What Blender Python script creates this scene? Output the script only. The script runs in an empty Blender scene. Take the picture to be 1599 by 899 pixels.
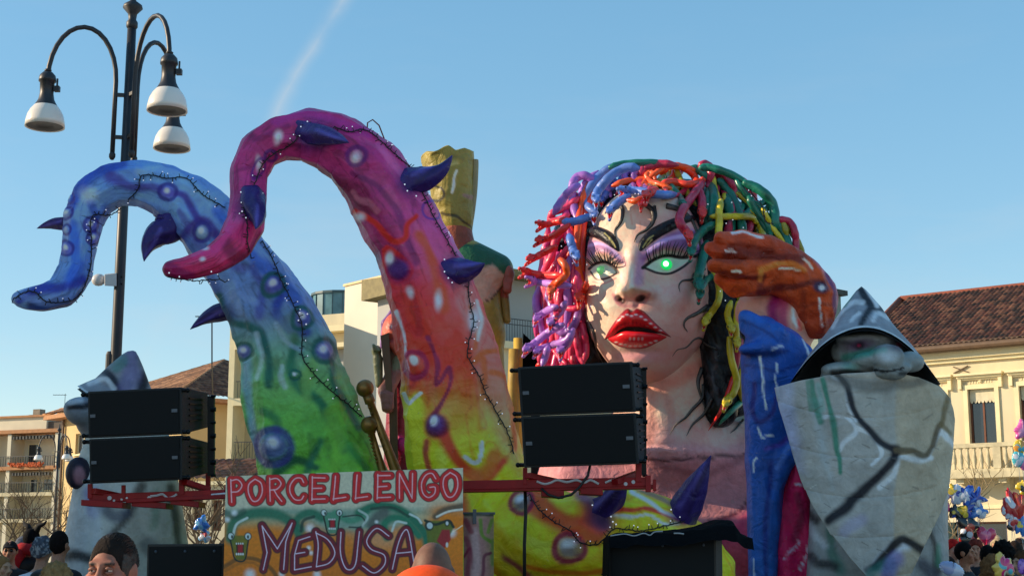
import bpy, bmesh, math, random
import numpy as np
from mathutils import Vector, Matrix, Quaternion
from mathutils.bvhtree import BVHTree

R = math.radians
rng = random.Random(7)
nr = np.random.RandomState(11)
SC = bpy.context.scene
COL = SC.collection

# ------------------------------------------------------------------ camera
FPX, CX, CY, PITCH, EYE = 2300.0, 799.5, 449.5, R(10.31), 1.6
cam_d = bpy.data.cameras.new('camera')
cam = bpy.data.objects.new('camera', cam_d)
COL.objects.link(cam)
cam.location = (0, 0, EYE)
cam.rotation_euler = (R(90) + PITCH, 0, 0)
cam_d.sensor_width = 36.0
cam_d.lens = FPX / 1599.0 * 36.0
cam_d.clip_start = 0.1
cam_d.clip_end = 4000.0
SC.camera = cam
SC.render.resolution_x, SC.render.resolution_y = 1024, 575

# ------------------------------------------------------------------ light
SUN_PHI, SUN_EL = R(90.0), R(21.0)      # sun low on the left, a touch behind the float
sx, sy, sz = -math.sin(SUN_PHI) * math.cos(SUN_EL), -math.cos(SUN_PHI) * math.cos(SUN_EL), math.sin(SUN_EL)
sun_d = bpy.data.lights.new('sun', 'SUN')
sun_d.energy = 4.0
sun_d.angle = R(0.5)
sun_d.color = (1.0, 0.80, 0.56)
sun = bpy.data.objects.new('sun', sun_d)
COL.objects.link(sun)
sun.rotation_euler = Vector((sx, sy, sz)).to_track_quat('Z', 'Y').to_euler()

world = bpy.data.worlds.new('World')
SC.world = world
world.use_nodes = True
wn = world.node_tree
wn.nodes.clear()
w_out = wn.nodes.new('ShaderNodeOutputWorld')
w_bg = wn.nodes.new('ShaderNodeBackground')
w_sky = wn.nodes.new('ShaderNodeTexSky')
w_sky.sky_type = 'NISHITA'
w_sky.sun_disc = False
w_sky.sun_elevation = SUN_EL
w_sky.sun_rotation = math.atan2(sx, sy)
w_sky.air_density = 1.0
w_sky.dust_density = 0.15
w_sky.ozone_density = 2.2
w_bg.inputs['Strength'].default_value = 0.15
# thin high cloud: a dispersing contrail and faint wisps, mixed into the sky by direction
w_geo = wn.nodes.new('ShaderNodeTexCoord')
def wmath(op, a, b=None, clamp=False):
    n = wn.nodes.new('ShaderNodeMath'); n.operation = op; n.use_clamp = clamp
    for i, v in enumerate((a, b)):
        if v is None: continue
        if isinstance(v, (int, float)): n.inputs[i].default_value = v
        else: wn.links.new(v, n.inputs[i])
    return n.outputs[0]
sep = wn.nodes.new('ShaderNodeSeparateXYZ')
wn.links.new(w_geo.outputs['Generated'], sep.inputs[0])
ty = wmath('MAXIMUM', sep.outputs['Y'], 0.05)
az = wmath('DIVIDE', sep.outputs['X'], ty)      # tan of azimuth
el = wmath('DIVIDE', sep.outputs['Z'], ty)      # tan of elevation
wnz = wn.nodes.new('ShaderNodeTexNoise'); wnz.inputs['Scale'].default_value = 9.0; wnz.inputs['Detail'].default_value = 5
wn.links.new(w_geo.outputs['Generated'], wnz.inputs['Vector'])
wn3 = wn.nodes.new('ShaderNodeTexNoise'); wn3.inputs['Scale'].default_value = 30.0; wn3.inputs['Detail'].default_value = 6
wn.links.new(w_geo.outputs['Generated'], wn3.inputs['Vector'])
wob = wmath('MULTIPLY', wmath('SUBTRACT', wnz.outputs['Fac'], 0.5), 0.035)
# contrail axis through (az,el) = (-0.165, 0.31) and (-0.118, 0.40)
line = wmath('SUBTRACT', wmath('SUBTRACT', az, wmath('ADD', wmath('MULTIPLY', el, 0.50), -0.3165)), wob)
trail = wmath('SUBTRACT', 1.0, wmath('DIVIDE', wmath('ABSOLUTE', line), 0.0135), clamp=True)
trail = wmath('MULTIPLY', wmath('MULTIPLY', trail, trail), wmath('MULTIPLY', wmath('SUBTRACT', wn3.outputs['Fac'], 0.15), 3.0, clamp=True))
fade_lo = wmath('MULTIPLY', wmath('SUBTRACT', el, 0.20), 9.0, clamp=True)
trail = wmath('MULTIPLY', trail, wmath('ADD', wmath('MULTIPLY', fade_lo, 0.32), 0.06))
# low wisps on the left
wmap = wn.nodes.new('ShaderNodeMapping'); wmap.inputs['Scale'].default_value = (2.0, 2.0, 9.0)
wn.links.new(w_geo.outputs['Generated'], wmap.inputs[0])
wn2 = wn.nodes.new('ShaderNodeTexNoise'); wn2.inputs['Scale'].default_value = 2.2; wn2.inputs['Detail'].default_value = 7
wn2.inputs['Roughness'].default_value = 0.6
wn.links.new(wmap.outputs[0], wn2.inputs['Vector'])
wisps = wmath('MULTIPLY', wmath('SUBTRACT', wn2.outputs['Fac'], 0.50), 1.3, clamp=True)
hz = wmath('SUBTRACT', 1.0, wmath('MULTIPLY', wmath('ABSOLUTE', el), 2.6), clamp=True)
wisps = wmath('MULTIPLY', wisps, wmath('ADD', wmath('MULTIPLY', hz, 0.9), 0.12))
cl = wmath('ADD', trail, wisps, clamp=True)
wmix = wn.nodes.new('ShaderNodeMix'); wmix.data_type = 'RGBA'
wn.links.new(cl, wmix.inputs[0])
w_hs = wn.nodes.new('ShaderNodeHueSaturation'); w_hs.inputs['Hue'].default_value = 0.493; w_hs.inputs['Saturation'].default_value = 1.74; w_hs.inputs['Value'].default_value = 1.70
w_gm = wn.nodes.new('ShaderNodeGamma'); w_gm.inputs[1].default_value = 0.50
wn.links.new(w_sky.outputs[0], w_gm.inputs[0]); wn.links.new(w_gm.outputs[0], w_hs.inputs['Color']); wn.links.new(w_hs.outputs[0], wmix.inputs[6])
wmix.inputs[7].default_value = (2.9, 3.05, 3.15, 1)
wn.links.new(wmix.outputs[2], w_bg.inputs['Color'])
wn.links.new(w_bg.outputs[0], w_out.inputs[0])

SC.view_settings.view_transform = 'Standard'
SC.view_settings.look = 'None'
SC.view_settings.gamma = 1.0
SC.view_settings.exposure = 0.62
SC.render.engine = 'CYCLES'
SC.cycles.max_bounces = 6
SC.cycles.use_denoising = True

# ------------------------------------------------------------------ helpers
def P(px, py, Y):
    """world point seen at photo pixel (px,py) that lies Y metres in front of the camera"""
    u, v = (px - CX) / FPX, (CY - py) / FPX
    dy = math.cos(PITCH) - v * math.sin(PITCH)
    dz = math.sin(PITCH) + v * math.cos(PITCH)
    t = Y / dy
    return Vector((u * t, Y, EYE + dz * t))
def PN(pts):
    return np.array([tuple(P(*p)) for p in pts])
def proj(V):
    V = np.asarray(V, float)
    d = V - np.array([0, 0, EYE])
    f = d[:, 1] * math.cos(PITCH) + d[:, 2] * math.sin(PITCH)
    u = -d[:, 1] * math.sin(PITCH) + d[:, 2] * math.cos(PITCH)
    return np.stack([CX + FPX * d[:, 0] / f, CY - FPX * u / f], 1)
def S(Y): return Y / FPX
def onplane(px, py, q0, d):
    """s along d and z where the ray of a pixel meets the vertical plane through q0 (xy) along d (xy)"""
    r = P(px, py, 1.0) - Vector((0, 0, EYE))
    # t*r.xy = q0 + s*d
    det = r.x * (-d[1]) + d[0] * r.y
    t = (q0[0] * (-d[1]) + d[0] * q0[1]) / det
    s = (r.x * q0[1] - r.y * q0[0]) / det * -1
    s = ((t * r.x - q0[0]) * d[0] + (t * r.y - q0[1]) * d[1])
    return s, EYE + t * r.z

def lin(c):
    c = np.asarray(c, float) / 255.0
    return np.where(c <= 0.04045, c / 12.92, ((c + 0.055) / 1.055) ** 2.4)
def L4(c): return tuple(lin(c)) + (1.0,)

def hash3(i, seed):
    i = i.astype(np.int64)
    h = (i[..., 0] * 73856093) ^ (i[..., 1] * 19349663) ^ (i[..., 2] * 83492791) ^ (seed * 2654435761)
    h = (h ^ (h >> 13)) * 1274126177 & 0x7fffffff
    h = h ^ (h >> 16)
    return (h & 0xffff) / 65535.0
def vnoise(V, scale=1.0, seed=0):
    p = np.asarray(V, float) * scale + 1000.0
    i = np.floor(p); f = p - i; f = f * f * (3 - 2 * f); i = i.astype(np.int64)
    out = 0
    for dx in (0, 1):
        for dy in (0, 1):
            for dz in (0, 1):
                w = (f[:, 0] if dx else 1 - f[:, 0]) * (f[:, 1] if dy else 1 - f[:, 1]) * (f[:, 2] if dz else 1 - f[:, 2])
                out = out + w * hash3(i + np.array([dx, dy, dz]), seed)
    return out
def fbm(V, scale=1.0, seed=0, o=3):
    a, s, n = 0, 0, 1.0
    for k in range(o):
        a = a + n * vnoise(V, scale * 2 ** k, seed + k); s += n; n *= 0.5
    return a / s

def smst(x, a, b):
    t = np.clip((x - a) / (b - a), 0, 1)
    return t * t * (3 - 2 * t)

class Paint:
    """airbrush: lays strokes on the vertices of a mesh; works in photo pixels of the real projected surface"""
    def __init__(s, V, base, mott=0.0, mscale=3.0, seed=0, wob=1.0):
        s.V = np.asarray(V, float); s.q = proj(s.V); s.wv = None
        if wob and len(s.V) > 3000:      # the painter's hand: edges waver, width breathes
            a = vnoise(s.V, 5.5, 71) - .5; b_ = vnoise(s.V, 5.5, 72) - .5; c_ = vnoise(s.V, 14, 73) - .5; d_ = vnoise(s.V, 14, 74) - .5
            s.q = s.q + np.stack([a * 7 + c_ * 1.6, b_ * 7 + d_ * 1.6], 1) * wob * .8; s.wv = 1 + (vnoise(s.V, 4, 75) - .5) * .9 * wob
        b = lin(base)
        s.c = np.tile(b, (len(s.V), 1)) if np.ndim(base) == 1 else np.array(lin(base))
        if mott:
            s.mott(mott, mscale, seed)
    def mott(s, amt, scale, seed=0):
        n = fbm(s.V, scale, seed, 4)
        s.c = s.c * (1 + amt * (n - 0.5) * 2)[:, None]
    def mix(s, w, col):
        w = np.clip(w, 0, 1)[:, None]
        s.c = s.c * (1 - w) + lin(col) * w
        return s
    def grad(s, axis_pts, cols):
        """axis_pts = list of scalar stops with cols; scalar = pixel y"""
        y = s.q[:, 1]
        C = np.stack([np.interp(y, axis_pts, [lin(c)[k] for c in cols]) for k in range(3)], 1)
        s.c = C
        return s
    def dist(s, pts, rmax, tap=None):
        q = s.q; d = np.full(len(q), 1e9); par = np.zeros(len(q))
        pts = np.asarray(pts, float); n = len(pts) - 1
        for k in range(n):
            a, b = pts[k], pts[k + 1]
            lo = np.minimum(a, b) - rmax; hi = np.maximum(a, b) + rmax
            m = np.where((q[:, 0] > lo[0]) & (q[:, 0] < hi[0]) & (q[:, 1] > lo[1]) & (q[:, 1] < hi[1]))[0]
            if len(m) == 0: continue
            ab = b - a; t = np.clip(((q[m] - a) @ ab) / max(ab @ ab, 1e-9), 0, 1)
            dd = np.linalg.norm(q[m] - a - t[:, None] * ab, axis=1)
            bt = dd < d[m]
            par[m[bt]] = (k + t[bt]) / n
            d[m[bt]] = dd[bt]
        return d, par
    def stroke(s, pts, w, col, soft=0.5, a=1.0, taper=False, smooth=True):
        if sum(col) > 585 and w <= 6: w *= .68
        if smooth and len(pts) > 2: pts = crom2(pts, 6)
        d, par = s.dist(pts, w * (1 + soft) + 2)
        ww = w * (np.sin(np.clip(par, 0, 1) * math.pi) * 0.8 + 0.2) if taper else w
        if s.wv is not None and not taper: ww = ww * s.wv
        soft = soft * .82; m = 1 - smst(d, ww * (1 - soft), ww * (1 + soft) + 0.3)
        return s.mix(m * min(1, a * 1.12), col)
    def blob(s, x, y, rx, ry, col, soft=0.4, a=1.0, rot=0.0):
        dx, dy = s.q[:, 0] - x, s.q[:, 1] - y
        c_, s_ = math.cos(R(rot)), math.sin(R(rot))
        u, v = (dx * c_ + dy * s_) / rx, (-dx * s_ + dy * c_) / ry
        r = np.sqrt(u * u + v * v)
        return s.mix((1 - smst(r, 1 - soft, 1 + soft)) * a, col)
    def ring(s, x, y, rx, ry, wd, col, a=1.0, rot=0.0):
        dx, dy = s.q[:, 0] - x, s.q[:, 1] - y
        c_, s_ = math.cos(R(rot)), math.sin(R(rot))
        u, v = (dx * c_ + dy * s_) / rx, (-dx * s_ + dy * c_) / ry
        r = np.abs(np.sqrt(u * u + v * v) - 1)
        return s.mix((1 - smst(r, wd * 0.3, wd)) * a, col)
    def poly(s, pts, col, soft=3.0, a=1.0):
        d = sdpoly(s.q, pts)
        return s.mix((1 - smst(d, -soft, soft)) * a, col)

def sdpoly(q, pts):
    pts = np.asarray(pts, float); n = len(pts)
    d = np.full(len(q), 1e18); sgn = np.ones(len(q))
    for i in range(n):
        a, b = pts[i], pts[(i + 1) % n]
        ab = b - a
        t = np.clip(((q - a) @ ab) / max(ab @ ab, 1e-9), 0, 1)
        dd = ((q - a - t[:, None] * ab) ** 2).sum(1)
        d = np.minimum(d, dd)
        c = ((a[1] > q[:, 1]) != (b[1] > q[:, 1]))
        x = (b[0] - a[0]) * (q[:, 1] - a[1]) / (b[1] - a[1] + 1e-12) + a[0]
        sgn = np.where(c & (q[:, 0] < x), -sgn, sgn)
    return np.sqrt(d) * sgn

def crom(P_, n):
    """Catmull-Rom through rows of P_, n samples per span, any width"""
    P_ = np.asarray(P_, float)
    if len(P_) < 3:
        t = np.linspace(0, 1, n + 1)[:, None]
        return P_[0] * (1 - t) + P_[-1] * t
    Q = np.vstack([2 * P_[0] - P_[1], P_, 2 * P_[-1] - P_[-2]])
    out = []
    for i in range(1, len(Q) - 2):
        t = np.linspace(0, 1, n, endpoint=False)[:, None]
        a, b, c, d = Q[i - 1], Q[i], Q[i + 1], Q[i + 2]
        out.append(0.5 * ((2 * b) + (-a + c) * t + (2 * a - 5 * b + 4 * c - d) * t ** 2 + (-a + 3 * b - 3 * c + d) * t ** 3))
    out.append(Q[-2:-1])
    return np.vstack(out)
crom2 = crom

# ------------------------------------------------------------------ materials
def nodes_of(name):
    m = bpy.data.materials.new(name); m.use_nodes = True
    nt = m.node_tree; b = nt.nodes['Principled BSDF']
    return m, nt, b
MATS = {}
def pmat(name, rgb, rough=0.6, metal=0.0, var=0.12, vscale=4.0, bump=0.0, bscale=30.0, emit=0.0, spec=0.5, coat=0.0, stretch=None):
    """plain material with noise variation of colour and roughness and a little bump"""
    if name in MATS: return MATS[name]
    m, nt, b = nodes_of(name)
    tc = nt.nodes.new('ShaderNodeTexCoord')
    src = tc.outputs['Object']
    if stretch:
        mp = nt.nodes.new('ShaderNodeMapping'); mp.inputs['Scale'].default_value = stretch
        nt.links.new(src, mp.inputs[0]); src = mp.outputs[0]
    nz = nt.nodes.new('ShaderNodeTexNoise'); nz.inputs['Scale'].default_value = vscale; nz.inputs['Detail'].default_value = 6
    nt.links.new(src, nz.inputs['Vector'])
    c = lin(rgb)
    rp = nt.nodes.new('ShaderNodeValToRGB')
    rp.color_ramp.elements[0].position = 0.3; rp.color_ramp.elements[1].position = 0.7
    rp.color_ramp.elements[0].color = tuple(np.clip(c * (1 - var), 0, 1)) + (1,)
    rp.color_ramp.elements[1].color = tuple(np.clip(c * (1 + var), 0, 1)) + (1,)
    nt.links.new(nz.outputs['Fac'], rp.inputs[0])
    nt.links.new(rp.outputs[0], b.inputs['Base Color'])
    b.inputs['Roughness'].default_value = rough
    b.inputs['Metallic'].default_value = metal
    b.inputs['Specular IOR Level'].default_value = spec
    b.inputs['Coat Weight'].default_value = coat
    if bump:
        n2 = nt.nodes.new('ShaderNodeTexNoise'); n2.inputs['Scale'].default_value = bscale; n2.inputs['Detail'].default_value = 5
        nt.links.new(src, n2.inputs['Vector'])
        bp = nt.nodes.new('ShaderNodeBump'); bp.inputs['Strength'].default_value = bump; bp.inputs['Distance'].default_value = 0.02
        nt.links.new(n2.outputs['Fac'], bp.inputs['Height']); nt.links.new(bp.outputs[0], b.inputs['Normal'])
    if emit:
        b.inputs['Emission Color'].default_value = tuple(c) + (1,)
        b.inputs['Emission Strength'].default_value = emit
    MATS[name] = m
    return m
def glassmat(name, rgb=(40, 50, 60), rough=0.08):
    if name in MATS: return MATS[name]
    m, nt, b = nodes_of(name)
    b.inputs['Base Color'].default_value = L4(rgb)
    b.inputs['Roughness'].default_value = rough
    b.inputs['Specular IOR Level'].default_value = 0.9
    MATS[name] = m
    return m
def paintmat(name, rough=0.42, bump=0.35, spec=0.28, paper=1.0, coat=0.25):
    coat = coat * .35
    """airbrushed papier-mache: colour from the painted vertex attribute, paper sheets, wrinkles and scuffs in the relief"""
    if name in MATS: return MATS[name]
    m, nt, b = nodes_of(name)
    at = nt.nodes.new('ShaderNodeAttribute'); at.attribute_name = 'Col'
    tc = nt.nodes.new('ShaderNodeTexCoord')
    nz = nt.nodes.new('ShaderNodeTexNoise'); nz.inputs['Scale'].default_value = 5; nz.inputs['Detail'].default_value = 8; nz.inputs['Roughness'].default_value = 0.7
    nt.links.new(tc.outputs['Object'], nz.inputs['Vector'])
    mr = nt.nodes.new('ShaderNodeMapRange'); mr.inputs[1].default_value = 0.3; mr.inputs[2].default_value = 0.7
    mr.inputs[3].default_value = 0.92; mr.inputs[4].default_value = 1.5
    nt.links.new(nz.outputs['Fac'], mr.inputs[0])
    mu = nt.nodes.new('ShaderNodeVectorMath'); mu.operation = 'SCALE'
    nt.links.new(at.outputs['Color'], mu.inputs[0]); nt.links.new(mr.outputs[0], mu.inputs['Scale'])
    mn = nt.nodes.new('ShaderNodeVectorMath'); mn.operation = 'MINIMUM'; nt.links.new(mu.outputs[0], mn.inputs[0]); mn.inputs[1].default_value = (.84, .84, .84); mu = mn
    # scuffs: thin pale scratches
    sc = nt.nodes.new('ShaderNodeTexNoise'); sc.inputs['Scale'].default_value = 11; sc.inputs['Detail'].default_value = 9; sc.inputs['Distortion'].default_value = 2.5
    nt.links.new(tc.outputs['Object'], sc.inputs['Vector'])
    r1 = nt.nodes.new('ShaderNodeValToRGB')
    e = r1.color_ramp.elements; e[0].position = 0.69; e[0].color = (0, 0, 0, 1); e[1].position = 0.71; e[1].color = (1, 1, 1, 1)
    nt.links.new(sc.outputs['Fac'], r1.inputs[0])
    mx = nt.nodes.new('ShaderNodeMix'); mx.data_type = 'RGBA'
    ms = nt.nodes.new('ShaderNodeMath'); ms.operation = 'MULTIPLY'; ms.inputs[1].default_value = 0.35
    nt.links.new(r1.outputs[0], ms.inputs[0]); nt.links.new(ms.outputs[0], mx.inputs[0])
    nt.links.new(mu.outputs[0], mx.inputs[6]); mx.inputs[7].default_value = (0.32, 0.29, 0.25, 1)
    nt.links.new(mx.outputs[2], b.inputs['Base Color'])
    # paper sheets (voronoi cells at slightly different heights) + wrinkles
    vo = nt.nodes.new('ShaderNodeTexVoronoi'); vo.inputs['Scale'].default_value = 2.6 * paper
    nt.links.new(tc.outputs['Object'], vo.inputs['Vector'])
    bw = nt.nodes.new('ShaderNodeRGBToBW'); nt.links.new(vo.outputs['Color'], bw.inputs[0])
    wr = nt.nodes.new('ShaderNodeTexNoise'); wr.inputs['Scale'].default_value = 7; wr.inputs['Detail'].default_value = 7; wr.inputs['Distortion'].default_value = 1.2
    nt.links.new(tc.outputs['Object'], wr.inputs['Vector'])
    fi = nt.nodes.new('ShaderNodeTexNoise'); fi.inputs['Scale'].default_value = 60; fi.inputs['Detail'].default_value = 4
    nt.links.new(tc.outputs['Object'], fi.inputs['Vector'])
    def bumpn(src, dist, st, prev=None):
        n = nt.nodes.new('ShaderNodeBump'); n.inputs['Distance'].default_value = dist; n.inputs['Strength'].default_value = st
        nt.links.new(src, n.inputs['Height'])
        if prev: nt.links.new(prev, n.inputs['Normal'])
        return n.outputs[0]
    n1 = bumpn(bw.outputs[0], 0.03, bump)
    n2 = bumpn(wr.outputs['Fac'], 0.07, bump * 1.15, n1)
    n3 = bumpn(fi.outputs['Fac'], 0.004, bump, n2)
    nt.links.new(n3, b.inputs['Normal'])
    rr = nt.nodes.new('ShaderNodeMapRange'); rr.inputs[3].default_value = rough - 0.1; rr.inputs[4].default_value = rough + 0.15
    nt.links.new(wr.outputs['Fac'], rr.inputs[0]); nt.links.new(rr.outputs[0], b.inputs['Roughness'])
    b.inputs['Specular IOR Level'].default_value = spec
    b.inputs['Coat Weight'].default_value = coat; b.inputs['Coat Roughness'].default_value = 0.3
    MATS[name] = m
    return m
def vcmat(name, rough=0.7, spec=0.4, bump=0.1, bscale=25, emit=0.0):
    if name in MATS: return MATS[name]
    m, nt, b = nodes_of(name)
    at = nt.nodes.new('ShaderNodeAttribute'); at.attribute_name = 'Col'
    tc = nt.nodes.new('ShaderNodeTexCoord')
    nz = nt.nodes.new('ShaderNodeTexNoise'); nz.inputs['Scale'].default_value = bscale; nz.inputs['Detail'].default_value = 6
    nt.links.new(tc.outputs['Object'], nz.inputs['Vector'])
    mr = nt.nodes.new('ShaderNodeMapRange'); mr.inputs[1].default_value = 0.3; mr.inputs[2].default_value = 0.7; mr.inputs[3].default_value = 0.85; mr.inputs[4].default_value = 1.12
    nt.links.new(nz.outputs['Fac'], mr.inputs[0])
    mu = nt.nodes.new('ShaderNodeVectorMath'); mu.operation = 'SCALE'
    nt.links.new(at.outputs['Color'], mu.inputs[0]); nt.links.new(mr.outputs[0], mu.inputs['Scale'])
    nt.links.new(mu.outputs[0], b.inputs['Base Color'])
    bp = nt.nodes.new('ShaderNodeBump'); bp.inputs['Strength'].default_value = bump; bp.inputs['Distance'].default_value = 0.02
    nt.links.new(nz.outputs['Fac'], bp.inputs['Height']); nt.links.new(bp.outputs[0], b.inputs['Normal'])
    b.inputs['Roughness'].default_value = rough; b.inputs['Specular IOR Level'].default_value = spec
    if emit:
        nt.links.new(mu.outputs[0], b.inputs['Emission Color']); b.inputs['Emission Strength'].default_value = emit
    MATS[name] = m
    return m

# ------------------------------------------------------------------ object plumbing
def mesh_np(name, V, F, cols=None, smooth=True):
    me = bpy.data.meshes.new(name)
    V = np.asarray(V, np.float32)
    if isinstance(F, np.ndarray):
        k = F.shape[1]; nf = len(F)
        me.vertices.add(len(V)); me.vertices.foreach_set('co', V.ravel())
        me.loops.add(nf * k); me.loops.foreach_set('vertex_index', F.astype(np.int32).ravel())
        me.polygons.add(nf)
        me.polygons.foreach_set('loop_start', np.arange(0, nf * k, k, dtype=np.int32))
        me.polygons.foreach_set('loop_total', np.full(nf, k, np.int32))
        me.update(calc_edges=True)
    else:
        me.from_pydata([tuple(map(float, v)) for v in V], [], F); me.update()
    if cols is not None:
        ca = me.color_attributes.new('Col', 'FLOAT_COLOR', 'POINT')
        c = np.ones((len(V), 4), np.float32); c[:, :3] = np.clip(cols, 0, 4)
        ca.data.foreach_set('color', c.ravel())
    if smooth:
        me.polygons.foreach_set('use_smooth', np.ones(len(me.polygons), bool))
    return me
def mobj(name, me, mat=None, parent=None, loc=None):
    o = bpy.data.objects.new(name, me); COL.objects.link(o)
    if mat is not None:
        me.materials.clear()
        for m in (mat if isinstance(mat, (list, tuple)) else [mat]): me.materials.append(m)
    if parent is not None: o.parent = parent
    if loc is not None: o.location = loc
    return o
def tag(o, label=None, cat=None, group=None, kind=None):
    if label: o['label'] = label
    if cat: o['category'] = cat
    if group: o['group'] = group
    if kind: o['kind'] = kind
    return o
def empty(name, loc=(0, 0, 0), label=None, cat=None, group=None, rz=0.0):
    o = bpy.data.objects.new(name, None); COL.objects.link(o)
    o.empty_display_size = 0.2
    o.location = loc; o.rotation_euler = (0, 0, rz)
    return tag(o, label, cat, group)
class MB:
    """collects world-space boxes, tubes, quads; build() links them as one mesh; origin is subtracted for parents not at 0"""
    def __init__(s): s.v = []; s.f = []; s.mi = []; s.cur = 0
    def add(s, vs, fs):
        b = len(s.v); s.v += [tuple(map(float, v)) for v in vs]; s.f += [tuple(b + i for i in f) for f in fs]; s.mi += [s.cur] * len(fs); return s
    def box(s, c, size, rz=0.0, M=None):
        hx, hy, hz = [k / 2 for k in size]
        vs = [Vector((x, y, z)) for z in (-hz, hz) for y in (-hy, hy) for x in (-hx, hx)]
        if M is None: M = Matrix.Rotation(rz, 3, 'Z')
        vs = [M @ v + Vector(c) for v in vs]
        return s.add(vs, [(0, 2, 3, 1), (4, 5, 7, 6), (0, 1, 5, 4), (2, 6, 7, 3), (0, 4, 6, 2), (1, 3, 7, 5)])
    def hexa(s, p):      # 8 points: bottom 4 ccw, top 4 ccw
        return s.add(p, [(0, 3, 2, 1), (4, 5, 6, 7), (0, 1, 5, 4), (1, 2, 6, 5), (2, 3, 7, 6), (3, 0, 4, 7)])
    def bar(s, a, b, w, h=None):
        a, b = Vector(a), Vector(b); h = h or w
        d = (b - a); q = d.to_track_quat('Z', 'Y').to_matrix()
        return s.box((a + b) / 2, (w, h, d.length), M=q)
    def tube(s, pts, r, n=8, cap=True):
        pts = [Vector(p) for p in pts]
        rs = r if isinstance(r, (list, tuple, np.ndarray)) else [r] * len(pts)
        vs, fs = [], []
        up = None
        for i, p in enumerate(pts):
            t = (pts[min(i + 1, len(pts) - 1)] - pts[max(i - 1, 0)]).normalized()
            if up is None:
                up = t.orthogonal().normalized()
            up = (up - t * up.dot(t))
            up = up.normalized() if up.length > 1e-6 else t.orthogonal().normalized()
            bn = t.cross(up)
            for k in range(n):
                a = 2 * math.pi * k / n
                vs.append(p + (up * math.cos(a) + bn * math.sin(a)) * rs[i])
        for i in range(len(pts) - 1):
            for k in range(n):
                fs.append((i * n + k, i * n + (k + 1) % n, (i + 1) * n + (k + 1) % n, (i + 1) * n + k))
        if cap:
            fs.append(tuple(range(n - 1, -1, -1))); fs.append(tuple((len(pts) - 1) * n + k for k in range(n)))
        return s.add(vs, fs)
    def lathe(s, c, prof, n=16, M=None, closed=True):
        vs, fs = [], []
        for (r, z) in prof:
            for k in range(n):
                a = 2 * math.pi * k / n
                v = Vector((r * math.cos(a), r * math.sin(a), z))
                if M is not None: v = M @ v
                vs.append(v + Vector(c))
        m = len(prof)
        for i in range(m - 1):
            for k in range(n):
                fs.append((i * n + k, i * n + (k + 1) % n, (i + 1) * n + (k + 1) % n, (i + 1) * n + k))
        if closed:
            fs.append(tuple(range(n - 1, -1, -1))); fs.append(tuple((m - 1) * n + k for k in range(n)))
        return s.add(vs, fs)
    def ball(s, c, r, n=8, sc=(1, 1, 1)):
        m = max(3, n // 2 + 1)
        prof = [(max(1e-4, math.sin(math.pi * i / m)), -math.cos(math.pi * i / m)) for i in range(m + 1)]
        vs, fs = [], []
        for (rr, z) in prof:
            for k in range(n):
                a = 2 * math.pi * k / n
                vs.append(Vector((c[0] + r * sc[0] * rr * math.cos(a), c[1] + r * sc[1] * rr * math.sin(a), c[2] + r * sc[2] * z)))
        for i in range(m):
            for k in range(n):
                fs.append((i * n + k, i * n + (k + 1) % n, (i + 1) * n + (k + 1) % n, (i + 1) * n + k))
        return s.add(vs, fs)
    def mesh(s, name, smooth=False, org=None):
        v = s.v if org is None else [(a[0] - org[0], a[1] - org[1], a[2] - org[2]) for a in s.v]
        me = bpy.data.meshes.new(name); me.from_pydata(v, [], s.f); me.update()
        if any(s.mi): me.polygons.foreach_set('material_index', s.mi)
        if smooth: me.polygons.foreach_set('use_smooth', [True] * len(me.polygons))
        return me
    def build(s, name, mat, parent=None, smooth=False, bevel=0.0, org=None):
        if org is None and parent is not None: org = wloc(parent)
        me = s.mesh(name, smooth, org)
        if bevel:
            bm = bmesh.new(); bm.from_mesh(me)
            bmesh.ops.bevel(bm, geom=bm.edges[:], offset=bevel, segments=2, affect='EDGES', profile=0.6)
            bm.to_mesh(me); bm.free()
        o = mobj(name, me, mat, parent)
        return o
def wloc(o):
    v = Vector((0, 0, 0))
    while o is not None: v = v + o.location; o = o.parent
    return v
def grid_faces(nu, nv, wrap_v=False):
    i, j = np.meshgrid(np.arange(nu - 1), np.arange(nv if wrap_v else nv - 1), indexing='ij')
    a = i * nv + j; b = i * nv + (j + 1) % nv; c = (i + 1) * nv + (j + 1) % nv; d = (i + 1) * nv + j
    return np.stack([a, b, c, d], -1).reshape(-1, 4)
def gobj(name, V, F, mat, parent=None, cols=None, smooth=True, org=None):
    V = np.asarray(V, float)
    if org is None: org = wloc(parent) if parent is not None else Vector((0, 0, 0))
    me = mesh_np(name, V - np.array(org), F, cols, smooth)
    o = mobj(name, me, mat, parent)
    if parent is None: o.location = org
    return o

# ------------------------------------------------------------------ SDF sculpting (surface nets)
def s_ell(c, r, rot=None):
    c = np.array(c, float); r = np.array([r] * 3 if np.isscalar(r) else r, float)
    M = None if rot is None else np.array(rot)
    def f(p):
        q = p - c
        if M is not None: q = q @ M
        k0 = np.linalg.norm(q / r, axis=-1); k1 = np.linalg.norm(q / (r * r), axis=-1) + 1e-9
        return k0 * (k0 - 1) / k1
    return f, c - max(r), c + max(r)
def s_cap(a, b, ra, rb=None):
    a = np.array(a, float); b = np.array(b, float); rb = ra if rb is None else rb
    def f(p):
        ab = b - a
        t = np.clip(((p - a) @ ab) / (ab @ ab + 1e-12), 0, 1)
        return np.linalg.norm(p - a - t[..., None] * ab, axis=-1) - (ra + (rb - ra) * t)
    m = max(ra, rb)
    return f, np.minimum(a, b) - m, np.maximum(a, b) + m
def s_chain(pts, rs):
    prs = [s_cap(pts[i], pts[i + 1], rs[i], rs[i + 1]) for i in range(len(pts) - 1)]
    return prs
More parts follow.
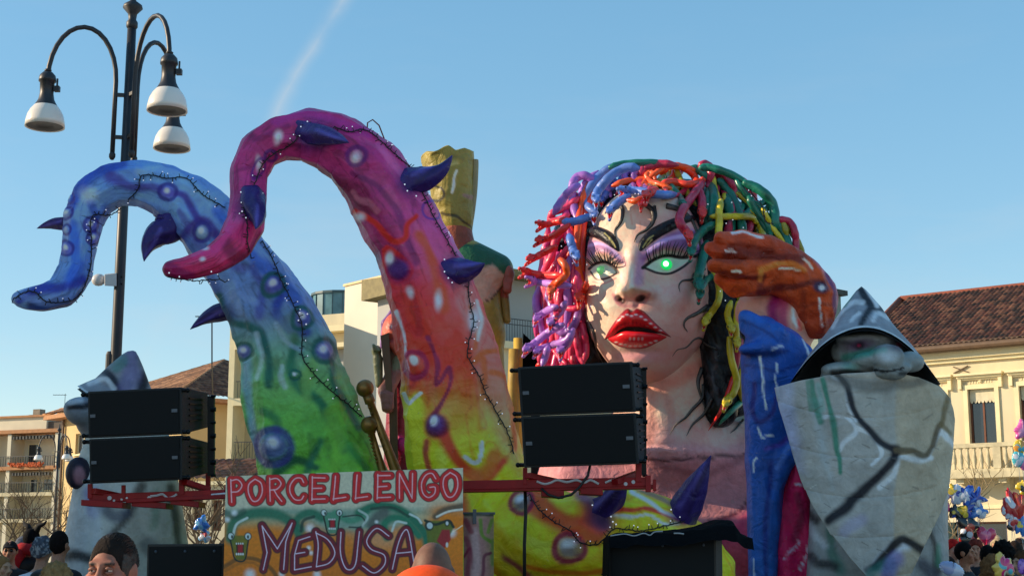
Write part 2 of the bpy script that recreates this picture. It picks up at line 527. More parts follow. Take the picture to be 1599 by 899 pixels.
def sculpt(prims, vox, k=0.05, cuts=(), kcut=None, post=None):
    """prims: list of (f,lo,hi[,k]); cuts: list of (f,lo,hi). Returns V,F of a smooth union by surface nets"""
    lo = np.min([p[1] for p in prims], 0) - 3 * vox; hi = np.max([p[2] for p in prims], 0) + 3 * vox
    n = np.ceil((hi - lo) / vox).astype(int) + 1
    ax = [lo[i] + vox * np.arange(n[i]) for i in range(3)]
    D = np.full(tuple(n), 1e3, np.float32)
    def region(p, pad):
        i0 = np.clip(((p[1] - pad - lo) / vox).astype(int), 0, n - 1); i1 = np.clip(((p[2] + pad - lo) / vox).astype(int) + 2, 1, n)
        sl = tuple(slice(i0[i], i1[i]) for i in range(3))
        G = np.stack(np.meshgrid(*[ax[i][sl[i]] for i in range(3)], indexing='ij'), -1)
        return sl, G
    for p in prims:
        kk = p[3] if len(p) > 3 else k
        sl, G = region(p, kk * 2 + 3 * vox)
        d = p[0](G); a = D[sl]
        h = np.maximum(kk - np.abs(a - d), 0) / max(kk, 1e-6)
        D[sl] = np.minimum(a, d) - h * h * kk * 0.25
    for p in cuts:
        kk = kcut or k
        sl, G = region(p, kk * 2 + 3 * vox)
        d = -p[0](G); a = D[sl]
        h = np.maximum(kk - np.abs(a - d), 0) / kk
        D[sl] = np.maximum(a, d) + h * h * kk * 0.25
    if post is not None:
        G = np.stack(np.meshgrid(*ax, indexing='ij'), -1)
        D = post(D, G)
    return surfnets(D, lo, vox)
def surfnets(D, lo, vox):
    s = D < 0
    nx, ny, nz = D.shape
    cnt = np.zeros((nx - 1, ny - 1, nz - 1), np.uint8)
    for dx in (0, 1):
        for dy in (0, 1):
            for dz in (0, 1):
                cnt += s[dx:nx - 1 + dx, dy:ny - 1 + dy, dz:nz - 1 + dz]
    ci = np.argwhere((cnt > 0) & (cnt < 8))
    idx = np.full(cnt.shape, -1, np.int64); idx[ci[:, 0], ci[:, 1], ci[:, 2]] = np.arange(len(ci))
    acc = np.zeros((len(ci), 3)); num = np.zeros(len(ci))
    cor = [(0, 0, 0), (1, 0, 0), (0, 1, 0), (1, 1, 0), (0, 0, 1), (1, 0, 1), (0, 1, 1), (1, 1, 1)]
    for a, b in ((0, 1), (2, 3), (4, 5), (6, 7), (0, 2), (1, 3), (4, 6), (5, 7), (0, 4), (1, 5), (2, 6), (3, 7)):
        ca, cb = np.array(cor[a]), np.array(cor[b])
        da = D[tuple((ci + ca).T)]; db = D[tuple((ci + cb).T)]
        m = (da < 0) != (db < 0)
        t = np.where(m, da / np.where(m, da - db, 1), 0)
        acc += (ca + (cb - ca) * t[:, None]) * m[:, None]; num += m
    V = lo + vox * (ci + acc / num[:, None])
    F = []
    for axis in range(3):
        sa = [slice(None)] * 3; sb = [slice(None)] * 3
        sa[axis] = slice(0, -1); sb[axis] = slice(1, None)
        ch = s[tuple(sa)] != s[tuple(sb)]
        e = np.argwhere(ch)
        o1, o2 = [(1, 2), (2, 0), (0, 1)][axis]
        e = e[(e[:, o1] > 0) & (e[:, o2] > 0) & (e[:, o1] < D.shape[o1] - 1) & (e[:, o2] < D.shape[o2] - 1)]
        u1 = np.zeros(3, int); u1[o1] = 1; u2 = np.zeros(3, int); u2[o2] = 1
        q = np.stack([idx[tuple((e - u1 - u2).T)], idx[tuple((e - u2).T)], idx[tuple(e.T)], idx[tuple((e - u1).T)]], 1)
        flip = ~s[tuple(e.T)]
        q[flip] = q[flip][:, ::-1]
        F.append(q)
    return V, np.vstack(F)
def bvh(V, F):
    return BVHTree.FromPolygons([tuple(v) for v in V], [tuple(int(i) for i in f) for f in F], epsilon=0.0)
CAMP = Vector((0, 0, EYE))
def hit(tree, px, py):
    d = (P(px, py, 1.0) - CAMP).normalized()
    r = tree.ray_cast(CAMP, d)
    return (r[0], r[1]) if r[0] is not None else (None, None)
# ------------------------------------------------------------------ carnival float: tentacles
GAIN = 1.45
M_PAPER = paintmat('airbrushed_papier_mache')
M_SPIKE = paintmat('airbrushed_spike', rough=0.35, paper=2.5)
M_CABLE = pmat('black_cable', (14, 14, 16), 0.5)
M_LED = pmat('clear_led', (235, 240, 255), 0.25, var=0.02, emit=0.3)

def limb(ctrl, nseg, step=1.7, flat=0.9, facets=9, rough=0.012, seed=0, closed_end=True):
    """tube grid along photo-traced centres; returns V, F, unit normals"""
    C = crom(np.array([[*P(c[0], c[1], c[3]), c[2] * S(c[3])] for c in ctrl]), 40)
    px = proj(C[:, :3]); L = np.concatenate([[0], np.cumsum(np.linalg.norm(np.diff(px, axis=0), axis=1))])
    n = max(8, int(L[-1] / step)); t = np.linspace(0, L[-1], n)
    C = np.stack([np.interp(t, L, C[:, k]) for k in range(4)], 1)
    if L[-1] > 300:      # built from straight laths: the run is a chain of nearly straight lengths
        kn = np.arange(0, L[-1] + 20, 40.0); kn[-1] = L[-1]; kn = kn[kn <= L[-1]]; kn = np.unique(np.append(kn, L[-1]))
        Ck = np.stack([np.interp(kn, t, C[:, k]) for k in range(4)], 1); Cp = np.stack([np.interp(t, kn, Ck[:, k]) for k in range(4)], 1)
        wmix_ = (smst(t, 40, 90) * .85)[:, None]; C = C * (1 - wmix_) + Cp * wmix_
    pos, rad = C[:, :3], C[:, 3]
    T = np.gradient(pos, axis=0); T /= np.linalg.norm(T, axis=1)[:, None]
    B = np.tile([0, 1.0, 0], (n, 1)); B -= T * (B * T).sum(1)[:, None]; B /= np.linalg.norm(B, axis=1)[:, None]
    N = np.cross(T, B)
    a = np.linspace(0, 2 * math.pi, nseg, endpoint=False)
    tw = 0.25 * np.sin(t / L[-1] * 5 + seed)
    aa = a[None, :] + tw[:, None]
    w = 2 * math.pi / facets
    fac = (1 / np.cos(((aa) % w) - w / 2)) ** 1.0
    r = rad[:, None] * (fac - 0.03)
    # seams where sheets were lapped round the limb
    nring = t / 46.0 + 0.25 * np.sin(3 * a)[None, :].repeat(n, 0).T.mean(0)
    ring = np.abs(((t[:, None] / 52.0 + 0.12 * np.sin(2 * a + seed)[None, :]) % 1) - 0.5) * 2
    r = r * (1 + 0.012 * (ring ** 8) - 0.012 * (1 - ring) ** 2)
    if L[-1] > 300:
        rr_ = np.random.RandomState(seed + 50); nj, ni = int(L[-1] / 40) + 3, facets
        co = rr_.uniform(-.045, .045, (nj, ni)); jf = t / 40.0; j0 = jf.astype(int); fj = (jf - j0)[:, None]
        af = (aa / w) % facets; i0 = af.astype(int) % ni; fi = af - np.floor(af); i1 = (i0 + 1) % ni; J0 = j0[:, None].repeat(nseg, 1)
        off = (co[J0, i0] * (1 - fi) + co[J0, i1] * fi) * (1 - fj) + (co[J0 + 1, i0] * (1 - fi) + co[J0 + 1, i1] * fi) * fj
        r = r * (1 + off * smst(t, 20, 80)[:, None])
    D = np.cos(a)[None, :, None] * N[:, None, :] + np.sin(a)[None, :, None] * B[:, None, :] * flat
    V = pos[:, None, :] + D * r[:, :, None]
    V = V.reshape(-1, 3); Dn = D.reshape(-1, 3); Dn /= np.linalg.norm(Dn, axis=1)[:, None]
    V = V + Dn * ((fbm(V, 1.6, seed, 3) - 0.5) * 0.10 * np.clip(r.reshape(-1) / 0.4, 0.1, 1))[:, None]
    V = V + Dn * ((fbm(V, 6, seed + 9, 2) - 0.5) * rough - np.abs(fbm(V * np.array([1, 1, 1.6]), 2.6, seed + 20, 2) - .5) * rough * 6 * np.clip(r.reshape(-1) / 0.3, 0.1, 1))[:, None]
    limb.uv = (np.append(np.repeat(t, nseg), [0, t[-1]]), np.append(np.tile(a, n), [0, 0]))
    F = grid_faces(n, nseg, True)
    caps = [tuple(range(nseg))[::-1], tuple((n - 1) * nseg + k for k in range(nseg))]
    cc = np.vstack([pos[0], pos[-1]]); V = np.vstack([V, cc]); Dn = np.vstack([Dn, [-T[0]], [T[-1]]])
    k = np.arange(nseg); b0 = len(V) - 2
    F = np.vstack([F, np.stack([np.full(nseg, b0), (k + 1) % nseg, k, k], 1), np.stack([np.full(nseg, b0 + 1), (n - 1) * nseg + k, (n - 1) * nseg + (k + 1) % nseg, (n - 1) * nseg + (k + 1) % nseg], 1)])
    return V, F, Dn
def veins(pt, seed, uv, dark=.42, light=.25):
    """long airbrushed veins and lighter pools that follow the limb"""
    s_, a_ = uv
    Q = np.stack([s_ / 95.0, np.cos(a_) * 1.5, np.sin(a_) * 1.5], 1)
    wp = fbm(Q * 1.3, 1.0, seed, 3)
    Q2 = np.stack([s_ / 120.0 + wp * 1.2, np.cos(a_) * 2.3 + wp, np.sin(a_) * 2.3 - wp], 1)
    n1 = fbm(Q2, 1.0, seed + 5, 3); rid = 1 - np.clip(np.abs(n1 - .5) / .045, 0, 1)
    n2 = fbm(Q2 * 1.2, 1.0, seed + 9, 3); pool = smst(n2, .56, .70)
    pt.c = pt.c * (1 - dark * (rid ** 1.3))[:, None]
    pt.c = pt.c * (1 - light * pool)[:, None] + np.clip(pt.c * 1.2 + .10, 0, 1) * (light * pool)[:, None]
def tri_fix(F):
    """degenerate quads (last index repeated) become two lists"""
    bad = F[:, 2] == F[:, 3]
    return [tuple(int(x) for x in f) for f in F[~bad]] + [tuple(int(x) for x in f[:3]) for f in F[bad]]
def warts(V, Dn, ws, k=0.24):
    q = proj(V); view = np.array(CAMP)[None] - V; view /= np.linalg.norm(view, axis=1)[:, None]
    front = (Dn * view).sum(1) > 0.0
    for (x, y, r) in ws:
        d = np.hypot(q[:, 0] - x, q[:, 1] - y) / r
        h = np.sqrt(np.clip(1 - d * d, 0, 1)) * front
        V = V + Dn * (h * r * k * V[:, 1] / FPX)[:, None]
    return V
def limb_obj(name, V, F, mat, cols, org, parent):
    me = mesh_np(name, V - np.array(org), tri_fix(F), cols)
    return mobj(name, me, mat, parent)

def spike(parent, org, tree, base, tip, hw, bend=(0, 0), ytip=-0.15, Yb=None, mid=0.62, col=(40, 27, 86)):
    h, _ = hit(tree, *base) if tree else (None, None)
    Y0 = Yb if Yb is not None else (h.y + hw * S(h.y) * 0.35 if h is not None else 16.0)
    b, t = np.array(base, float), np.array(tip, float)
    ctrl = []
    for u, rr in ((-0.3, 1.1), (-0.12, 1.06), (0.0, 1.0), (0.3, 0.86), (0.6, mid * 0.88), (0.85, 0.24), (1.0, 0.03)):
        p = b + (t - b) * u + np.array(bend) * math.sin(max(0, u) * math.pi)
        ctrl.append((p[0], p[1], hw * rr, Y0 + ytip * u))
    V, F, Dn = limb(ctrl, 28, 2.2, 1.0, 6, 0.004, int(base[0]))
    pt = Paint(V, col, 0.35, 5, int(base[1]))
    d = (t - b) / np.linalg.norm(t - b); nrm = np.array([d[1], -d[0]])
    if nrm[1] > 0: nrm = -nrm
    for u0 in (0.45, -0.3):
        pts = [tuple(b + (t - b) * u + nrm * hw * u0 * (1 - u)) for u in (0.1, 0.5, 0.85)]
        pt.stroke(pts, hw * 0.14, (78, 68, 142) if u0 > 0 else (28, 18, 60), 0.9, 0.6)
    o = limb_obj('spike', V, F, M_SPIKE, pt.c * GAIN, org, parent)
    return o

def light_string(pts, tree, Yf, label, spur=1.0, step=8.5, seed=0, dense=(), parent_thing=None, out=0.02):
    """festoon of small lamps laid over a surface"""
    Q = crom(np.array(pts, float), 14)
    L = np.concatenate([[0], np.cumsum(np.linalg.norm(np.diff(Q, axis=0), axis=1))])
    t = np.arange(0, L[-1], 3.5); Q = np.stack([np.interp(t, L, Q[:, k]) for k in (0, 1)], 1)
    rr = random.Random(seed)
    pos = []; last = Yf
    for q in Q:
        h, nm = hit(tree, q[0], q[1]) if tree else (None, None)
        if h is not None and h.y < Yf + 1.5:
            last = h.y; pos.append((CAMP - h).normalized() * out + h)
        else:
            pos.append(P(q[0], q[1], last - 0.02))
    pos = [p + Vector((rr.uniform(-1, 1), 0, rr.uniform(-1, 1))) * 0.006 for p in pos]
    root = empty('string_lights', pos[0], label, 'string lights', 'strings of small lamps on the float')
    mb = MB(); px = S(Yf)
    mb.tube(pos, 1.0 * px, 5)
    bl = MB()
    u = 3.0; k = 0
    while u < t[-1] - 2:
        i = int(u / 3.5); i = min(i, len(pos) - 2)
        p = pos[i]; d = (pos[i + 1] - pos[i]).normalized()
        side = d.cross(Vector((0, 1, 0))).normalized() * (1 if (k // 2) % 3 else -1)
        side = (side + Vector((rr.uniform(-.4, .4), -0.25, rr.uniform(-.4, .4)))).normalized()
        e = p + side * (7.5 * px * spur * rr.uniform(0.6, 1.1))
        mb.tube([p, e], 0.75 * px, 4)
        if rr.random() < 0.42:
            bl.ball(e + side * px, 1.0 * px, 6)
        u += step * rr.uniform(0.6, 1.2); k += 1
    for (x, y) in dense:
        h, nm = hit(tree, x, y) if tree else (None, None)
        p = h + (CAMP - h).normalized() * 0.03 if h is not None else P(x, y, Yf)
        bl.ball(p, 1.3 * px, 6)
    mb.build('cable', M_CABLE, root, smooth=True)
    tag(bl.build('bulbs', M_LED, root, smooth=True), kind='stuff')
    return root

# ---- blue and green tentacle
YB = 16.2
ctrl = [(19, 469, 5, YB - .3), (27, 467, 13, YB - .3), (48, 466, 20, YB - .3), (76, 463, 23, YB - .3), (100, 452, 27, YB - .2), (116, 430, 29, YB - .1), (122, 398, 28, YB - .05),
        (127, 360, 33, YB), (139, 318, 36, YB), (168, 293, 36, YB), (205, 285, 36, YB), (247, 293, 40, YB), (288, 315, 47, YB), (323, 348, 54, YB), (360, 395, 59, YB),
        (393, 440, 62, YB), (418, 485, 67, YB), (437, 525, 73, YB), (452, 573, 79, YB), (466, 625, 84, YB), (482, 678, 91, YB), (500, 735, 98, YB), (520, 800, 108, YB), (545, 900, 122, YB), (560, 960, 130, YB)]
V, F, Dn = limb(ctrl, 150, 1.8, 0.9, 9, 0.012, 3); UVL = limb.uv
WB = [(262, 299, 11), (141, 350, 10), (146, 372, 9), (107, 309, 7), (103, 332, 8), (103, 358, 7), (105, 386, 9), (427, 445, 15), (472, 497, 14), (505, 548, 15), (381, 548, 11), (427, 697, 23), (315, 362, 12), (462, 585, 7)]
V = warts(V, Dn, WB)
pt = Paint(V, (70, 112, 182))
pt.grad([240, 300, 440, 490, 540, 590, 650, 740], [(78, 120, 190), (106, 142, 198), (98, 130, 184), (92, 122, 164), (98, 142, 126), (100, 156, 92), (92, 160, 66), (104, 172, 50)])
pt.mott(0.22, 1.8, 2)
veins(pt, 3, UVL)
B1, PU, DG, W_ = (26, 52, 150), (58, 34, 122), (16, 78, 70), (196, 210, 226)
for pts, w, c, a in [([(105, 330), (122, 300), (150, 268), (190, 256)], 9, B1, .8), ([(120, 440), (140, 395), (152, 350), (166, 325)], 7, (60, 90, 170), .5),
    ([(170, 275), (205, 290), (240, 292), (262, 300)], 7, PU, .7), ([(262, 300), (290, 308), (308, 345), (335, 365)], 6, PU, .8), ([(282, 374), (298, 352), (322, 346), (340, 368)], 7, PU, .8),
    ([(30, 470), (65, 450), (95, 450), (127, 436)], 6, (40, 44, 140), .8), ([(50, 480), (85, 484), (124, 470)], 9, (18, 40, 104), .8), ([(22, 462), (50, 468), (80, 470), (115, 468)], 5, (108, 132, 196), .5),
    ([(112, 350), (120, 380), (118, 410), (110, 430)], 8, (40, 84, 190), .7), ([(130, 290), (142, 312), (150, 335)], 6, B1, .6),
    ([(215, 268), (255, 266), (300, 288), (340, 322)], 7, (128, 158, 214), .6), ([(340, 330), (385, 390), (430, 430), (460, 470)], 9, (44, 78, 170), .6),
    ([(225, 326), (262, 345), (300, 395), (335, 450)], 10, (46, 56, 116), .55), ([(280, 330), (310, 380), (340, 400), (380, 420)], 6, (70, 60, 140), .5),
    ([(342, 462), (360, 500), (398, 514), (418, 552), (420, 600)], 6, DG, .8), ([(440, 465), (432, 490), (455, 515), (480, 520)], 7, (40, 56, 140), .8), ([(395, 420), (410, 450), (405, 490)], 6, (60, 64, 150), .6),
    ([(462, 525), (455, 570), (470, 605), (500, 625), (525, 665), (535, 700)], 8, (20, 92, 66), .8), ([(515, 560), (522, 600), (545, 640), (558, 665)], 5, DG, .7),
    ([(385, 660), (400, 690), (412, 722)], 9, (24, 100, 58), .7), ([(432, 738), (462, 716), (492, 730)], 8, (14, 74, 52), .8), ([(502, 690), (486, 715), (478, 735)], 7, (18, 90, 70), .7), ([(540, 690), (556, 712), (572, 732)], 6, (20, 100, 56), .6),
    ([(412, 640), (432, 655), (430, 690)], 6, (18, 84, 56), .6), ([(492, 560), (480, 590), (478, 620)], 8, (104, 152, 72), .6), ([(520, 640), (530, 690), (520, 730)], 12, (112, 172, 50), .6),
    ([(398, 520), (408, 555), (402, 590)], 5, W_, .32), ([(441, 572), (440, 588), (446, 604)], 5, W_, .35), ([(386, 560), (388, 620), (398, 690)], 6, (110, 150, 190), .5), ([(430, 505), (445, 530), (470, 545)], 4, (150, 170, 200), .45), ([(365, 440), (378, 462), (400, 470)], 5, (120, 150, 205), .5)]:
    pt.stroke(pts, w, c, 0.8, a)
pt.blob(140, 303, 13, 11, W_, .8, .55); pt.blob(315, 362, 13, 10, (130, 152, 170), .8, .7); pt.blob(103, 348, 6, 22, W_, .9, .35); pt.blob(450, 512, 20, 22, (110, 140, 110), .9, .5)
for (x, y, r) in WB:
    low = y > 430
    pt.ring(x, y, r * 1.15, r * 1.15, 0.38, DG if low and y < 690 else (44, 30, 116), .85)
    if r > 8 and (x, y) != (315, 362): pt.blob(x, y, r * .9, r * .9, (70, 66, 140) if y > 400 else (88, 84, 170), .3, .85)
    pt.blob(x - r * .12, y - r * .22, r * .36, r * .36, (214, 218, 236), .8, .85)
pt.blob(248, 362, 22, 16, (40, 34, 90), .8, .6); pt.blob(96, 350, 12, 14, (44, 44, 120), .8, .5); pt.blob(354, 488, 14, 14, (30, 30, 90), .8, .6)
org = Vector(P(520, 868, YB)); org.z = 1.0
t_blue = empty('tentacle', org, 'blue to green airbrushed tentacle arching behind the left loudspeakers', 'tentacle', 'giant tentacles of the float')
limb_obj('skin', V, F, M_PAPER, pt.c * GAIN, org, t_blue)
TB = bvh(V, tri_fix(F))
spike(t_blue, org, TB, (100, 349), (57, 357), 12, (0, -3), 0.1, Yb=YB)
spike(t_blue, org, TB, (262, 358), (225, 408), 22, (-8, -6), -0.2, Yb=YB - .1)
spike(t_blue, org, TB, (360, 484), (297, 514), 16, (-2, -5), 0.0, Yb=YB)
light_string([(22, 466), (38, 456), (55, 456), (72, 470), (95, 472), (118, 466), (133, 445), (142, 410), (143, 380), (144, 338), (172, 336), (190, 325)], TB, YB, 'string of small lamps looped along the drooping tip of the blue tentacle', seed=1)
light_string([(200, 312), (215, 296), (220, 276), (232, 273), (262, 279), (290, 278), (318, 305), (352, 324)], TB, YB, 'string of small lamps over the top of the blue arch', seed=2)
light_string([(410, 376), (428, 410), (440, 440), (460, 480), (472, 510), (472, 555), (492, 585), (520, 612), (545, 632), (566, 652)], TB, YB, 'string of small lamps running down the green leg of the tentacle', seed=3,
             dense=[(468, 488), (478, 506), (466, 500), (480, 490)])

# ---- pink to yellow tentacle
YP = 15.2
ctrl = [(254, 420, 4, YP - .7), (259, 420, 12, YP - .7), (272, 420, 17, YP - .7), (290, 419, 20, YP - .65), (320, 411, 24, YP - .6), (350, 397, 28, YP - .5), (374, 372, 31, YP - .35),
        (385, 340, 30, YP - .2), (387, 300, 29, YP - .1), (391, 262, 32, YP), (404, 236, 34, YP), (430, 216, 36, YP), (476, 212, 43, YP), (523, 226, 50, YP), (566, 256, 57, YP), (595, 298, 60, YP),
        (617, 335, 62, YP), (641, 378, 64, YP), (660, 421, 66, YP), (676, 463, 70, YP), (690, 505, 74, YP), (703, 550, 79, YP), (712, 598, 83, YP), (717, 650, 86, YP), (723, 700, 88, YP), (732, 760, 96, YP),
        (748, 830, 112, YP), (760, 900, 130, YP), (765, 960, 140, YP)]
V, F, Dn = limb(ctrl, 160, 1.7, 0.9, 9, 0.012, 8); UVL = limb.uv
WP = [(557, 243, 9), (424, 242, 7), (622, 421, 15), (648, 570, 15), (682, 665, 17)]
V = warts(V, Dn, WP)
pt = Paint(V, (172, 48, 112))
pt.grad([165, 300, 340, 400, 450, 510, 570, 610, 660, 720, 780], [(160, 38, 100), (160, 46, 106), (168, 56, 110), (182, 68, 110), (200, 58, 70), (208, 52, 40), (214, 64, 38), (216, 96, 44), (214, 150, 44), (228, 184, 24), (222, 176, 16)])
MG, RD, OR = (104, 20, 60), (196, 36, 26), (222, 82, 30)
pt.poly([(528, 268), (575, 290), (615, 345), (640, 400), (668, 470), (620, 470), (596, 430), (580, 390), (560, 345), (540, 305)], (132, 30, 78), 9, .85)
pt.poly([(430, 256), (470, 252), (540, 280), (585, 330), (560, 350), (540, 308), (505, 276), (470, 258)], (92, 18, 44), 7, .8)
pt.poly([(700, 400), (735, 430), (775, 520), (806, 640), (812, 740), (780, 700), (760, 620), (740, 540), (715, 470)], (216, 124, 112), 14, .5)
pt.poly([(600, 440), (660, 440), (700, 500), (715, 580), (690, 600), (640, 560), (625, 500)], (206, 48, 34), 22, .8)
pt.poly([(630, 600), (660, 620), (665, 730), (640, 730), (628, 660)], (206, 196, 40), 10, .85)
pt.poly([(250, 400), (400, 340), (412, 375), (345, 436), (262, 444)], (182, 26, 84), 8, .8)
pt.mott(0.2, 2.2, 4)
veins(pt, 8, UVL)
for pts, w, c, a in [([(255, 425), (275, 436), (310, 440), (352, 428), (385, 402), (408, 372)], 9, (98, 10, 56), .8), ([(262, 412), (275, 420), (300, 432)], 10, (120, 14, 70), .8), ([(352, 375), (362, 395), (380, 402)], 9, (100, 16, 50), .7), ([(300, 400), (340, 385), (362, 350)], 6, (196, 52, 112), .7),
    ([(385, 200), (400, 215), (420, 210), (450, 195)], 4, (104, 20, 74), .6), ([(366, 270), (395, 255), (405, 243)], 3, (104, 20, 74), .5), ([(358, 300), (385, 300), (410, 310)], 4, (120, 24, 90), .5), ([(430, 190), (470, 178), (520, 186), (575, 208)], 6, (150, 40, 120), .6),
    ([(550, 270), (600, 300), (628, 350), (650, 410)], 5, (84, 20, 74), .6), ([(556, 330), (582, 345), (600, 365), (616, 378), (634, 372), (636, 352), (650, 338)], 4, (206, 34, 26), .9), ([(600, 392), (602, 420), (616, 440), (634, 436), (640, 420), (622, 398), (604, 388)], 3.5, (196, 30, 34), .9),
    ([(552, 300), (560, 312), (578, 318), (590, 330)], 4, (172, 90, 110), .6), ([(655, 366), (672, 398), (684, 438), (694, 480)], 8, (216, 70, 34), .75), ([(640, 450), (650, 480), (655, 520)], 6, (160, 30, 40), .7), ([(612, 450), (628, 500), (650, 520)], 7, (172, 34, 44), .6),
    ([(618, 486), (626, 510), (634, 540), (634, 580)], 3, (226, 196, 206), .7), ([(668, 528), (682, 560), (680, 600), (700, 575), (702, 598), (688, 630), (678, 648)], 4.5, (120, 26, 64), .85), ([(735, 480), (745, 510), (742, 545)], 3.5, OR, .8),
    ([(744, 562), (758, 550), (786, 548)], 4, OR, .85), ([(756, 560), (758, 585), (752, 610)], 4, OR, .8), ([(768, 582), (790, 590), (800, 620), (804, 700)], 4, OR, .85), ([(606, 470), (640, 480), (690, 470)], 2, (150, 40, 50), .4), ([(622, 540), (670, 535), (720, 545)], 2, (170, 50, 40), .4),
    ([(640, 612), (650, 585), (668, 588)], 6, (170, 30, 40), .6), ([(666, 688), (664, 710), (672, 740)], 4, (150, 24, 44), .8), ([(692, 676), (704, 700), (722, 725), (740, 742), (760, 744), (785, 720)], 9, (206, 60, 24), .9), ([(735, 742), (760, 735), (772, 712)], 12, (214, 90, 26), .8),
    ([(632, 612), (640, 628), (656, 612)], 3.5, (238, 232, 214), .9), ([(726, 712), (738, 722), (748, 716), (752, 692)], 4, (240, 226, 206), .85), ([(715, 745), (722, 790), (742, 850)], 14, (196, 50, 20), .8), ([(745, 470), (752, 500), (746, 530)], 4, (228, 200, 196), .5), ([(590, 225), (640, 290), (690, 350), (720, 400)], 5, (196, 84, 140), .5)]:
    pt.stroke(pts, w, c, 0.7, a)
for x, y, rx, ry in ((609, 405, 6, 9), (640, 457, 5, 8), (684, 468, 5, 12), (557, 246, 7, 9), (434, 214, 6, 9), (563, 338, 7, 6), (320, 389, 5, 3), (315, 406, 4, 3), (404, 254, 4, 10), (740, 500, 7, 14)):
    pt.blob(x, y, rx, ry, (224, 206, 216), .9, .75)
pt.blob(622, 422, 18, 19, (62, 24, 92), .5, .95); pt.blob(609, 404, 5, 6, (230, 220, 235), .8, .9)
pt.ring(557, 243, 14, 14, .4, (84, 24, 96), .8); pt.ring(424, 242, 9, 9, .5, (74, 20, 90), .9); pt.ring(674, 328, 13, 13, .22, (92, 40, 128), .85); pt.ring(404, 262, 8, 16, .35, (74, 20, 100), .8, 20)
pt.ring(648, 570, 17, 19, .35, (136, 26, 72), .85); pt.blob(646, 563, 5, 6, (244, 236, 236), .7, .95)
pt.blob(682, 665, 20, 20, (92, 16, 56), .3, .95); pt.blob(681, 663, 12, 13, (74, 44, 110), .5, .9); pt.blob(679, 658, 5, 7, (226, 224, 236), .8, .9)
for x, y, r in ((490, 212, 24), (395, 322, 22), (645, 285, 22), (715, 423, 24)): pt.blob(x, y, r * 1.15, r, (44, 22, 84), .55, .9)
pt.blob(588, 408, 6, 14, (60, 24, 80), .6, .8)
org = Vector(P(745, 868, YP)); org.z = 1.0
t_pink = empty('tentacle', org, 'tall magenta to yellow tentacle with curled tip at the middle of the float', 'tentacle', 'giant tentacles of the float')
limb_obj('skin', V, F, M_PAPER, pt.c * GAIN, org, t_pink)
TP = bvh(V, tri_fix(F))
spike(t_pink, org, TP, (486, 209), (545, 223), 20, (2, -2), -0.5)
spike(t_pink, org, TP, (394, 318), (399, 358), 19, (6, 0), -0.35)
spike(t_pink, org, TP, (642, 284), (706, 243), 21, (8, 8), -0.1)
spike(t_pink, org, TP, (708, 424), (757, 411), 21, (4, 3), -0.2)
light_string([(352, 440), (340, 436), (300, 438), (262, 432)], TP, YP - .6, 'short string of lamps under the curled magenta tip', seed=4, dense=[(280, 432), (264, 426), (300, 437), (330, 424)])
light_string([(392, 404), (387, 380), (386, 350), (382, 322), (396, 292), (410, 258), (428, 240), (455, 226), (470, 205), (486, 190)], TP, YP - .2, 'string of small lamps along the inside of the magenta hook', seed=5,
             dense=[(470, 198), (474, 206), (468, 212), (480, 190), (376, 300), (384, 296), (392, 300), (378, 330), (384, 340), (410, 302)])
light_string([(522, 198), (545, 206), (568, 202), (590, 216), (612, 236), (640, 262), (655, 290), (676, 335), (690, 360), (700, 378), (712, 400)], TP, YP, 'string of small lamps along the crest of the magenta arch', seed=6, step=7,
             dense=[(634, 268), (630, 276), (632, 288), (636, 298), (650, 306), (694, 405), (696, 414), (694, 424), (700, 434), (706, 441)])
light_string([(732, 438), (733, 470), (740, 500), (733, 530), (730, 556), (745, 580), (762, 620), (780, 650), (795, 680), (803, 710)], TP, YP, 'string of small lamps down the orange leg of the tall tentacle', seed=7)
mb = MB(); mb.tube([P(573, 208, YP), P(574, 192, YP), P(582, 187, YP), P(592, 196, YP), P(602, 222, YP + .1)], 0.008, 5)
tag(mb.build('loose_cable', pmat('red_brown_cable', (120, 60, 50), .5), smooth=True), 'thin loose cable loop standing up from the crest of the magenta arch', 'cable')

# ---- low yellow tentacle in front
YL = 14.4
ctrl = [(745, 760, 20, YL + .6), (770, 800, 66, YL + .5), (830, 846, 86, YL + .2), (900, 852, 92, YL), (960, 853, 92, YL), (1020, 860, 86, YL), (1066, 880, 72, YL), (1100, 920, 56, YL + .1), (1120, 980, 40, YL + .2)]
V, F, Dn = limb(ctrl, 150, 2.0, 0.8, 11, 0.012, 5); UVL = limb.uv
WL = [(814, 783, 15), (889, 855, 20)]
V = warts(V, Dn, WL)
pt = Paint(V, (214, 174, 22), 0.2, 2.0, 5)
veins(pt, 14, UVL, .35, .3)
pt.poly([(700, 790), (742, 800), (770, 880), (790, 920), (700, 920)], (184, 40, 20), 18, .85)
pt.poly([(760, 800), (850, 890), (900, 920), (780, 930)], (150, 132, 20), 8, .6)
pt.stroke([(832, 770), (850, 792), (885, 815), (930, 828)], 17, (222, 82, 34), .5, .95); pt.stroke([(835, 765), (870, 762), (905, 778), (926, 812)], 9, (206, 84, 34), .6, .9)
pt.blob(886, 780, 26, 15, (206, 178, 40), .7, .9, 30)
pt.stroke([(905, 772), (935, 790), (945, 820)], 10, (92, 62, 90), .9, .8)
pt.stroke([(955, 794), (985, 797), (1010, 794), (1050, 806), (1070, 814)], 3.5, (186, 52, 30), .7, .9)
pt.stroke([(958, 803), (985, 808), (1012, 804), (1040, 818), (1060, 816)], 3, (226, 216, 200), .8, .85)
pt.stroke([(985, 768), (1010, 782), (1038, 800), (1060, 806)], 4, (214, 214, 214), .9, .7); pt.stroke([(1000, 762), (1035, 780), (1070, 800)], 5, (110, 84, 96), .9, .7)
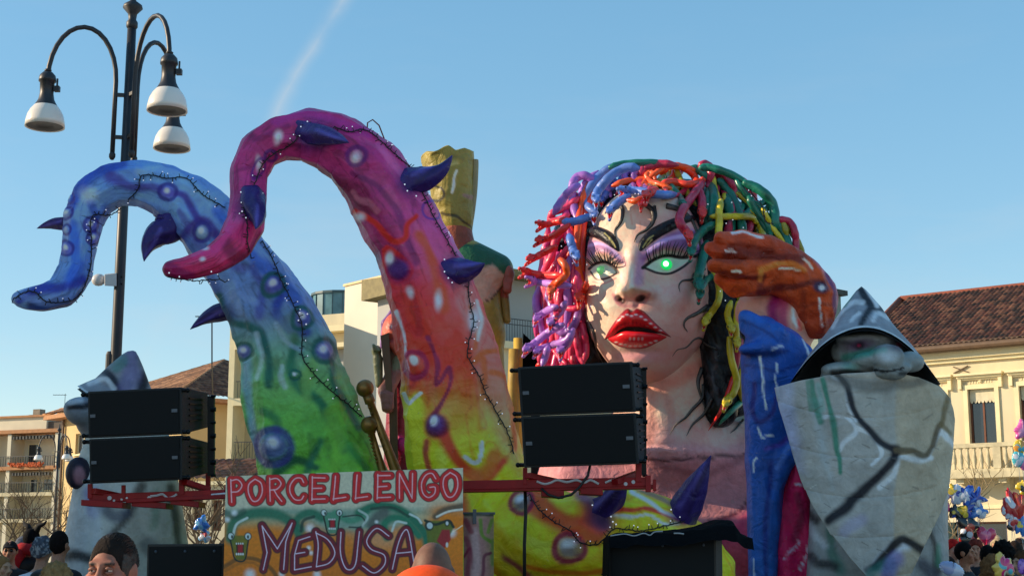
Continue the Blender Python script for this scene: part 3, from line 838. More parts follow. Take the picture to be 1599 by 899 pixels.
pt.stroke([(820, 884), (860, 893), (910, 896), (960, 888)], 4, (206, 92, 20), .7, .8); pt.stroke([(790, 872), (812, 888), (830, 905)], 6, (120, 20, 50), .8, .8)
for x, y, r in WL:
    pt.ring(x, y, r * 1.12, r * 1.12, .36, (124, 16, 52), .95); pt.blob(x, y, r * .85, r * .85, (104, 92, 92), .3, .95); pt.blob(x - 3, y - r * .3, r * .5, r * .35, (196, 196, 200), .8, .8)
pt.blob(938, 806, 24, 18, (48, 28, 70), .7, .85); pt.blob(1066, 806, 24, 14, (48, 32, 84), .7, .85)
org = Vector(P(930, 868, YL)); org.z = 1.0
t_low = empty('tentacle', org, 'low yellow and orange tentacle coiling in front of the pink bust', 'tentacle', 'giant tentacles of the float')
limb_obj('skin', V, F, M_PAPER, pt.c * GAIN, org, t_low)
TL = bvh(V, tri_fix(F))
spike(t_low, org, TL, (930, 802), (982, 742), 22, (2, 6), -0.3, Yb=YL - .22, mid=.8)
spike(t_low, org, TL, (1064, 806), (1110, 711), 25, (-2, 4), -0.3, Yb=YL - .12, mid=.7)
light_string([(828, 772), (838, 790), (862, 812), (890, 828), (905, 845), (930, 850), (950, 834), (962, 824), (1000, 828), (1040, 820), (1078, 812)], TL, YL, 'string of small lamps sagging across the low yellow tentacle', seed=8, step=6.5,
             dense=[(925, 788), (936, 777), (941, 790), (944, 798), (954, 806), (957, 814), (962, 818), (1048, 795), (1058, 803), (1062, 798), (1078, 806), (1082, 815)])
# ------------------------------------------------------------------ the snake-haired bust
YH = 17.9                      # centre of the head
bust_o = Vector(P(1045, 868, 18.2)); bust_o.z = 1.0
bust = empty('bust', bust_o, 'huge painted female bust with red lips and a tangle of snakes for hair', 'float figure')
px = S(YH)
FA = R(16)                     # face turned this much to the left
Fd = np.array([-math.sin(FA), -math.cos(FA), 0.0]); Rt = np.array([math.cos(FA), -math.sin(FA), 0.0])

# ---- head: warped ellipsoid, features raised along the facing direction
nu, nv = 430, 470
th = np.linspace(-1, 1, nv)                       # azimuth, denser in front
azm = (th * 0.62 + 0.38 * th ** 3) * math.pi
el_ = np.linspace(-math.pi / 2 + 0.02, math.pi / 2 - 0.02, nu)
EL, AZ = np.meshgrid(el_, azm, indexing='ij')
ux, uy, uz = np.cos(EL) * np.sin(AZ), np.cos(EL) * np.cos(AZ), np.sin(EL)
def sgnp(x, p): return np.sign(x) * np.abs(x) ** p
nrm = (np.abs(ux) ** 2.35 + np.abs(uy) ** 2.35 + np.abs(uz) ** 2.35) ** (1 / 2.35)
ux, uy, uz = ux / nrm, uy / nrm, uz / nrm
hw, hh, hd = 97 * px, 160 * px, 104 * px
taper = 1 - 0.22 * smst(-uz, 0.42, 1.0)
cen = np.array(P(1011, 450, YH))
V = cen + (ux * hw * taper)[..., None] * Rt + (uy * hd * (1 - 0.18 * smst(-uz, .5, 1)))[..., None] * Fd + (uz * hh)[..., None] * np.array([0, 0, 1.0])
V = V.reshape(-1, 3)
front = smst((V - cen) @ Fd, 0.0, 0.35)
q = proj(V); X, Y_ = q[:, 0], q[:, 1]
def gs(x, y, sx_, sy_, rot=0.0):
    dx, dy = X - x, Y_ - y
    if rot:
        c_, s_ = math.cos(R(rot)), math.sin(R(rot)); dx, dy = dx * c_ + dy * s_, -dx * s_ + dy * c_
    return np.exp(-(dx / sx_) ** 2 - (dy / sy_) ** 2)
def seg(pts, w):
    """distance-based ridge, 1 on the line"""
    d = np.full(len(V), 1e9)
    pts = crom(np.array(pts, float), 5)
    for a, b in zip(pts[:-1], pts[1:]):
        ab = b - a; t = np.clip(((q - a) @ ab) / (ab @ ab), 0, 1)
        d = np.minimum(d, np.linalg.norm(q - a - t[:, None] * ab, axis=1))
    return np.exp(-(d / w) ** 2)
h = np.zeros(len(V))
h += 7 * gs(944, 388, 26, 12, 15) + 8 * gs(1046, 378, 36, 13, -18)           # brow ridges
h -= 11 * gs(944, 420, 24, 17, 5) + 12 * gs(1048, 412, 36, 20, -5)           # sockets
h += 5 * seg([(925, 402), (942, 396), (962, 406)], 7) + 6 * seg([(1010, 400), (1040, 388), (1080, 392)], 9)   # lids
h += 7 * gs(944, 422, 17, 12) + 8 * gs(1044, 412, 28, 13)                    # eyeballs
ny = np.clip((Y_ - 376) / (458 - 376), 0, 1)
nose_x = 989 + (Y_ - 380) * 0.10
prof = (5 + 33 * ny ** 1.25) * smst(Y_, 362, 392) * (1 - smst(Y_, 457, 471))
h += prof * np.exp(-((X - nose_x) / (11 + 5 * ny)) ** 2)
h += 9 * gs(997, 452, 12, 11) + 11 * gs(975, 457, 8, 9) + 11 * gs(1018, 456, 9, 9)
h += 6 * gs(948, 478, 26, 24) + 9 * gs(1070, 462, 34, 30)                    # cheeks
h -= 5 * gs(935, 515, 18, 28) + 3 * gs(1078, 515, 26, 26)
h += 11 * gs(1000, 512, 52, 34)                                              # muzzle
h -= 2.5 * gs(996, 476, 5, 7)
h += 15 * gs(998, 573, 34, 20) - 4 * gs(998, 549, 26, 7)                     # chin
h -= 13 * gs(968, 466, 4.5, 4) * 1 + 14 * gs(1006, 464, 6.5, 5)              # nostril holes
h += 3 * seg([(957, 440), (965, 452), (962, 468)], 4) * 0
V = V + Fd * (h * px * front)[:, None]
V = V + np.array([0, 0, 0.0])
V = V + (fbm(V, 5, 3, 3) - .5)[:, None] * 0.012 * Fd
pt = Paint(V, (228, 172, 150), 0.06, 3, 7, wob=.12)
SK, SH, PK, PUR = (222, 176, 160), (196, 138, 132), (214, 132, 136), (112, 62, 138)
q2 = pt.q
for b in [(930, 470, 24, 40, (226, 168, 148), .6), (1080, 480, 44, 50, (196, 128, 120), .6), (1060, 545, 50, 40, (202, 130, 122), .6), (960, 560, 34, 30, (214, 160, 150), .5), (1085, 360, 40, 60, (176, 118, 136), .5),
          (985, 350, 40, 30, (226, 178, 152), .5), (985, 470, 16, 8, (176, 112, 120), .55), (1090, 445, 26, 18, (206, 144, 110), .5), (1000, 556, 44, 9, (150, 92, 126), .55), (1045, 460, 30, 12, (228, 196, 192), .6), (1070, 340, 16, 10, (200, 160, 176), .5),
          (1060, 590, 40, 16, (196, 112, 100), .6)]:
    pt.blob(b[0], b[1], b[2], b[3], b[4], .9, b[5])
pt.poly([(990, 330), (1110, 330), (1110, 600), (990, 600), (992, 470), (988, 400)], (206, 134, 128), 10, .45)  # right half toned pinker, the face's shade side put into the paint
# make-up, airbrushed
pt.poly([(916, 372), (932, 374), (955, 384), (970, 398), (978, 412), (966, 410), (950, 396), (932, 394), (919, 406), (914, 395)], PUR, 5, .72)
pt.stroke([(918, 384), (935, 380), (954, 388), (968, 402)], 3, (206, 172, 222), .9, .6)
pt.poly([(1000, 404), (1014, 384), (1040, 366), (1072, 354), (1096, 362), (1100, 400), (1086, 398), (1060, 388), (1036, 388), (1016, 400), (1004, 412)], PUR, 6, .78)
pt.stroke([(1012, 392), (1036, 376), (1066, 370), (1092, 382)], 3, (196, 160, 214), .9, .75)
pt.stroke([(1002, 398), (1000, 415), (998, 440)], 7, (150, 96, 150), .9, .55); pt.stroke([(968, 398), (976, 415), (974, 440)], 5, (190, 140, 150), .9, .4)
pt.poly([(926, 410), (942, 398), (958, 406), (962, 420), (944, 432), (928, 430)], (214, 170, 158), 3, .8)
pt.poly([(1010, 408), (1036, 390), (1062, 394), (1080, 404), (1060, 424), (1028, 428)], (220, 184, 178), 4, .8)
# eyes: sclera, rims
pt.poly([(922, 422), (930, 414), (944, 412), (956, 418), (964, 425), (950, 430), (934, 434), (925, 430)], (196, 202, 172), 1.2, 1)
pt.poly([(1008, 417), (1024, 406), (1042, 401), (1062, 404), (1078, 405), (1064, 415), (1044, 425), (1024, 424)], (176, 196, 176), 1.2, 1)
K_ = (20, 12, 16)
pt.stroke([(920, 420), (930, 412), (945, 409), (957, 415), (965, 425)], 2.2, K_, .5, 1); pt.stroke([(922, 424), (932, 436), (948, 434), (964, 426)], 1.3, K_, .6, .9)
pt.stroke([(1004, 418), (1022, 405), (1042, 399), (1064, 402), (1086, 400)], 2.6, K_, .5, 1); pt.stroke([(1006, 418), (1026, 426), (1046, 427), (1066, 417), (1080, 406)], 1.8, K_, .6, .95)
pt.stroke([(926, 440), (944, 442), (962, 434)], 1.2, (150, 90, 90), .8, .6)
# drawn brows (painted part) with gilded lights
pt.poly([(918, 360), (934, 358), (952, 366), (962, 376), (968, 390), (960, 388), (948, 380), (930, 372), (918, 370)], (26, 24, 30), 2, .95)
pt.poly([(998, 386), (1010, 368), (1030, 354), (1056, 344), (1072, 342), (1060, 356), (1034, 368), (1014, 382), (1002, 392)], (24, 22, 28), 2, .98)
for s_ in ([(948, 368), (956, 376), (963, 386)], [(952, 366), (960, 376)], [(1002, 384), (1008, 374), (1016, 366)], [(1008, 382), (1016, 372), (1024, 366)]):
    pt.stroke(s_, 1.0, (206, 190, 120), .7, .9)
pt.blob(970, 470, 7, 5.5, (40, 20, 22), .35, .95, -20); pt.blob(1000, 466, 9, 6, (24, 12, 14), .35, .98, -20)
pt.stroke([(958, 460), (966, 474), (984, 478), (1004, 474), (1014, 460)], 2.4, (168, 104, 110), .9, .6)
pt.stroke([(981, 400), (984, 425), (986, 448)], 5, (236, 200, 186), .9, .5)
for s_ in ([(950, 340), (948, 350)], [(985, 335), (987, 350)], [(1000, 345), (1000, 362)]): pt.stroke(s_, 1.2, (180, 130, 110), .8, .5)
# open mouth: dark inside
pt.poly([(952, 524), (968, 504), (984, 499), (1000, 500), (1018, 509), (1036, 520), (1016, 522), (996, 527), (972, 527)], (34, 6, 12), 1.5, 1)
F = grid_faces(nu, nv)
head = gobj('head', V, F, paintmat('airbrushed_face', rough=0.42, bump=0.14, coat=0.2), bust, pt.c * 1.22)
TF = bvh(V[:], F)
def onface(x, y, out=0.0, tree=None, miss=17.6):
    h_, n_ = hit(tree or TF, x, y)
    p = h_ if h_ is not None else P(x, y, miss)
    return p + (CAMP - p).normalized() * out

# ---- lips
def lip(name, outer, inner, bulge, nu_=90, nv_=26, up=True):
    O, I = crom(np.array(outer, float), 12), crom(np.array(inner, float), 12)
    def rs(Q, n):
        L = np.concatenate([[0], np.cumsum(np.linalg.norm(np.diff(Q, axis=0), axis=1))]); t = np.linspace(0, L[-1], n)
        return np.stack([np.interp(t, L, Q[:, k]) for k in (0, 1)], 1)
    O, I = rs(O, nu_), rs(I, nu_)
    Vv = []
    for i in range(nu_):
        for j in range(nv_):
            s_ = j / (nv_ - 1); p = O[i] * (1 - s_) + I[i] * s_
            u_ = i / (nu_ - 1)
            b = bulge * (math.sin(math.pi * u_) ** 0.5) * (math.sin(math.pi * min(1, s_ * 0.92 + 0.02)) ** 0.6)
            w = onface(p[0], p[1], -0.02)
            Vv.append(tuple(w + Vector(Fd) * (b * px)))
    Vv = np.array(Vv)
    ptl = Paint(Vv, (196, 26, 34), .12, 8, 1, wob=0)
    return Vv, ptl, O, I
UO = [(944, 530), (952, 514), (968, 492), (980, 482), (988, 486), (996, 482), (1008, 488), (1026, 506), (1050, 527)]
UI = [(944, 531), (956, 526), (968, 516), (980, 511), (988, 511), (998, 511), (1014, 514), (1032, 521), (1050, 528)]
LO = [(948, 530), (958, 537), (972, 543), (990, 545), (1008, 544), (1026, 536), (1044, 527)]
LI = [(950, 528), (960, 524), (974, 518), (990, 518), (1006, 519), (1024, 521), (1042, 525)]
Vl, pl, O, I = lip('upper_lip', UO, UI, 15)
pl.stroke(UO, 2.2, (120, 12, 36), .6, .8); pl.stroke(UI, 2.5, (110, 8, 20), .7, .7)
for x, y in ((966, 500), (972, 494), (979, 491), (986, 493), (993, 491), (1001, 494), (1008, 499), (1016, 505), (1023, 511), (1031, 516)): pl.blob(x, y, 2.4, 1.2, (255, 226, 224), .8, .7)
for x in range(958, 1044, 6): pl.stroke([(x, 500 + abs(x - 988) * .42), (x + (x - 990) * .05, 508 + abs(x - 988) * .32)], .8, (142, 14, 26), .8, .6, smooth=False)
M_LIP = paintmat('glossy_lips', rough=0.22, bump=0.12, coat=0.7)
gobj('upper_lip', Vl, grid_faces(90, 26), M_LIP, bust, pl.c * 1.15)
Vl, pl, O, I = lip('lower_lip', LO, LI, 14)
pl.stroke(LO, 2, (120, 12, 36), .6, .8)
for x, y in ((962, 534), (969, 537), (976, 538), (984, 540), (992, 540), (1000, 540), (1008, 538), (1016, 535), (1024, 532)): pl.blob(x, y, 2.6, 1.1, (255, 230, 228), .8, .65)
for x in (984, 990, 997, 1003): pl.blob(x, 529, 1.6, 2.4, (240, 170, 170), .8, .7)
gobj('lower_lip', Vl, grid_faces(90, 26), M_LIP, bust, pl.c * 1.15)

# ---- lit eyes
M_EYE = pmat('lit_green_eye', (20, 190, 90), 0.15, var=0.2, vscale=20, emit=0.7)
M_EYED = pmat('dim_green_eye', (110, 190, 120), 0.15, var=0.2, vscale=20, emit=0.25)
M_CORE = pmat('lamp_core', (200, 255, 220), 0.2, emit=2.0, var=0.02)
for (x, y, r, m, cr) in ((939, 422, 9.5, M_EYED, 2.6), (1041, 413, 11.5, M_EYE, 4.2)):
    c = onface(x, y, 0.0)
    e = MB().ball(c + Vector(Fd) * 0.01, r * .76 * px, 20, (1, .5, .95)).build('iris', m, bust, smooth=True)
    MB().ball(c + Vector(Fd) * (r * px * .5 + .006), cr * px, 12, (1, .4, 1)).build('pupil_lamp', M_CORE if r > 10 else M_EYED, e, smooth=True)
# ---- lashes
M_BLACK = pmat('black_lacquer', (12, 10, 14), 0.3, var=0.2)
M_HAIR = paintmat('painted_black_hair', rough=0.32, bump=0.5)
for nm, roots, tips in (('lashes', [(924, 414), (930, 411), (938, 408), (946, 409), (953, 412), (959, 417)], [(908, 398), (916, 388), (928, 386), (944, 388), (957, 394), (966, 404)]),
                        ('lashes', [(1014, 409), (1022, 405), (1031, 401), (1040, 399), (1049, 399), (1058, 400), (1067, 401), (1075, 401), (1082, 400)], [(1008, 388), (1020, 380), (1032, 376), (1044, 375), (1056, 376), (1068, 379), (1080, 383), (1090, 388), (1100, 394)])):
    mb = MB()
    for a, b in zip(roots, tips):
        for du in (0, .5):
            a2 = (a[0] + du * 7, a[1]); b2 = (b[0] + du * 9, b[1] + du * 3)
            pa = onface(*a2, 0.012); pb = onface(*b2, 0.05)
            mid = (pa + pb) / 2 + Vector(Fd) * 0.05
            mb.tube([pa, mid, pb], [1.0 * px, .8 * px, .25 * px], 5)
    mb.build(nm, M_BLACK, bust, smooth=True)
# ---- raised brows
def brow(pts):
    Q = crom(np.array(pts, float), 24)
    Vv, Ff = [], []
    pos = [onface(a[0], a[1], 0.0) for a in Q]
    mb = MB(); mb.tube([p - Vector((0, -.01, 0)) for p in pos], [a[2] * px for a in Q], 40)
    v = np.array(mb.v); pb_ = Paint(v, (22, 20, 26), .2, 8, 3, wob=0)
    return mb, v, pb_
for pts, ln in (([(917, 362, 5), (930, 362, 9), (946, 369, 10), (958, 380, 8), (967, 392, 2)], [[(944, 364), (954, 374), (961, 386)], [(950, 370), (957, 380)]]),
                ([(999, 392, 2), (1006, 380, 8), (1022, 366, 10), (1044, 353, 9), (1066, 344, 7), (1084, 340, 4)], [[(1004, 386), (1012, 374), (1020, 368)], [(1010, 384), (1018, 374)]])):
    mb, v, pb_ = brow(pts)
    for l in ln: pb_.stroke(l, .9, (186, 170, 106), .7, .85)
    gobj('eyebrow', v, mb.f, M_HAIR, bust, pb_.c)

# ---- neck, shoulders, chest
def p3(x, y, Y): return np.array(P(x, y, Y))
prs = [s_cap(p3(1080, 715, 18.5), p3(1185, 712, 18.5), 48 * px, 50 * px), s_cap(p3(1035, 540, 18.25), p3(1040, 690, 18.3), 76 * px, 92 * px)]
prs += [s_cap(p3(900, 745, 18.5), p3(1180, 742, 18.5), 62 * px, 66 * px), s_cap(p3(905, 860, 18.5), p3(1170, 860, 18.5), 110 * px, 112 * px), s_cap(p3(900, 990, 18.5), p3(1170, 990, 18.5), 110 * px, 112 * px)]
V, F = sculpt(prs, 0.04, .35)
V = V[:]
qn = proj(V)
# drapery edge across the chest
step = smst(qn[:, 1], 708 - 12, 712 - 12)
V[:, 1] -= 0.05 * step * (V[:, 1] < 18.4)
V += (fbm(V, 2.2, 4, 3) - .5)[:, None] * 0.09
pt = Paint(V, (206, 142, 138), .1, 2.5, 3)
pt.grad([560, 640, 690, 720, 800, 899], [(222, 158, 136), (226, 170, 148), (214, 156, 154), (196, 128, 134), (178, 116, 118), (170, 106, 108)])
pt.mott(.12, 2.6, 5)
pt.stroke([(1010, 600), (1050, 596), (1095, 570)], 12, (214, 118, 96), .8, .7); pt.stroke([(1015, 625), (1018, 660), (1010, 690)], 9, (196, 124, 110), .8, .55); pt.stroke([(1045, 625), (1050, 650)], 8, (196, 124, 110), .8, .5)
pt.stroke([(1085, 640), (1060, 670), (1120, 690), (1168, 660)], 10, (228, 176, 160), .8, .5)
pt.stroke([(850, 724), (960, 722), (1060, 716), (1170, 708)], 2.2, (84, 52, 56), .6, .8); pt.stroke([(1040, 730), (1100, 738), (1168, 712)], 5, (150, 88, 94), .9, .6)
pt.stroke([(1180, 760), (1150, 800), (1090, 822), (1060, 826)], 2.6, (90, 50, 56), .7, .85)
pt.poly([(1175, 790), (1150, 810), (1085, 834), (1060, 899), (1175, 899)], (190, 40, 92), 14, .8); pt.poly([(1175, 840), (1130, 850), (1120, 899), (1175, 899)], (188, 84, 92), 10, .7)
pt.stroke([(1010, 760), (1040, 800)], 6, (168, 96, 100), .9, .5)
gobj('torso', V, F, paintmat('airbrushed_torso', rough=0.5, bump=0.3, coat=0.1), bust, pt.c * 1.1)
TT = bvh(V, F)

# ---- black hair mass under the snakes
prs = [s_ell(p3(1045, 440, 18.75), (1.42, 1.12, 1.36)), s_ell(p3(900, 450, 18.5), (.42, .5, 1.05)), s_cap(p3(905, 420, 18.3), p3(915, 600, 18.3), .36, .26),
       s_cap(p3(1150, 420, 18.5), p3(1140, 600, 18.35), .5, .42), s_cap(p3(1126, 500, 18.0), p3(1124, 640, 17.85), .32, .22)]
V, F = sculpt(prs, 0.05, .25)
ang = np.arctan2(V[:, 0] - p3(1045, 440, 18)[0], V[:, 2] - 5.2)
V += (np.sin(ang * 70 + V[:, 2] * 3 + fbm(V, 2, 1, 2) * 8) * 0.02)[:, None] * np.array([0, -1, 0])
pt = Paint(V, (14, 12, 15), .3, 4, 3)
for s_ in ([(1100, 520), (1094, 560), (1112, 600), (1104, 640)], [(1120, 540), (1114, 590), (1126, 630)], [(1150, 500), (1158, 560), (1150, 600)], [(918, 500), (924, 540), (936, 566)]): pt.stroke(s_, 1.5, (84, 76, 80), .8, .6)
gobj('hair', V, F, M_HAIR, bust, pt.c)
TC = bvh(V, F)
# ---- wavy painted locks on face, neck
locks = [([(962, 316), (972, 326), (970, 345), (960, 360), (962, 372)], 6), ([(1005, 318), (1018, 328), (1020, 345), (1010, 358), (996, 366), (990, 378)], 7), ([(1022, 322), (1024, 340), (1014, 354)], 4),
         ([(1100, 420), (1084, 428), (1080, 436), (1066, 438), (1060, 446), (1062, 456)], 4), ([(1098, 430), (1086, 440), (1078, 440)], 5), ([(1112, 480), (1090, 488), (1072, 498), (1068, 508), (1074, 518)], 5), ([(1104, 478), (1084, 492), (1076, 494)], 6),
         ([(1120, 545), (1104, 538), (1094, 528), (1084, 530), (1072, 542), (1058, 546), (1050, 556)], 3.5), ([(1098, 600), (1096, 622), (1080, 640), (1070, 652), (1056, 662), (1046, 678)], 5), ([(1112, 622), (1100, 645), (1082, 662), (1072, 680)], 5), ([(1096, 575), (1090, 600), (1102, 640)], 7),
         ([(918, 500), (928, 520), (932, 545), (942, 568)], 6), ([(912, 470), (918, 500), (924, 530)], 7), ([(1160, 655), (1150, 668), (1140, 676)], 3), ([(1040, 322), (1060, 328), (1080, 345), (1092, 380), (1096, 410)], 9)]
for pts, w in locks:
    Q = crom(np.array(pts, float), 6); n = len(Q)
    pos = []
    for a in Q:
        c = [h_ for h_ in (hit(TF, *a)[0], hit(TT, *a)[0], hit(TC, *a)[0]) if h_ is not None]
        p = min(c, key=lambda v: v.y) if c else P(a[0], a[1], 17.8)
        pos.append(p + (CAMP - p).normalized() * 0.01)
    rad = [w * .62 * px * (1 - 0.9 * (i / (n - 1)) ** 1.5) for i in range(n)]
    mb = MB(); mb.tube(pos, rad, 8)
    v = np.array(mb.v); pk = Paint(v, (16, 14, 18), .2, 8, 2)
    pk.stroke([(a[0] - 1, a[1]) for a in pts], w * .25, (120, 112, 104), .8, .5)
    gobj('lock_of_hair', v, mb.f, M_HAIR, bust, pk.c)
# ------------------------------------------------------------------ snakes
SN = {'blue': (78, 108, 172), 'dkblue': (66, 86, 158), 'purple': (132, 84, 158), 'lilac': (150, 102, 176), 'pink': (196, 44, 82), 'magenta': (172, 44, 104), 'crimson': (158, 28, 58), 'red': (214, 36, 30),
      'orange': (226, 72, 20), 'green': (16, 92, 74), 'ltgreen': (40, 120, 96), 'yellow': (186, 162, 30), 'olive': (140, 128, 34), 'redor': (220, 52, 28)}
def snakemat(nm):
    key = 'snake_' + nm
    if key in MATS: return MATS[key]
    m, nt, b = nodes_of(key)
    at = nt.nodes.new('ShaderNodeAttribute'); at.attribute_name = 'Col'
    sp = nt.nodes.new('ShaderNodeSeparateColor'); nt.links.new(at.outputs['Color'], sp.inputs[0])
    tc = nt.nodes.new('ShaderNodeTexCoord')
    nz = nt.nodes.new('ShaderNodeTexNoise'); nz.inputs['Scale'].default_value = 5; nz.inputs['Detail'].default_value = 6
    nt.links.new(tc.outputs['Object'], nz.inputs['Vector'])
    c = lin(SN[nm])
    rp = nt.nodes.new('ShaderNodeValToRGB'); rp.color_ramp.elements[0].position = .32; rp.color_ramp.elements[1].position = .68
    rp.color_ramp.elements[0].color = tuple(np.clip(c * 1.1, 0, 1)) + (1,); rp.color_ramp.elements[1].color = tuple(np.clip(c * 1.9, 0, .9)) + (1,)
    nt.links.new(nz.outputs['Fac'], rp.inputs[0])
    def mixc(f, a, col):
        x = nt.nodes.new('ShaderNodeMix'); x.data_type = 'RGBA'
        nt.links.new(f, x.inputs[0]); nt.links.new(a, x.inputs[6]); x.inputs[7].default_value = col; return x.outputs[2]
    o = mixc(sp.outputs[0], rp.outputs[0], L4((214, 28, 34)))
    o = mixc(sp.outputs[1], o, L4((238, 232, 226)))
    o = mixc(sp.outputs[2], o, L4((10, 8, 12)))
    nt.links.new(o, b.inputs['Base Color'])
    bp = nt.nodes.new('ShaderNodeBump'); bp.inputs['Strength'].default_value = .3; bp.inputs['Distance'].default_value = .02
    n2 = nt.nodes.new('ShaderNodeTexNoise'); n2.inputs['Scale'].default_value = 22; n2.inputs['Detail'].default_value = 4
    nt.links.new(tc.outputs['Object'], n2.inputs['Vector']); nt.links.new(n2.outputs['Fac'], bp.inputs['Height']); nt.links.new(bp.outputs[0], b.inputs['Normal'])
    b.inputs['Roughness'].default_value = .4; b.inputs['Coat Weight'].default_value = .22; b.inputs['Coat Roughness'].default_value = .15
    MATS[key] = m
    return m
# head sculpt, facing +X, about 2 long
def snake_head_mesh():
    pr = [s_ell((0.05, 0, .16), (.62, .50, .36)), s_ell((.62, 0, .32), (.46, .38, .19)), s_cap((-.9, 0, 0), (-.2, 0, .05), .36, .40), s_cap((.0, 0, -.2), (.74, 0, -.70), .30, .19), s_cap((.98, 0, .36), (1.0, 0, .26), .14, .12),
          s_ell((.22, .34, .46), (.2, .13, .13)), s_ell((.22, -.34, .46), (.2, .13, .13))]
    cuts = [s_cap((.38, 0, -.14), (1.25, 0, -.22), .18, .34), s_ell((.7, 0, -.14), (.5, .27, .24))]
    V, F = sculpt(pr, .065, .18, cuts, .06)
    c = np.zeros((len(V), 3))
    d = np.minimum(cuts[0][0](V), cuts[1][0](V))
    c[:, 0] = smst(-d, -.10, -.04)
    e = np.minimum(np.linalg.norm(V - [.32, .42, .50], axis=1), np.linalg.norm(V - [.32, -.42, .50], axis=1)); c[:, 2] = 1 - smst(e, .08, .13)
    vs = [tuple(v) for v in V]; fs = [tuple(int(i) for i in f) for f in F]; cc = [tuple(x) for x in c]
    for (x, y, z, dz) in ((.88, .16, .2, -.32), (.88, -.16, .2, -.32), (.68, .14, -.56, .24), (.68, -.14, -.56, .24)):
        b = len(vs)
        for k in range(6):
            a = k * math.pi / 3; vs.append((x + .055 * math.cos(a), y + .055 * math.sin(a), z))
        vs.append((x + .03, y, z + dz)); cc += [(0, 1, 0)] * 7
        fs += [(b + k, b + (k + 1) % 6, b + 6) for k in range(6)]
    me = mesh_np('snake_head', np.array(vs), fs, np.array(cc))
    me.materials.append(None)
    return me
HEADM = snake_head_mesh()
spx = S(17.5)
def sdepth(x, y, tree=True):
    c = [h_.y for h_ in (hit(TF, x, y)[0], hit(TC, x, y)[0]) if h_ is not None]
    if c: return min(c)
    return None
nsn = 0
def snake(col, pts, w=7.5, head=None, lay=0.0, tip=1.0, miss=17.75, hs=1.0, face=None):
    """pts: photo pixels along the body; head: (x,y) pixel it looks toward from the last point, or 'cam' when it gapes at the viewer"""
    global nsn
    nsn += 1
    Q = crom(np.array([(p[0], p[1]) for p in pts], float), 8)
    dep = np.array([(lambda v: v if v is not None else np.nan)(sdepth(*a)) for a in Q])
    if np.all(np.isnan(dep)): dep[:] = miss
    ok = ~np.isnan(dep); ii = np.arange(len(dep)); dep = np.interp(ii, ii[ok], dep[ok])
    dep = np.minimum(dep, 18.6)
    k = np.array([.2, .6, .2])
    for _ in range(6): dep = np.convolve(np.pad(dep, 1, 'edge'), k, 'valid')
    wv = 0.02 * np.sin(ii * .45 + nsn)
    if head is not None and pts[0][0] < 915 and pts[0][1] > 338: lay = lay + 2.4
    dep = dep - w * spx * 0.9 - lay * 0.13 + wv
    pos = [P(a[0], a[1], d) for a, d in zip(Q, dep)]
    n = len(pos); r0 = w * spx
    rad = [r0 * (0.35 + 0.65 * min(1, (i + 1) / 4)) * (1 - (1 - tip) * (i / (n - 1))) * (1 + .04 * math.sin(i * 1.3 + nsn)) for i in range(n)]
    if head is None:
        for j, f_ in enumerate((.25, .5, .68, .82, .92)):
            if j < n: rad[-1 - j] *= f_
    mb = MB(); mb.tube(pos, rad, 12)
    m = snakemat(col)
    v = np.array(mb.v)
    b = gobj('snake', v, mb.f, m, bust, np.zeros((len(v), 3)))
    if head is not None:
        hp = pos[-1]
        back = (pos[-1] - pos[-3]).normalized()
        if head == 'cam':
            d = ((CAMP - hp).normalized() + Vector((0, 0, -.25)) + back * .3).normalized()
        else:
            tgt = P(head[0], head[1], hp.y - .25 * 0.3)
            d = (tgt - hp).normalized()
            d = (d + Vector((0, -.28, 0))).normalized()
        upv = Vector((0, -.45, 1.0)) if abs(d.z) < .75 else Vector((0, -1, 0.25))
        if head != 'cam' and d.z < -.3: upv = Vector((d.x * .2, -1, .3))
        yv = upv.cross(d).normalized(); zv = d.cross(yv).normalized()
        sc = 2.15 * w * spx * 1.0 * hs
        M3 = Matrix((d, yv, zv)).transposed().to_4x4()
        h_ = bpy.data.objects.new('snake_head', HEADM); COL.objects.link(h_)
        h_.parent = b
        h_.matrix_local = Matrix.Translation(hp - wloc(b) + d * sc * .55) @ M3 @ Matrix.Scale(sc, 4)
        h_.material_slots[0].link = 'OBJECT'; h_.material_slots[0].material = snakemat(col if face is None else face)
    return b

T_ = True
# top left, round the brow
snake('purple', [(940, 300), (918, 276), (900, 278), (893, 296), (896, 320), (902, 348)], 7.5)
snake('purple', [(905, 288), (888, 300), (874, 318), (864, 336)], 7)
snake('lilac', [(935, 268), (915, 285), (908, 305), (906, 330)], 6.5)
snake('pink', [(905, 308), (884, 324), (864, 332), (861, 344), (878, 342), (890, 334)], 6.5, lay=.6)
snake('magenta', [(900, 300), (888, 322), (882, 350), (884, 380)], 7)
snake('orange', [(932, 276), (916, 296), (908, 318), (903, 350), (901, 390), (903, 420), (912, 450)], 6, lay=.5)
snake('redor', [(928, 280), (922, 310), (912, 345), (908, 400), (911, 445), (916, 475)], 6)
snake('blue', [(975, 262), (952, 263), (930, 282), (916, 304), (918, 322), (934, 334)], 7.5, lay=.6)
snake('blue', [(998, 263), (978, 262), (955, 274), (938, 292), (930, 306)], 7.5, (931, 318), lay=.9, face='blue')
snake('dkblue', [(962, 288), (952, 296), (945, 305), (940, 312)], 7, 'cam', lay=1.0, hs=.9)
snake('blue', [(878, 346), (896, 346), (916, 340), (924, 338)], 6.8, 'cam', lay=1.5, miss=17.2)
snake('blue', [(985, 304), (966, 316), (955, 326)], 7, 'cam', lay=1.2)
snake('blue', [(1056, 304), (1030, 304), (1000, 299), (982, 298)], 7, (962, 302), lay=1.5, hs=1.1)
snake('dkblue', [(1006, 262), (992, 266), (980, 280), (974, 292)], 7)
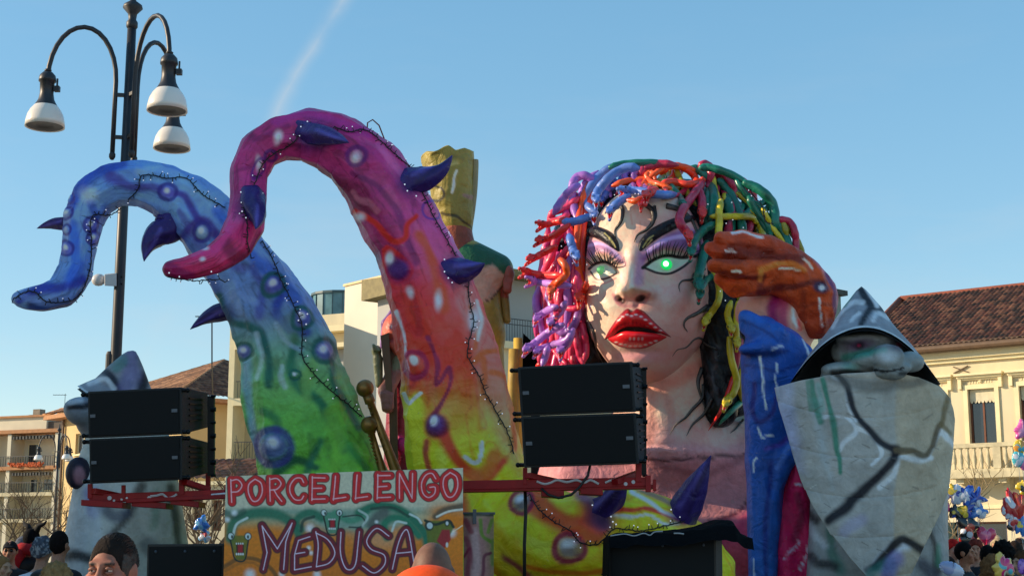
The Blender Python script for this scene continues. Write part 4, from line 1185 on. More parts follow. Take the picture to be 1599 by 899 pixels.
snake('orange', [(1018, 282), (998, 280), (975, 284), (954, 291)], 5.6, lay=1.3)
snake('crimson', [(1030, 264), (1016, 258), (1003, 268), (1000, 282), (1002, 296)], 7.5, lay=.8)
snake('crimson', [(1020, 292), (1008, 306), (1002, 318)], 6.5, 'cam', lay=.8, hs=.8, face='red')
snake('red', [(1028, 296), (1018, 300), (1012, 302)], 7, 'cam', lay=2.2, hs=1.1)
snake('orange', [(1085, 266), (1064, 260), (1042, 260), (1022, 272), (1006, 286), (1000, 296)], 5.4, lay=1.8)
snake('orange', [(1050, 296), (1030, 288), (1016, 284), (1010, 274), (1018, 270), (1024, 282)], 5.2, lay=2.0)
snake('orange', [(1004, 308), (992, 314), (978, 312)], 5, lay=1.3)
snake('crimson', [(990, 262), (982, 272), (974, 290), (962, 304)], 6)
snake('green', [(950, 262), (975, 256), (1010, 254), (1050, 256)], 6)
snake('crimson', [(1005, 262), (1030, 256), (1060, 258)], 7)
snake('green', [(1035, 280), (1050, 294), (1062, 310), (1066, 318)], 6, (1070, 324), lay=1.5, hs=.8)
snake('olive', [(1055, 262), (1062, 280), (1072, 300), (1088, 322)], 5.5, lay=.7)
snake('redor', [(1030, 272), (1045, 260), (1062, 260), (1080, 270), (1088, 284), (1092, 296)], 6.2, lay=1.8)
snake('redor', [(1030, 288), (1050, 284), (1074, 288), (1094, 284), (1098, 276)], 6, lay=2.2)
snake('crimson', [(1098, 284), (1086, 300), (1070, 322), (1061, 340), (1064, 352), (1072, 362)], 7.2, (1078, 378), lay=2.0, face='red')
snake('crimson', [(1090, 292), (1096, 312), (1096, 326)], 7, (1096, 345), lay=1.6, face='red', hs=1.1)
snake('green', [(1078, 262), (1096, 268), (1108, 285), (1114, 305), (1113, 325), (1108, 345)], 8, lay=1.0)
snake('green', [(1104, 288), (1104, 315), (1102, 350)], 6.5, lay=.5)
snake('yellow', [(1114, 274), (1116, 290), (1121, 308), (1126, 322)], 4, lay=1.4)
snake('crimson', [(1092, 262), (1100, 256), (1110, 264), (1108, 284), (1104, 292)], 7, lay=1.5)
snake('crimson', [(1108, 262), (1128, 270), (1142, 286), (1146, 300), (1146, 316)], 6.2, lay=.9)
snake('crimson', [(1136, 276), (1160, 284), (1174, 300), (1177, 322), (1178, 345)], 7.2, lay=.9)
snake('green', [(1120, 280), (1136, 296), (1148, 318), (1158, 348), (1160, 375)], 7.5, lay=.8)
snake('green', [(1160, 284), (1188, 298), (1206, 318), (1210, 345), (1206, 362)], 8, lay=.7)
snake('green', [(1160, 336), (1182, 322), (1196, 315), (1202, 322), (1190, 330)], 5.5, lay=1.4)
snake('green', [(1130, 300), (1140, 330), (1144, 370)], 8, lay=.2)
snake('ltgreen', [(1168, 300), (1160, 320), (1152, 345)], 5, lay=.6)
snake('green', [(1206, 345), (1222, 362), (1232, 388), (1236, 420)], 7.5, lay=.6)
snake('yellow', [(1182, 348), (1172, 339), (1150, 338), (1128, 338), (1108, 338)], 5.5, lay=2.0)
snake('yellow', [(1176, 340), (1186, 350), (1190, 362), (1191, 380)], 5.5, lay=1.9)
snake('yellow', [(1126, 312), (1123, 330), (1123, 352), (1120, 375)], 6, lay=2.6)
snake('yellow', [(1190, 325), (1198, 340), (1210, 360), (1226, 380)], 4.2, lay=1.2)
snake('crimson', [(1188, 356), (1204, 366), (1222, 376), (1236, 392)], 6, lay=.9)
snake('crimson', [(1212, 342), (1232, 346), (1241, 362), (1243, 385), (1240, 410)], 6, lay=.8)
snake('olive', [(1228, 352), (1240, 368), (1250, 388), (1254, 408)], 5.5, lay=.4)
snake('olive', [(1212, 336), (1224, 352), (1230, 372)], 5, lay=.9)
snake('crimson', [(1176, 330), (1172, 350), (1166, 372)], 6.5, lay=.4)
snake('crimson', [(1140, 345), (1136, 370), (1142, 392)], 7, lay=.4)
snake('green', [(1118, 348), (1100, 358), (1086, 374), (1080, 386)], 6.8, (1078, 402), lay=1.5, hs=1.1)
snake('green', [(1104, 376), (1098, 400), (1092, 425), (1090, 438)], 7.5, (1093, 456), lay=1.0, hs=1.15)
snake('green', [(1118, 430), (1104, 436), (1094, 452)], 5.5, (1090, 474), lay=1.2, hs=1.3)
snake('green', [(1092, 262), (1110, 262), (1140, 272), (1170, 288)], 6.5)
snake('olive', [(1150, 300), (1170, 316), (1186, 340)], 5)
snake('green', [(1180, 360), (1196, 385), (1200, 420)], 7)
er = random.Random(12)
for i in range(26):
    a = R(er.uniform(4, 84)); x0 = 1092 + 120 * math.sin(a) * .75; y0 = 262 + 90 * (1 - math.cos(a))
    d = er.uniform(.1, 1.0); ln = er.uniform(50, 105)
    pts = [(x0 + ln * k / 4 * (.25 + .7 * math.sin(a) * d) + er.uniform(-5, 5), y0 + ln * k / 4 * (.9) + er.uniform(-5, 5)) for k in range(5)]
    if pts[-1][0] > 1246 or pts[-1][1] > 398: pts = pts[:4]
    hd = (pts[-1][0] + er.uniform(-8, 8), pts[-1][1] + 18) if i % 4 == 0 else None
    snake(er.choice(['green', 'green', 'crimson', 'olive', 'yellow', 'ltgreen', 'crimson']), pts, er.uniform(4.6, 6.2), hd, lay=er.uniform(.1, 1.0))
for i in range(12):
    x0 = 955 + 10 * i + er.uniform(-5, 5); y0 = 262 + er.uniform(-2, 5)
    pts = [(x0, y0), (x0 + er.uniform(-14, 4), y0 + 14), (x0 + er.uniform(-18, 10), y0 + 30), (x0 + er.uniform(-22, 14), y0 + 44)]
    snake(er.choice(['blue', 'crimson', 'dkblue', 'redor', 'purple'] if x0 < 1010 else ['green', 'crimson', 'redor', 'olive', 'orange']), pts, er.uniform(5, 6.5), lay=er.uniform(.1, .7))
# lower right
snake('yellow', [(1112, 420), (1122, 444), (1122, 468), (1112, 486), (1104, 496)], 5.5, (1097, 514), lay=1.2, hs=1.25)
snake('yellow', [(1142, 470), (1136, 490), (1140, 506)], 5.5, (1143, 526), lay=1.2, hs=1.2)
snake('yellow', [(1152, 470), (1150, 500), (1150, 528)], 5, (1151, 552), lay=1.5, hs=1.3)
snake('olive', [(1146, 440), (1156, 470), (1152, 510)], 5)
snake('yellow', [(1138, 525), (1142, 560), (1150, 592), (1146, 612), (1138, 622)], 5.5, (1128, 640), lay=1.4, hs=1.3)
snake('yellow', [(1164, 570), (1154, 590), (1156, 612), (1168, 640)], 5, lay=1.1)
snake('crimson', [(1158, 530), (1150, 560), (1146, 590)], 6)
snake('red', [(1150, 580), (1138, 612), (1124, 644), (1106, 672)], 6, tip=.25, lay=.6)
snake('ltgreen', [(1170, 618), (1150, 634), (1132, 652), (1122, 664)], 6, tip=.3, lay=.5)
# left curtain
cr_ = random.Random(5)
for i in range(40):
    x = 846 + 66 * ((i * 0.618) % 1); y0 = 345 + cr_.uniform(0, 150); ln = cr_.uniform(90, 190)
    pts = [(x + cr_.uniform(-5, 5) + 6 * math.sin(k + i), min(572, y0 + ln * k / 4)) for k in range(5)]
    snake(cr_.choice(['pink', 'pink', 'magenta', 'purple', 'pink', 'red', 'crimson'] if y0 < 430 else ['pink', 'pink', 'magenta', 'red', 'purple', 'crimson']), pts, cr_.uniform(5, 7.2), lay=-.2 + .8 * cr_.random())
snake('magenta', [(868, 360), (852, 385), (848, 410), (842, 450), (838, 490), (838, 530)], 6.5, lay=.2)
snake('pink', [(880, 356), (868, 376), (862, 400), (850, 430), (852, 470)], 7, lay=.6)
snake('pink', [(892, 380), (876, 400), (862, 420), (856, 440)], 4.5, lay=1.0)
snake('purple', [(890, 400), (884, 440), (888, 480), (882, 520), (870, 560)], 7, lay=.7)
snake('pink', [(886, 440), (874, 460), (876, 478), (896, 482), (908, 478)], 5.5, lay=1.1)
snake('pink', [(896, 505), (900, 530), (905, 552), (912, 570)], 6, lay=.8)
snake('pink', [(906, 498), (912, 520), (915, 545), (912, 566)], 6, lay=.8)
snake('red', [(892, 342), (870, 346), (852, 351)], 5.8, (834, 353), lay=1.6, hs=1.15, miss=17.3)
snake('red', [(890, 350), (868, 366), (850, 374)], 5.8, (832, 380), lay=1.6, hs=1.15, miss=17.3)
snake('red', [(870, 384), (850, 394), (836, 402)], 5.8, (818, 410), lay=1.6, hs=1.15, miss=17.3)
snake('red', [(880, 430), (850, 430), (828, 426)], 6, (804, 424), lay=1.8, hs=1.15, miss=17.3)
snake('lilac', [(892, 446), (866, 444), (838, 440)], 6, (818, 438), lay=2.1, hs=1.2, miss=17.3)
snake('orange', [(872, 403), (882, 414), (884, 428), (872, 440), (864, 446)], 6, (858, 464), lay=2.4, hs=1.2)
snake('blue', [(888, 366), (892, 380), (895, 392)], 7, (902, 410), lay=1.4, hs=1.1)
snake('redor', [(916, 440), (912, 452), (906, 462)], 6, 'cam', lay=1.9, hs=1.35)
snake('lilac', [(872, 478), (856, 484), (844, 492)], 6, (834, 504), lay=1.9, hs=1.15, miss=17.35)
snake('lilac', [(884, 470), (874, 488), (862, 500)], 6, 'cam', lay=1.6, hs=1.2)
snake('lilac', [(880, 506), (860, 516), (842, 530), (830, 540)], 6.5, (816, 552), lay=2.0, hs=1.1, miss=17.35)
snake('lilac', [(896, 512), (886, 530), (864, 538), (846, 544)], 6, (830, 556), lay=1.7, hs=1.1, miss=17.35)
snake('purple', [(905, 480), (898, 505), (884, 520), (870, 514), (862, 504)], 6.5, lay=1.2)
snake('purple', [(892, 520), (886, 535), (878, 544)], 7, 'cam', lay=1.5, hs=1.1)
snake('lilac', [(856, 540), (852, 555), (846, 572)], 6, lay=.8)
snake('pink', [(858, 536), (872, 556), (886, 570)], 4, lay=1.4)
snake('pink', [(884, 474), (876, 482), (870, 488)], 5.5, 'cam', lay=1.6, hs=.9)
light_string([(1172, 296), (1180, 310), (1190, 320), (1196, 345), (1210, 350)], None, 17.0, 'string of tiny lamps tangled among the green snakes', seed=12, spur=.5)
# sprinkled lamps on the hair
bl = MB()
for i in range(150):
    x, y = cr_.uniform(840, 1230), cr_.uniform(262, 570)
    if 925 < x < 1100 and y > 315: continue
    if x > 1100 and y > 365 and not (1120 < x < 1160): continue
    d = sdepth(x, y)
    if d: bl.ball(P(x, y, d - .25), 1.1 * spx, 5)
tag(bl.build('bulbs', M_LED, bust, smooth=True), kind='stuff')
# ------------------------------------------------------------------ cracked-stone knight on the right
GR, GD, GL = (150, 150, 148), (70, 70, 74), (206, 210, 216)
def root_at(name, x, Y, label, cat, group=None, z=1.0):
    v = Vector(P(x, 868, Y)); v.z = z
    return empty(name, v, label, cat, group)
def ipts(v, tab): return np.interp(v, [t[0] for t in tab], [t[1] for t in tab])
M_STONE = paintmat('airbrushed_stone_paint', rough=0.5, bump=0.28, coat=0.1, paper=.7)
M_UNDERSIDE = pmat('shade_dark_underside', (26, 27, 30), 0.6, var=.3, bump=.3, bscale=8)  # near-black colour holds the shade under the hat brims

kr = root_at('knight', 1360, 15.7, 'grey cracked-stone knight with pointed hat and big shield at the right', 'float figure', 'grey stone knights of the float')
# shield
nu, nv = 230, 260
U, W = np.meshgrid(np.linspace(0, 1, nu), np.linspace(0, 1, nv), indexing='ij')
yt = ipts(U.ravel(), [(0, 605), (.15, 594), (.35, 584), (.6, 580), (.8, 589), (.92, 604), (.97, 622), (1, 655)])
yy = yt * (1 - W.ravel()) + 965 * W.ravel()
xl = ipts(yy, [(560, 1211), (605, 1213), (640, 1220), (700, 1237), (750, 1252), (790, 1270), (830, 1295), (870, 1326), (899, 1352), (940, 1384), (970, 1398)])
xr = ipts(yy, [(560, 1486), (605, 1486), (640, 1488), (700, 1485), (760, 1478), (800, 1465), (850, 1440), (899, 1418), (940, 1402), (970, 1400)])
xx = xl * (1 - U.ravel()) + xr * U.ravel()
c_ = (xx - 1350) / 140
dep = 15.25 - 0.62 * np.sqrt(np.clip(1 - c_ ** 2 * .92, 0, 1)) + 0.10 * (np.abs(xx - 1396) < 200) * np.clip((xx - 1396) / 90, 0, 1)
dep = dep + 0.006 * np.clip(1 - np.abs(((yy - 560 + 30 * c_ * c_) / 62) % 1 - .5) * 14, 0, 1)
V = np.array([tuple(P(a, b, c)) for a, b, c in zip(xx, yy, dep)])
V[:, 1] += (fbm(V, 2.2, 5, 3) - .5) * .08
pt = Paint(V, (168, 164, 158), .1, 2.0, 4)
pt.poly([(1396, 560), (1500, 560), (1500, 960), (1394, 960)], (176, 160, 136), 2.5, .9)  # beige right half: warm bounced light put into the paint
pt.poly([(1330, 575), (1396, 585), (1396, 690), (1340, 640)], (164, 160, 150), 14, .6)
pt.poly([(1205, 600), (1240, 595), (1245, 700), (1225, 700)], (176, 180, 204), 8, .7); pt.poly([(1266, 620), (1282, 620), (1300, 760), (1280, 700)], (170, 184, 190), 8, .5)
pt.poly([(1215, 640), (1240, 640), (1260, 740), (1240, 740)], (152, 152, 188), 12, .5)
WH = (222, 226, 232)
for s_, w, c, a in [([(1300, 588), (1320, 602), (1328, 640), (1338, 656)], 5, WH, .7), ([(1282, 656), (1305, 650), (1325, 655), (1336, 672), (1320, 690), (1310, 705)], 4, WH, .55), ([(1338, 668), (1360, 680), (1374, 700), (1374, 712), (1360, 724)], 4, WH, .7),
    ([(1398, 712), (1392, 740), (1372, 760)], 6, WH, .6), ([(1404, 712), (1430, 718), (1450, 716)], 5, WH, .55), ([(1462, 672), (1472, 680), (1486, 698)], 6, WH, .6), ([(1446, 714), (1454, 690), (1460, 678)], 4, WH, .6), ([(1368, 880), (1392, 858), (1410, 850)], 8, (200, 206, 220), .6),
    ([(1270, 596), (1274, 630), (1284, 660)], 5, (18, 122, 96), .7), ([(1263, 598), (1268, 640)], 4, (18, 122, 96), .5), ([(1287, 592), (1292, 620), (1300, 656), (1312, 735)], 3.5, (16, 124, 98), .75), ([(1280, 600), (1284, 640)], 5, (120, 170, 160), .5),
    ([(1305, 586), (1322, 606), (1333, 640), (1350, 664), (1372, 690), (1396, 702)], 4.5, (34, 36, 44), .95), ([(1396, 702), (1388, 722), (1360, 752), (1332, 778), (1322, 792), (1294, 812)], 7, (30, 30, 38), .9), ([(1396, 702), (1420, 704), (1440, 712), (1450, 698), (1458, 670), (1464, 662)], 4, (92, 78, 56), .85),
    ([(1464, 664), (1472, 640), (1477, 616)], 3.5, (112, 96, 64), .85), ([(1464, 664), (1480, 676)], 3, (112, 96, 64), .7), ([(1364, 884), (1384, 862), (1404, 842), (1420, 846), (1434, 856)], 6, (30, 28, 30), .9), ([(1352, 890), (1370, 880)], 6, (30, 34, 60), .6),
    ([(1355, 900), (1362, 890), (1384, 880)], 8, (46, 118, 110), .6), ([(1382, 896), (1388, 880), (1396, 872)], 9, (100, 96, 170), .6), ([(1318, 830), (1330, 820), (1345, 812)], 8, (150, 146, 186), .4),
    ([(1300, 590), (1330, 600), (1370, 604), (1420, 598), (1450, 590)], 9, (86, 84, 80), .55)]:
    pt.stroke(s_, w, c, .75, a)
for i in range(34):
    x, y = rng.uniform(1230, 1480), rng.uniform(610, 890); a = rng.uniform(-.6, .6); l = rng.uniform(4, 18)
    pt.stroke([(x, y), (x + l * math.cos(a), y + l * math.sin(a))], .7, (96, 92, 86) if rng.random() < .7 else (224, 222, 214), .8, .5, smooth=False)
sh = gobj('shield', V, grid_faces(nu, nv), M_STONE, kr, pt.c * 1.05)
md = sh.modifiers.new('s', 'SOLIDIFY'); md.thickness = .03; md.offset = 1
# body behind
prs = [s_cap(p3(1355, 640, 15.95), p3(1362, 960, 16.0), .60, .62), s_cap(p3(1318, 740, 16.0), p3(1298, 980, 16.0), .22, .26), s_cap(p3(1440, 690, 16.0), p3(1425, 960, 15.95), .28, .36), s_cap(p3(1305, 890, 15.75), p3(1290, 980, 15.6), .2, .26)]
V, F = sculpt(prs, .04, .25)
V[:, 1] += np.sin(V[:, 0] * 9 + fbm(V, 1, 3, 2) * 5) * .03
pt = Paint(V, (158, 158, 156), .15, 2, 8)
for s_, w, c, a in [([(1252, 790), (1262, 800), (1275, 812)], 6, (50, 44, 44), .8), ([(1296, 830), (1300, 860), (1310, 890)], 7, (30, 120, 100), .6), ([(1450, 830), (1458, 845), (1462, 870), (1464, 890)], 5, (60, 56, 50), .8), ([(1466, 850), (1466, 880)], 4, (50, 140, 110), .5),
                    ([(1266, 868), (1280, 880), (1300, 884)], 7, (46, 44, 46), .8), ([(1440, 880), (1450, 890), (1460, 899)], 8, (60, 62, 80), .7), ([(1262, 822), (1290, 850)], 7, WH, .5)]: pt.stroke(s_, w, c, .8, a)
gobj('body', V, F, M_STONE, kr, pt.c)

def knight_hat(parent, apex, cx_, hwx, ytips, yfront, Yc, dz, gpow=1.15, paintf=None, lean=0.0, Yap=None, prof=None):
    """pointed hat whose brim arches up in front; returns nothing, adds hat and shade-dark underside"""
    nr_, na = 90, 160
    T, Rr = np.meshgrid(np.linspace(0, 2 * math.pi, na, endpoint=False), np.linspace(0, 1, nr_), indexing='ij')
    T, Rr = T.ravel(), Rr.ravel()
    st, ct = np.sin(T), np.cos(T)                 # T=0 front
    ex = cx_ + hwx * st
    side = np.where(st < 0, ytips[0], ytips[1])
    ey = np.where(ct > 0, yfront + (side - yfront) * np.abs(st) ** 2.0, side + (0) * st)
    eD = Yc - dz * ct
    # squared-off flare toward the rim
    g = np.interp(Rr, [0, .3, .5, .65, .8, 1], [0, .22, .42, .57, .74, 1]); rx = np.interp(Rr, [0, .06, .3, .5, .65, .8, 1], [0, .07, .26, .43, .58, .77, 1])
    if prof: g = np.interp(Rr, prof[0], prof[1]); rx = np.interp(Rr, prof[0], prof[2])
    X = apex[0] + (ex - apex[0]) * rx; Yp = apex[1] + (ey - apex[1]) * g
    ap = Yap if Yap is not None else Yc
    D = ap + (eD - ap) * rx
    V = np.array([tuple(P(a, b, c)) for a, b, c in zip(X, Yp, D)])
    V += ((fbm(V, 2.5, 6, 3) - .5) * .07)[:, None] * np.array([.5, 1, 0])
    idx = np.arange(na * nr_).reshape(na, nr_)
    F = []
    i2 = np.roll(idx, -1, 0)
    F = np.stack([idx[:, :-1], i2[:, :-1], i2[:, 1:], idx[:, 1:]], -1).reshape(-1, 4)
    pt = Paint(V, (132, 134, 142), .2, 2.5, 6)
    paintf(pt)
    pt.mix(smst(Rr, .955, .975), (188, 192, 196))
    hat = gobj('hat', V, F, M_STONE, parent, pt.c)
    C0 = np.array(P(apex[0], apex[1], ap))
    Vi = V.copy(); Vi = Vi + np.array([0, 0, -0.035]) * np.clip(Rr * 3, 0, 1)[:, None] - (V - C0) * np.where(Rr < .985, .03, 0.002)[:, None]
    gobj('hat_underside', Vi, F[:, ::-1], M_UNDERSIDE, hat)  # inner copy of the hat, its shade put into the colour
def hp(pt):
    for s_, w, c, a in [([(1345, 447), (1350, 465), (1360, 478), (1352, 490), (1344, 506)], 5, (34, 34, 42), .9), ([(1362, 478), (1378, 480), (1394, 492), (1402, 502)], 4.5, (34, 34, 42), .9), ([(1354, 450), (1364, 466), (1368, 476)], 5, WH, .6), ([(1300, 510), (1310, 490), (1330, 474), (1348, 474)], 5, WH, .55), ([(1330, 500), (1342, 488)], 5, WH, .5),
                        ([(1362, 500), (1370, 488), (1388, 496)], 6, WH, .55), ([(1334, 450), (1326, 462), (1316, 478)], 4, (40, 130, 110), .6), ([(1306, 545), (1330, 524), (1370, 514)], 4, (190, 196, 200), .6)]: pt.stroke(s_, w, c, .75, a)
knight_hat(kr, (1345, 447), 1351, 118, (600, 600), 511, 15.1, .5, 1.1, hp, Yap=15.3)
# face under the brim
def e3(x, y, Y, rx, ry, rz): return s_ell(p3(x, y, Y), (rx, ry, rz))
prs = [e3(1356, 548, 15.0, .38, .22, .22), e3(1350, 530, 14.86, .3, .12, .06), e3(1322, 576, 14.8, .26, .14, .075), e3(1352, 562, 14.68, .14, .12, .085), e3(1386, 556, 14.6, .17, .15, .125), e3(1386, 566, 14.55, .11, .1, .07), e3(1420, 565, 14.74, .15, .13, .11),
       e3(1388, 583, 14.62, .17, .12, .065), e3(1408, 574, 14.62, .09, .09, .05), e3(1296, 588, 14.85, .1, .1, .05)]
V, F = sculpt(prs, .018, .055, [s_chain([p3(1362, 577, 14.46), p3(1388, 577, 14.42), p3(1414, 571, 14.5)], [.012, .02, .016])[0], s_chain([p3(1388, 577, 14.42), p3(1414, 571, 14.5)], [.02, .016])[0], e3(1342, 544, 14.7, .10, .09, .05), e3(1404, 538, 14.74, .07, .09, .045)], .03)
V += ((fbm(V, 7, 4, 3) - .5) * .035)[:, None]
pt = Paint(V, (136, 142, 142), .2, 4, 9)
pt.blob(1342, 541, 26, 12, (74, 30, 74), .8, .85); pt.blob(1342, 541, 8, 6, (26, 12, 26), .5, .9); pt.blob(1340, 540, 3, 2.5, (168, 20, 70), .6, .9); pt.blob(1404, 536, 16, 12, (60, 36, 60), .8, .8); pt.blob(1404, 538, 4, 3, (150, 30, 80), .6, .8)
pt.stroke([(1318, 558), (1350, 552), (1380, 548)], 5, (40, 128, 110), .8, .7); pt.blob(1328, 572, 14, 7, (60, 140, 122), .8, .5); pt.blob(1384, 556, 16, 9, (200, 206, 212), .8, .6)
pt.stroke([(1366, 577), (1386, 579), (1412, 572)], 2.4, (16, 16, 18), .5, .95); pt.stroke([(1300, 582), (1330, 580), (1352, 586), (1366, 594)], 4, (24, 24, 26), .7, .8); pt.stroke([(1408, 582), (1430, 584)], 5, (30, 30, 30), .8, .8)
gobj('face', V, F, M_STONE, kr, pt.c)

# ------------------------------------------------------------------ cracked-stone knight on the left
kl = root_at('knight', 190, 15.9, 'grey stone knight half hidden behind the left loudspeaker stack', 'float figure', 'grey stone knights of the float')
def hp2(pt):
    for s_, w, c, a in [([(160, 575), (176, 590), (186, 612)], 7, (36, 36, 48), .85), ([(140, 598), (165, 592), (178, 606)], 6, WH, .6), ([(250, 575), (232, 582), (224, 600), (218, 612)], 7, (36, 34, 42), .85), ([(246, 590), (244, 606)], 6, WH, .5),
                        ([(205, 555), (204, 580), (196, 604)], 12, (110, 102, 150), .6), ([(190, 562), (182, 575)], 8, (60, 130, 120), .5)]: pt.stroke(s_, w, c, .8, a)
nr_, na = 80, 120
knight_hat(kl, (208, 547), 189, 70, (602, 640), 628, 15.9, .5, .95, hp2, prof=([0, .05, .15, .3, .5, .7, 1], [0, .02, .11, .28, .56, .79, 1], [0, .09, .19, .32, .50, .66, 1]))
prs = [s_ell(p3(128, 642, 15.6), (.17, .22, .15)), s_ell(p3(165, 650, 15.9), (.32, .35, .3)), s_cap(p3(112, 636, 15.6), p3(130, 640, 15.5), .07, .1)]
V, F = sculpt(prs, .025, .08)
pt = Paint(V, (112, 120, 132), .2, 4, 3); pt.stroke([(106, 636), (124, 636), (140, 632)], 4, (22, 22, 30), .7, .9); pt.stroke([(108, 628), (124, 624)], 4, (180, 188, 200), .8, .6)
gobj('face', V, F, M_STONE, kl, pt.c)
prs = [s_cap(p3(195, 700, 15.9), p3(190, 980, 15.8), .42, .72), s_cap(p3(150, 720, 15.7), p3(125, 980, 15.6), .12, .26), s_cap(p3(238, 700, 15.8), p3(262, 980, 15.8), .2, .32)]
V, F = sculpt(prs, .035, .2)
V[:, 1] += np.sin(V[:, 0] * 8 + V[:, 2] * 1.5) * .025
pt = Paint(V, (182, 180, 172), .12, 2, 4)
pt.poly([(215, 740), (290, 740), (300, 899), (200, 899), (190, 850)], (156, 148, 132), 10, .8); pt.poly([(110, 740), (160, 740), (130, 899), (90, 899)], (176, 182, 192), 12, .6)
for s_, w, c, a in [([(222, 758), (206, 792), (190, 820), (168, 840)], 7, (74, 66, 58), .8), ([(266, 760), (272, 800), (278, 850)], 6, (60, 56, 50), .8), ([(244, 770), (240, 820)], 8, (60, 100, 70), .45), ([(140, 770), (146, 800)], 9, (98, 88, 160), .55), ([(160, 790), (180, 808), (196, 800)], 9, (50, 54, 80), .6),
                    ([(100, 868), (125, 866), (150, 874)], 9, (26, 28, 34), .85), ([(150, 800), (152, 850)], 9, (186, 192, 200), .5), ([(230, 850), (250, 870)], 12, (60, 60, 60), .6)]: pt.stroke(s_, w, c, .8, a)
gobj('body', V, F, M_STONE, kl, pt.c)
V, F = sculpt([s_ell(p3(122, 738, 15.5), (.13, .12, .17)), s_ell(p3(140, 745, 15.6), (.12, .12, .15))], .025, .05)
pt = Paint(V, (34, 28, 44), .3, 6, 3); pt.blob(124, 742, 9, 14, (148, 104, 116), .3, .95)
gobj('fist', V, F, M_STONE, kl, pt.c)

# ------------------------------------------------------------------ raised orange hand in a blue sleeve
ar = root_at('raised_arm', 1215, 16.6, 'huge orange hand raised from a blue sleeve, crimson robe below', 'float figure')
YA = 16.3
def c3(x, y, Y=YA): return p3(x, y, Y)
sA = S(YA)
def chain(pts, k=None):
    o = []
    for a, b in zip(pts[:-1], pts[1:]):
        pr = s_cap(c3(a[0], a[1], YA + (a[3] if len(a) > 3 else 0)), c3(b[0], b[1], YA + (b[3] if len(b) > 3 else 0)), a[2] * sA, b[2] * sA)
        o.append(pr + ((k,) if k else ()))
    return o
prs = chain([(1218, 402, 20, 0), (1248, 430, 28, 0.05), (1270, 462, 33, .1), (1274, 502, 28, .1)], .2)
prs += chain([(1190, 400, 20), (1225, 415, 30)], .12) + chain([(1190, 430, 24), (1240, 440, 30)], .12)
prs += chain([(1126, 371, 11, -.35), (1160, 374, 15, -.2), (1200, 386, 19, -.05), (1238, 406, 20, 0)], .05)
prs += chain([(1110, 387, 10.5, -.3), (1126, 396, 13, -.25), (1180, 402, 15, -.1)], .04)
prs += chain([(1115, 414, 11, -.45), (1150, 420, 14, -.4), (1205, 418, 17, -.2)], .045)
prs += chain([(1127, 434, 12, -.2), (1150, 446, 17, -.2), (1195, 444, 18, -.1)], .045)
V, F = sculpt(prs, .022, .06)
V += ((fbm(V, 3.5, 2, 3) - .5) * .10 + np.abs(fbm(V, 4.5, 8, 2) - .5) * .22)[:, None] * np.array([0, 1, .1])
pt = Paint(V, (196, 76, 26), .25, 3, 2)
pt.grad([360, 390, 420, 470, 540], [(184, 70, 34), (160, 54, 24), (182, 68, 24), (176, 62, 20), (160, 50, 18)]); pt.mott(.25, 3, 4)
DB = (92, 22, 14)
for s_, w, c, a in [([(1135, 398), (1170, 396), (1210, 400), (1250, 404)], 7, DB, .75), ([(1140, 384), (1175, 386), (1205, 392)], 5, DB, .6), ([(1120, 404), (1140, 408), (1160, 404)], 4, (110, 34, 16), .6), ([(1186, 455), (1210, 450), (1240, 448), (1266, 440), (1284, 443)], 5, DB, .8), ([(1190, 430), (1186, 448)], 5, DB, .7),
                    ([(1125, 424), (1160, 434), (1190, 432)], 4, DB, .6), ([(1255, 455), (1252, 490), (1258, 520)], 5, (120, 34, 12), .6), ([(1255, 478), (1280, 474), (1300, 476)], 3, (112, 34, 16), .5), ([(1260, 540), (1285, 530), (1298, 505)], 10, (110, 24, 20), .6),
                    ([(1142, 364), (1160, 363), (1176, 367), (1190, 370)], 3, (234, 202, 206), .8), ([(1135, 391), (1142, 390), (1148, 392)], 2.5, (236, 214, 214), .8), ([(1142, 424), (1150, 424), (1157, 427)], 2.5, (240, 214, 196), .85), ([(1218, 418), (1236, 417), (1250, 421)], 2, (240, 214, 190), .8), ([(1254, 404), (1262, 410), (1268, 418)], 2, (240, 206, 190), .7),
                    ([(1281, 466), (1283, 490), (1284, 510)], 2, (236, 214, 204), .8), ([(1186, 420), (1230, 410), (1256, 420)], 4, (232, 122, 44), .7), ([(1187, 425), (1186, 436)], 3, (240, 140, 60), .6),
                    ([(1268, 396), (1290, 420), (1304, 450), (1310, 500)], 5, (170, 104, 120), .9), ([(1290, 428), (1302, 455), (1306, 490)], 3, (84, 36, 84), .7)]: pt.stroke(s_, w, c, .75, a)
pt.blob(1281, 450, 12, 8, (44, 36, 66), .3, .95, 25); pt.blob(1283, 451, 4, 3.5, (226, 226, 240), .6, .95)
gobj('hand', V, F, paintmat('airbrushed_hand', rough=.5, bump=.55, coat=.15), ar, pt.c * 1.25)
V, F = sculpt([s_cap(c3(1170, 492, 16.6), c3(1190, 500, 16.6), .15, .2), s_cap(c3(1185, 480, 16.6), c3(1250, 500, 16.6), .24, .24), s_cap(c3(1230, 500, 16.6), c3(1220, 560, 16.6), .3, .3)], .03, .1)
pt = Paint(V, (206, 140, 122), .1, 3, 2)
for s_, w, c, a in [([(1212, 465), (1205, 490), (1212, 510)], 8, (140, 24, 84), .9), ([(1224, 462), (1222, 490), (1228, 515)], 6, (170, 50, 90), .8), ([(1240, 470), (1238, 490), (1246, 510)], 3, (238, 214, 206), .8), ([(1246, 500), (1250, 514)], 2.5, (196, 20, 40), .8), ([(1255, 470), (1256, 510)], 6, (196, 110, 60), .6)]: pt.stroke(s_, w, c, .8, a)
gobj('wrist', V, F, paintmat('airbrushed_torso'), ar, pt.c * 1.2)
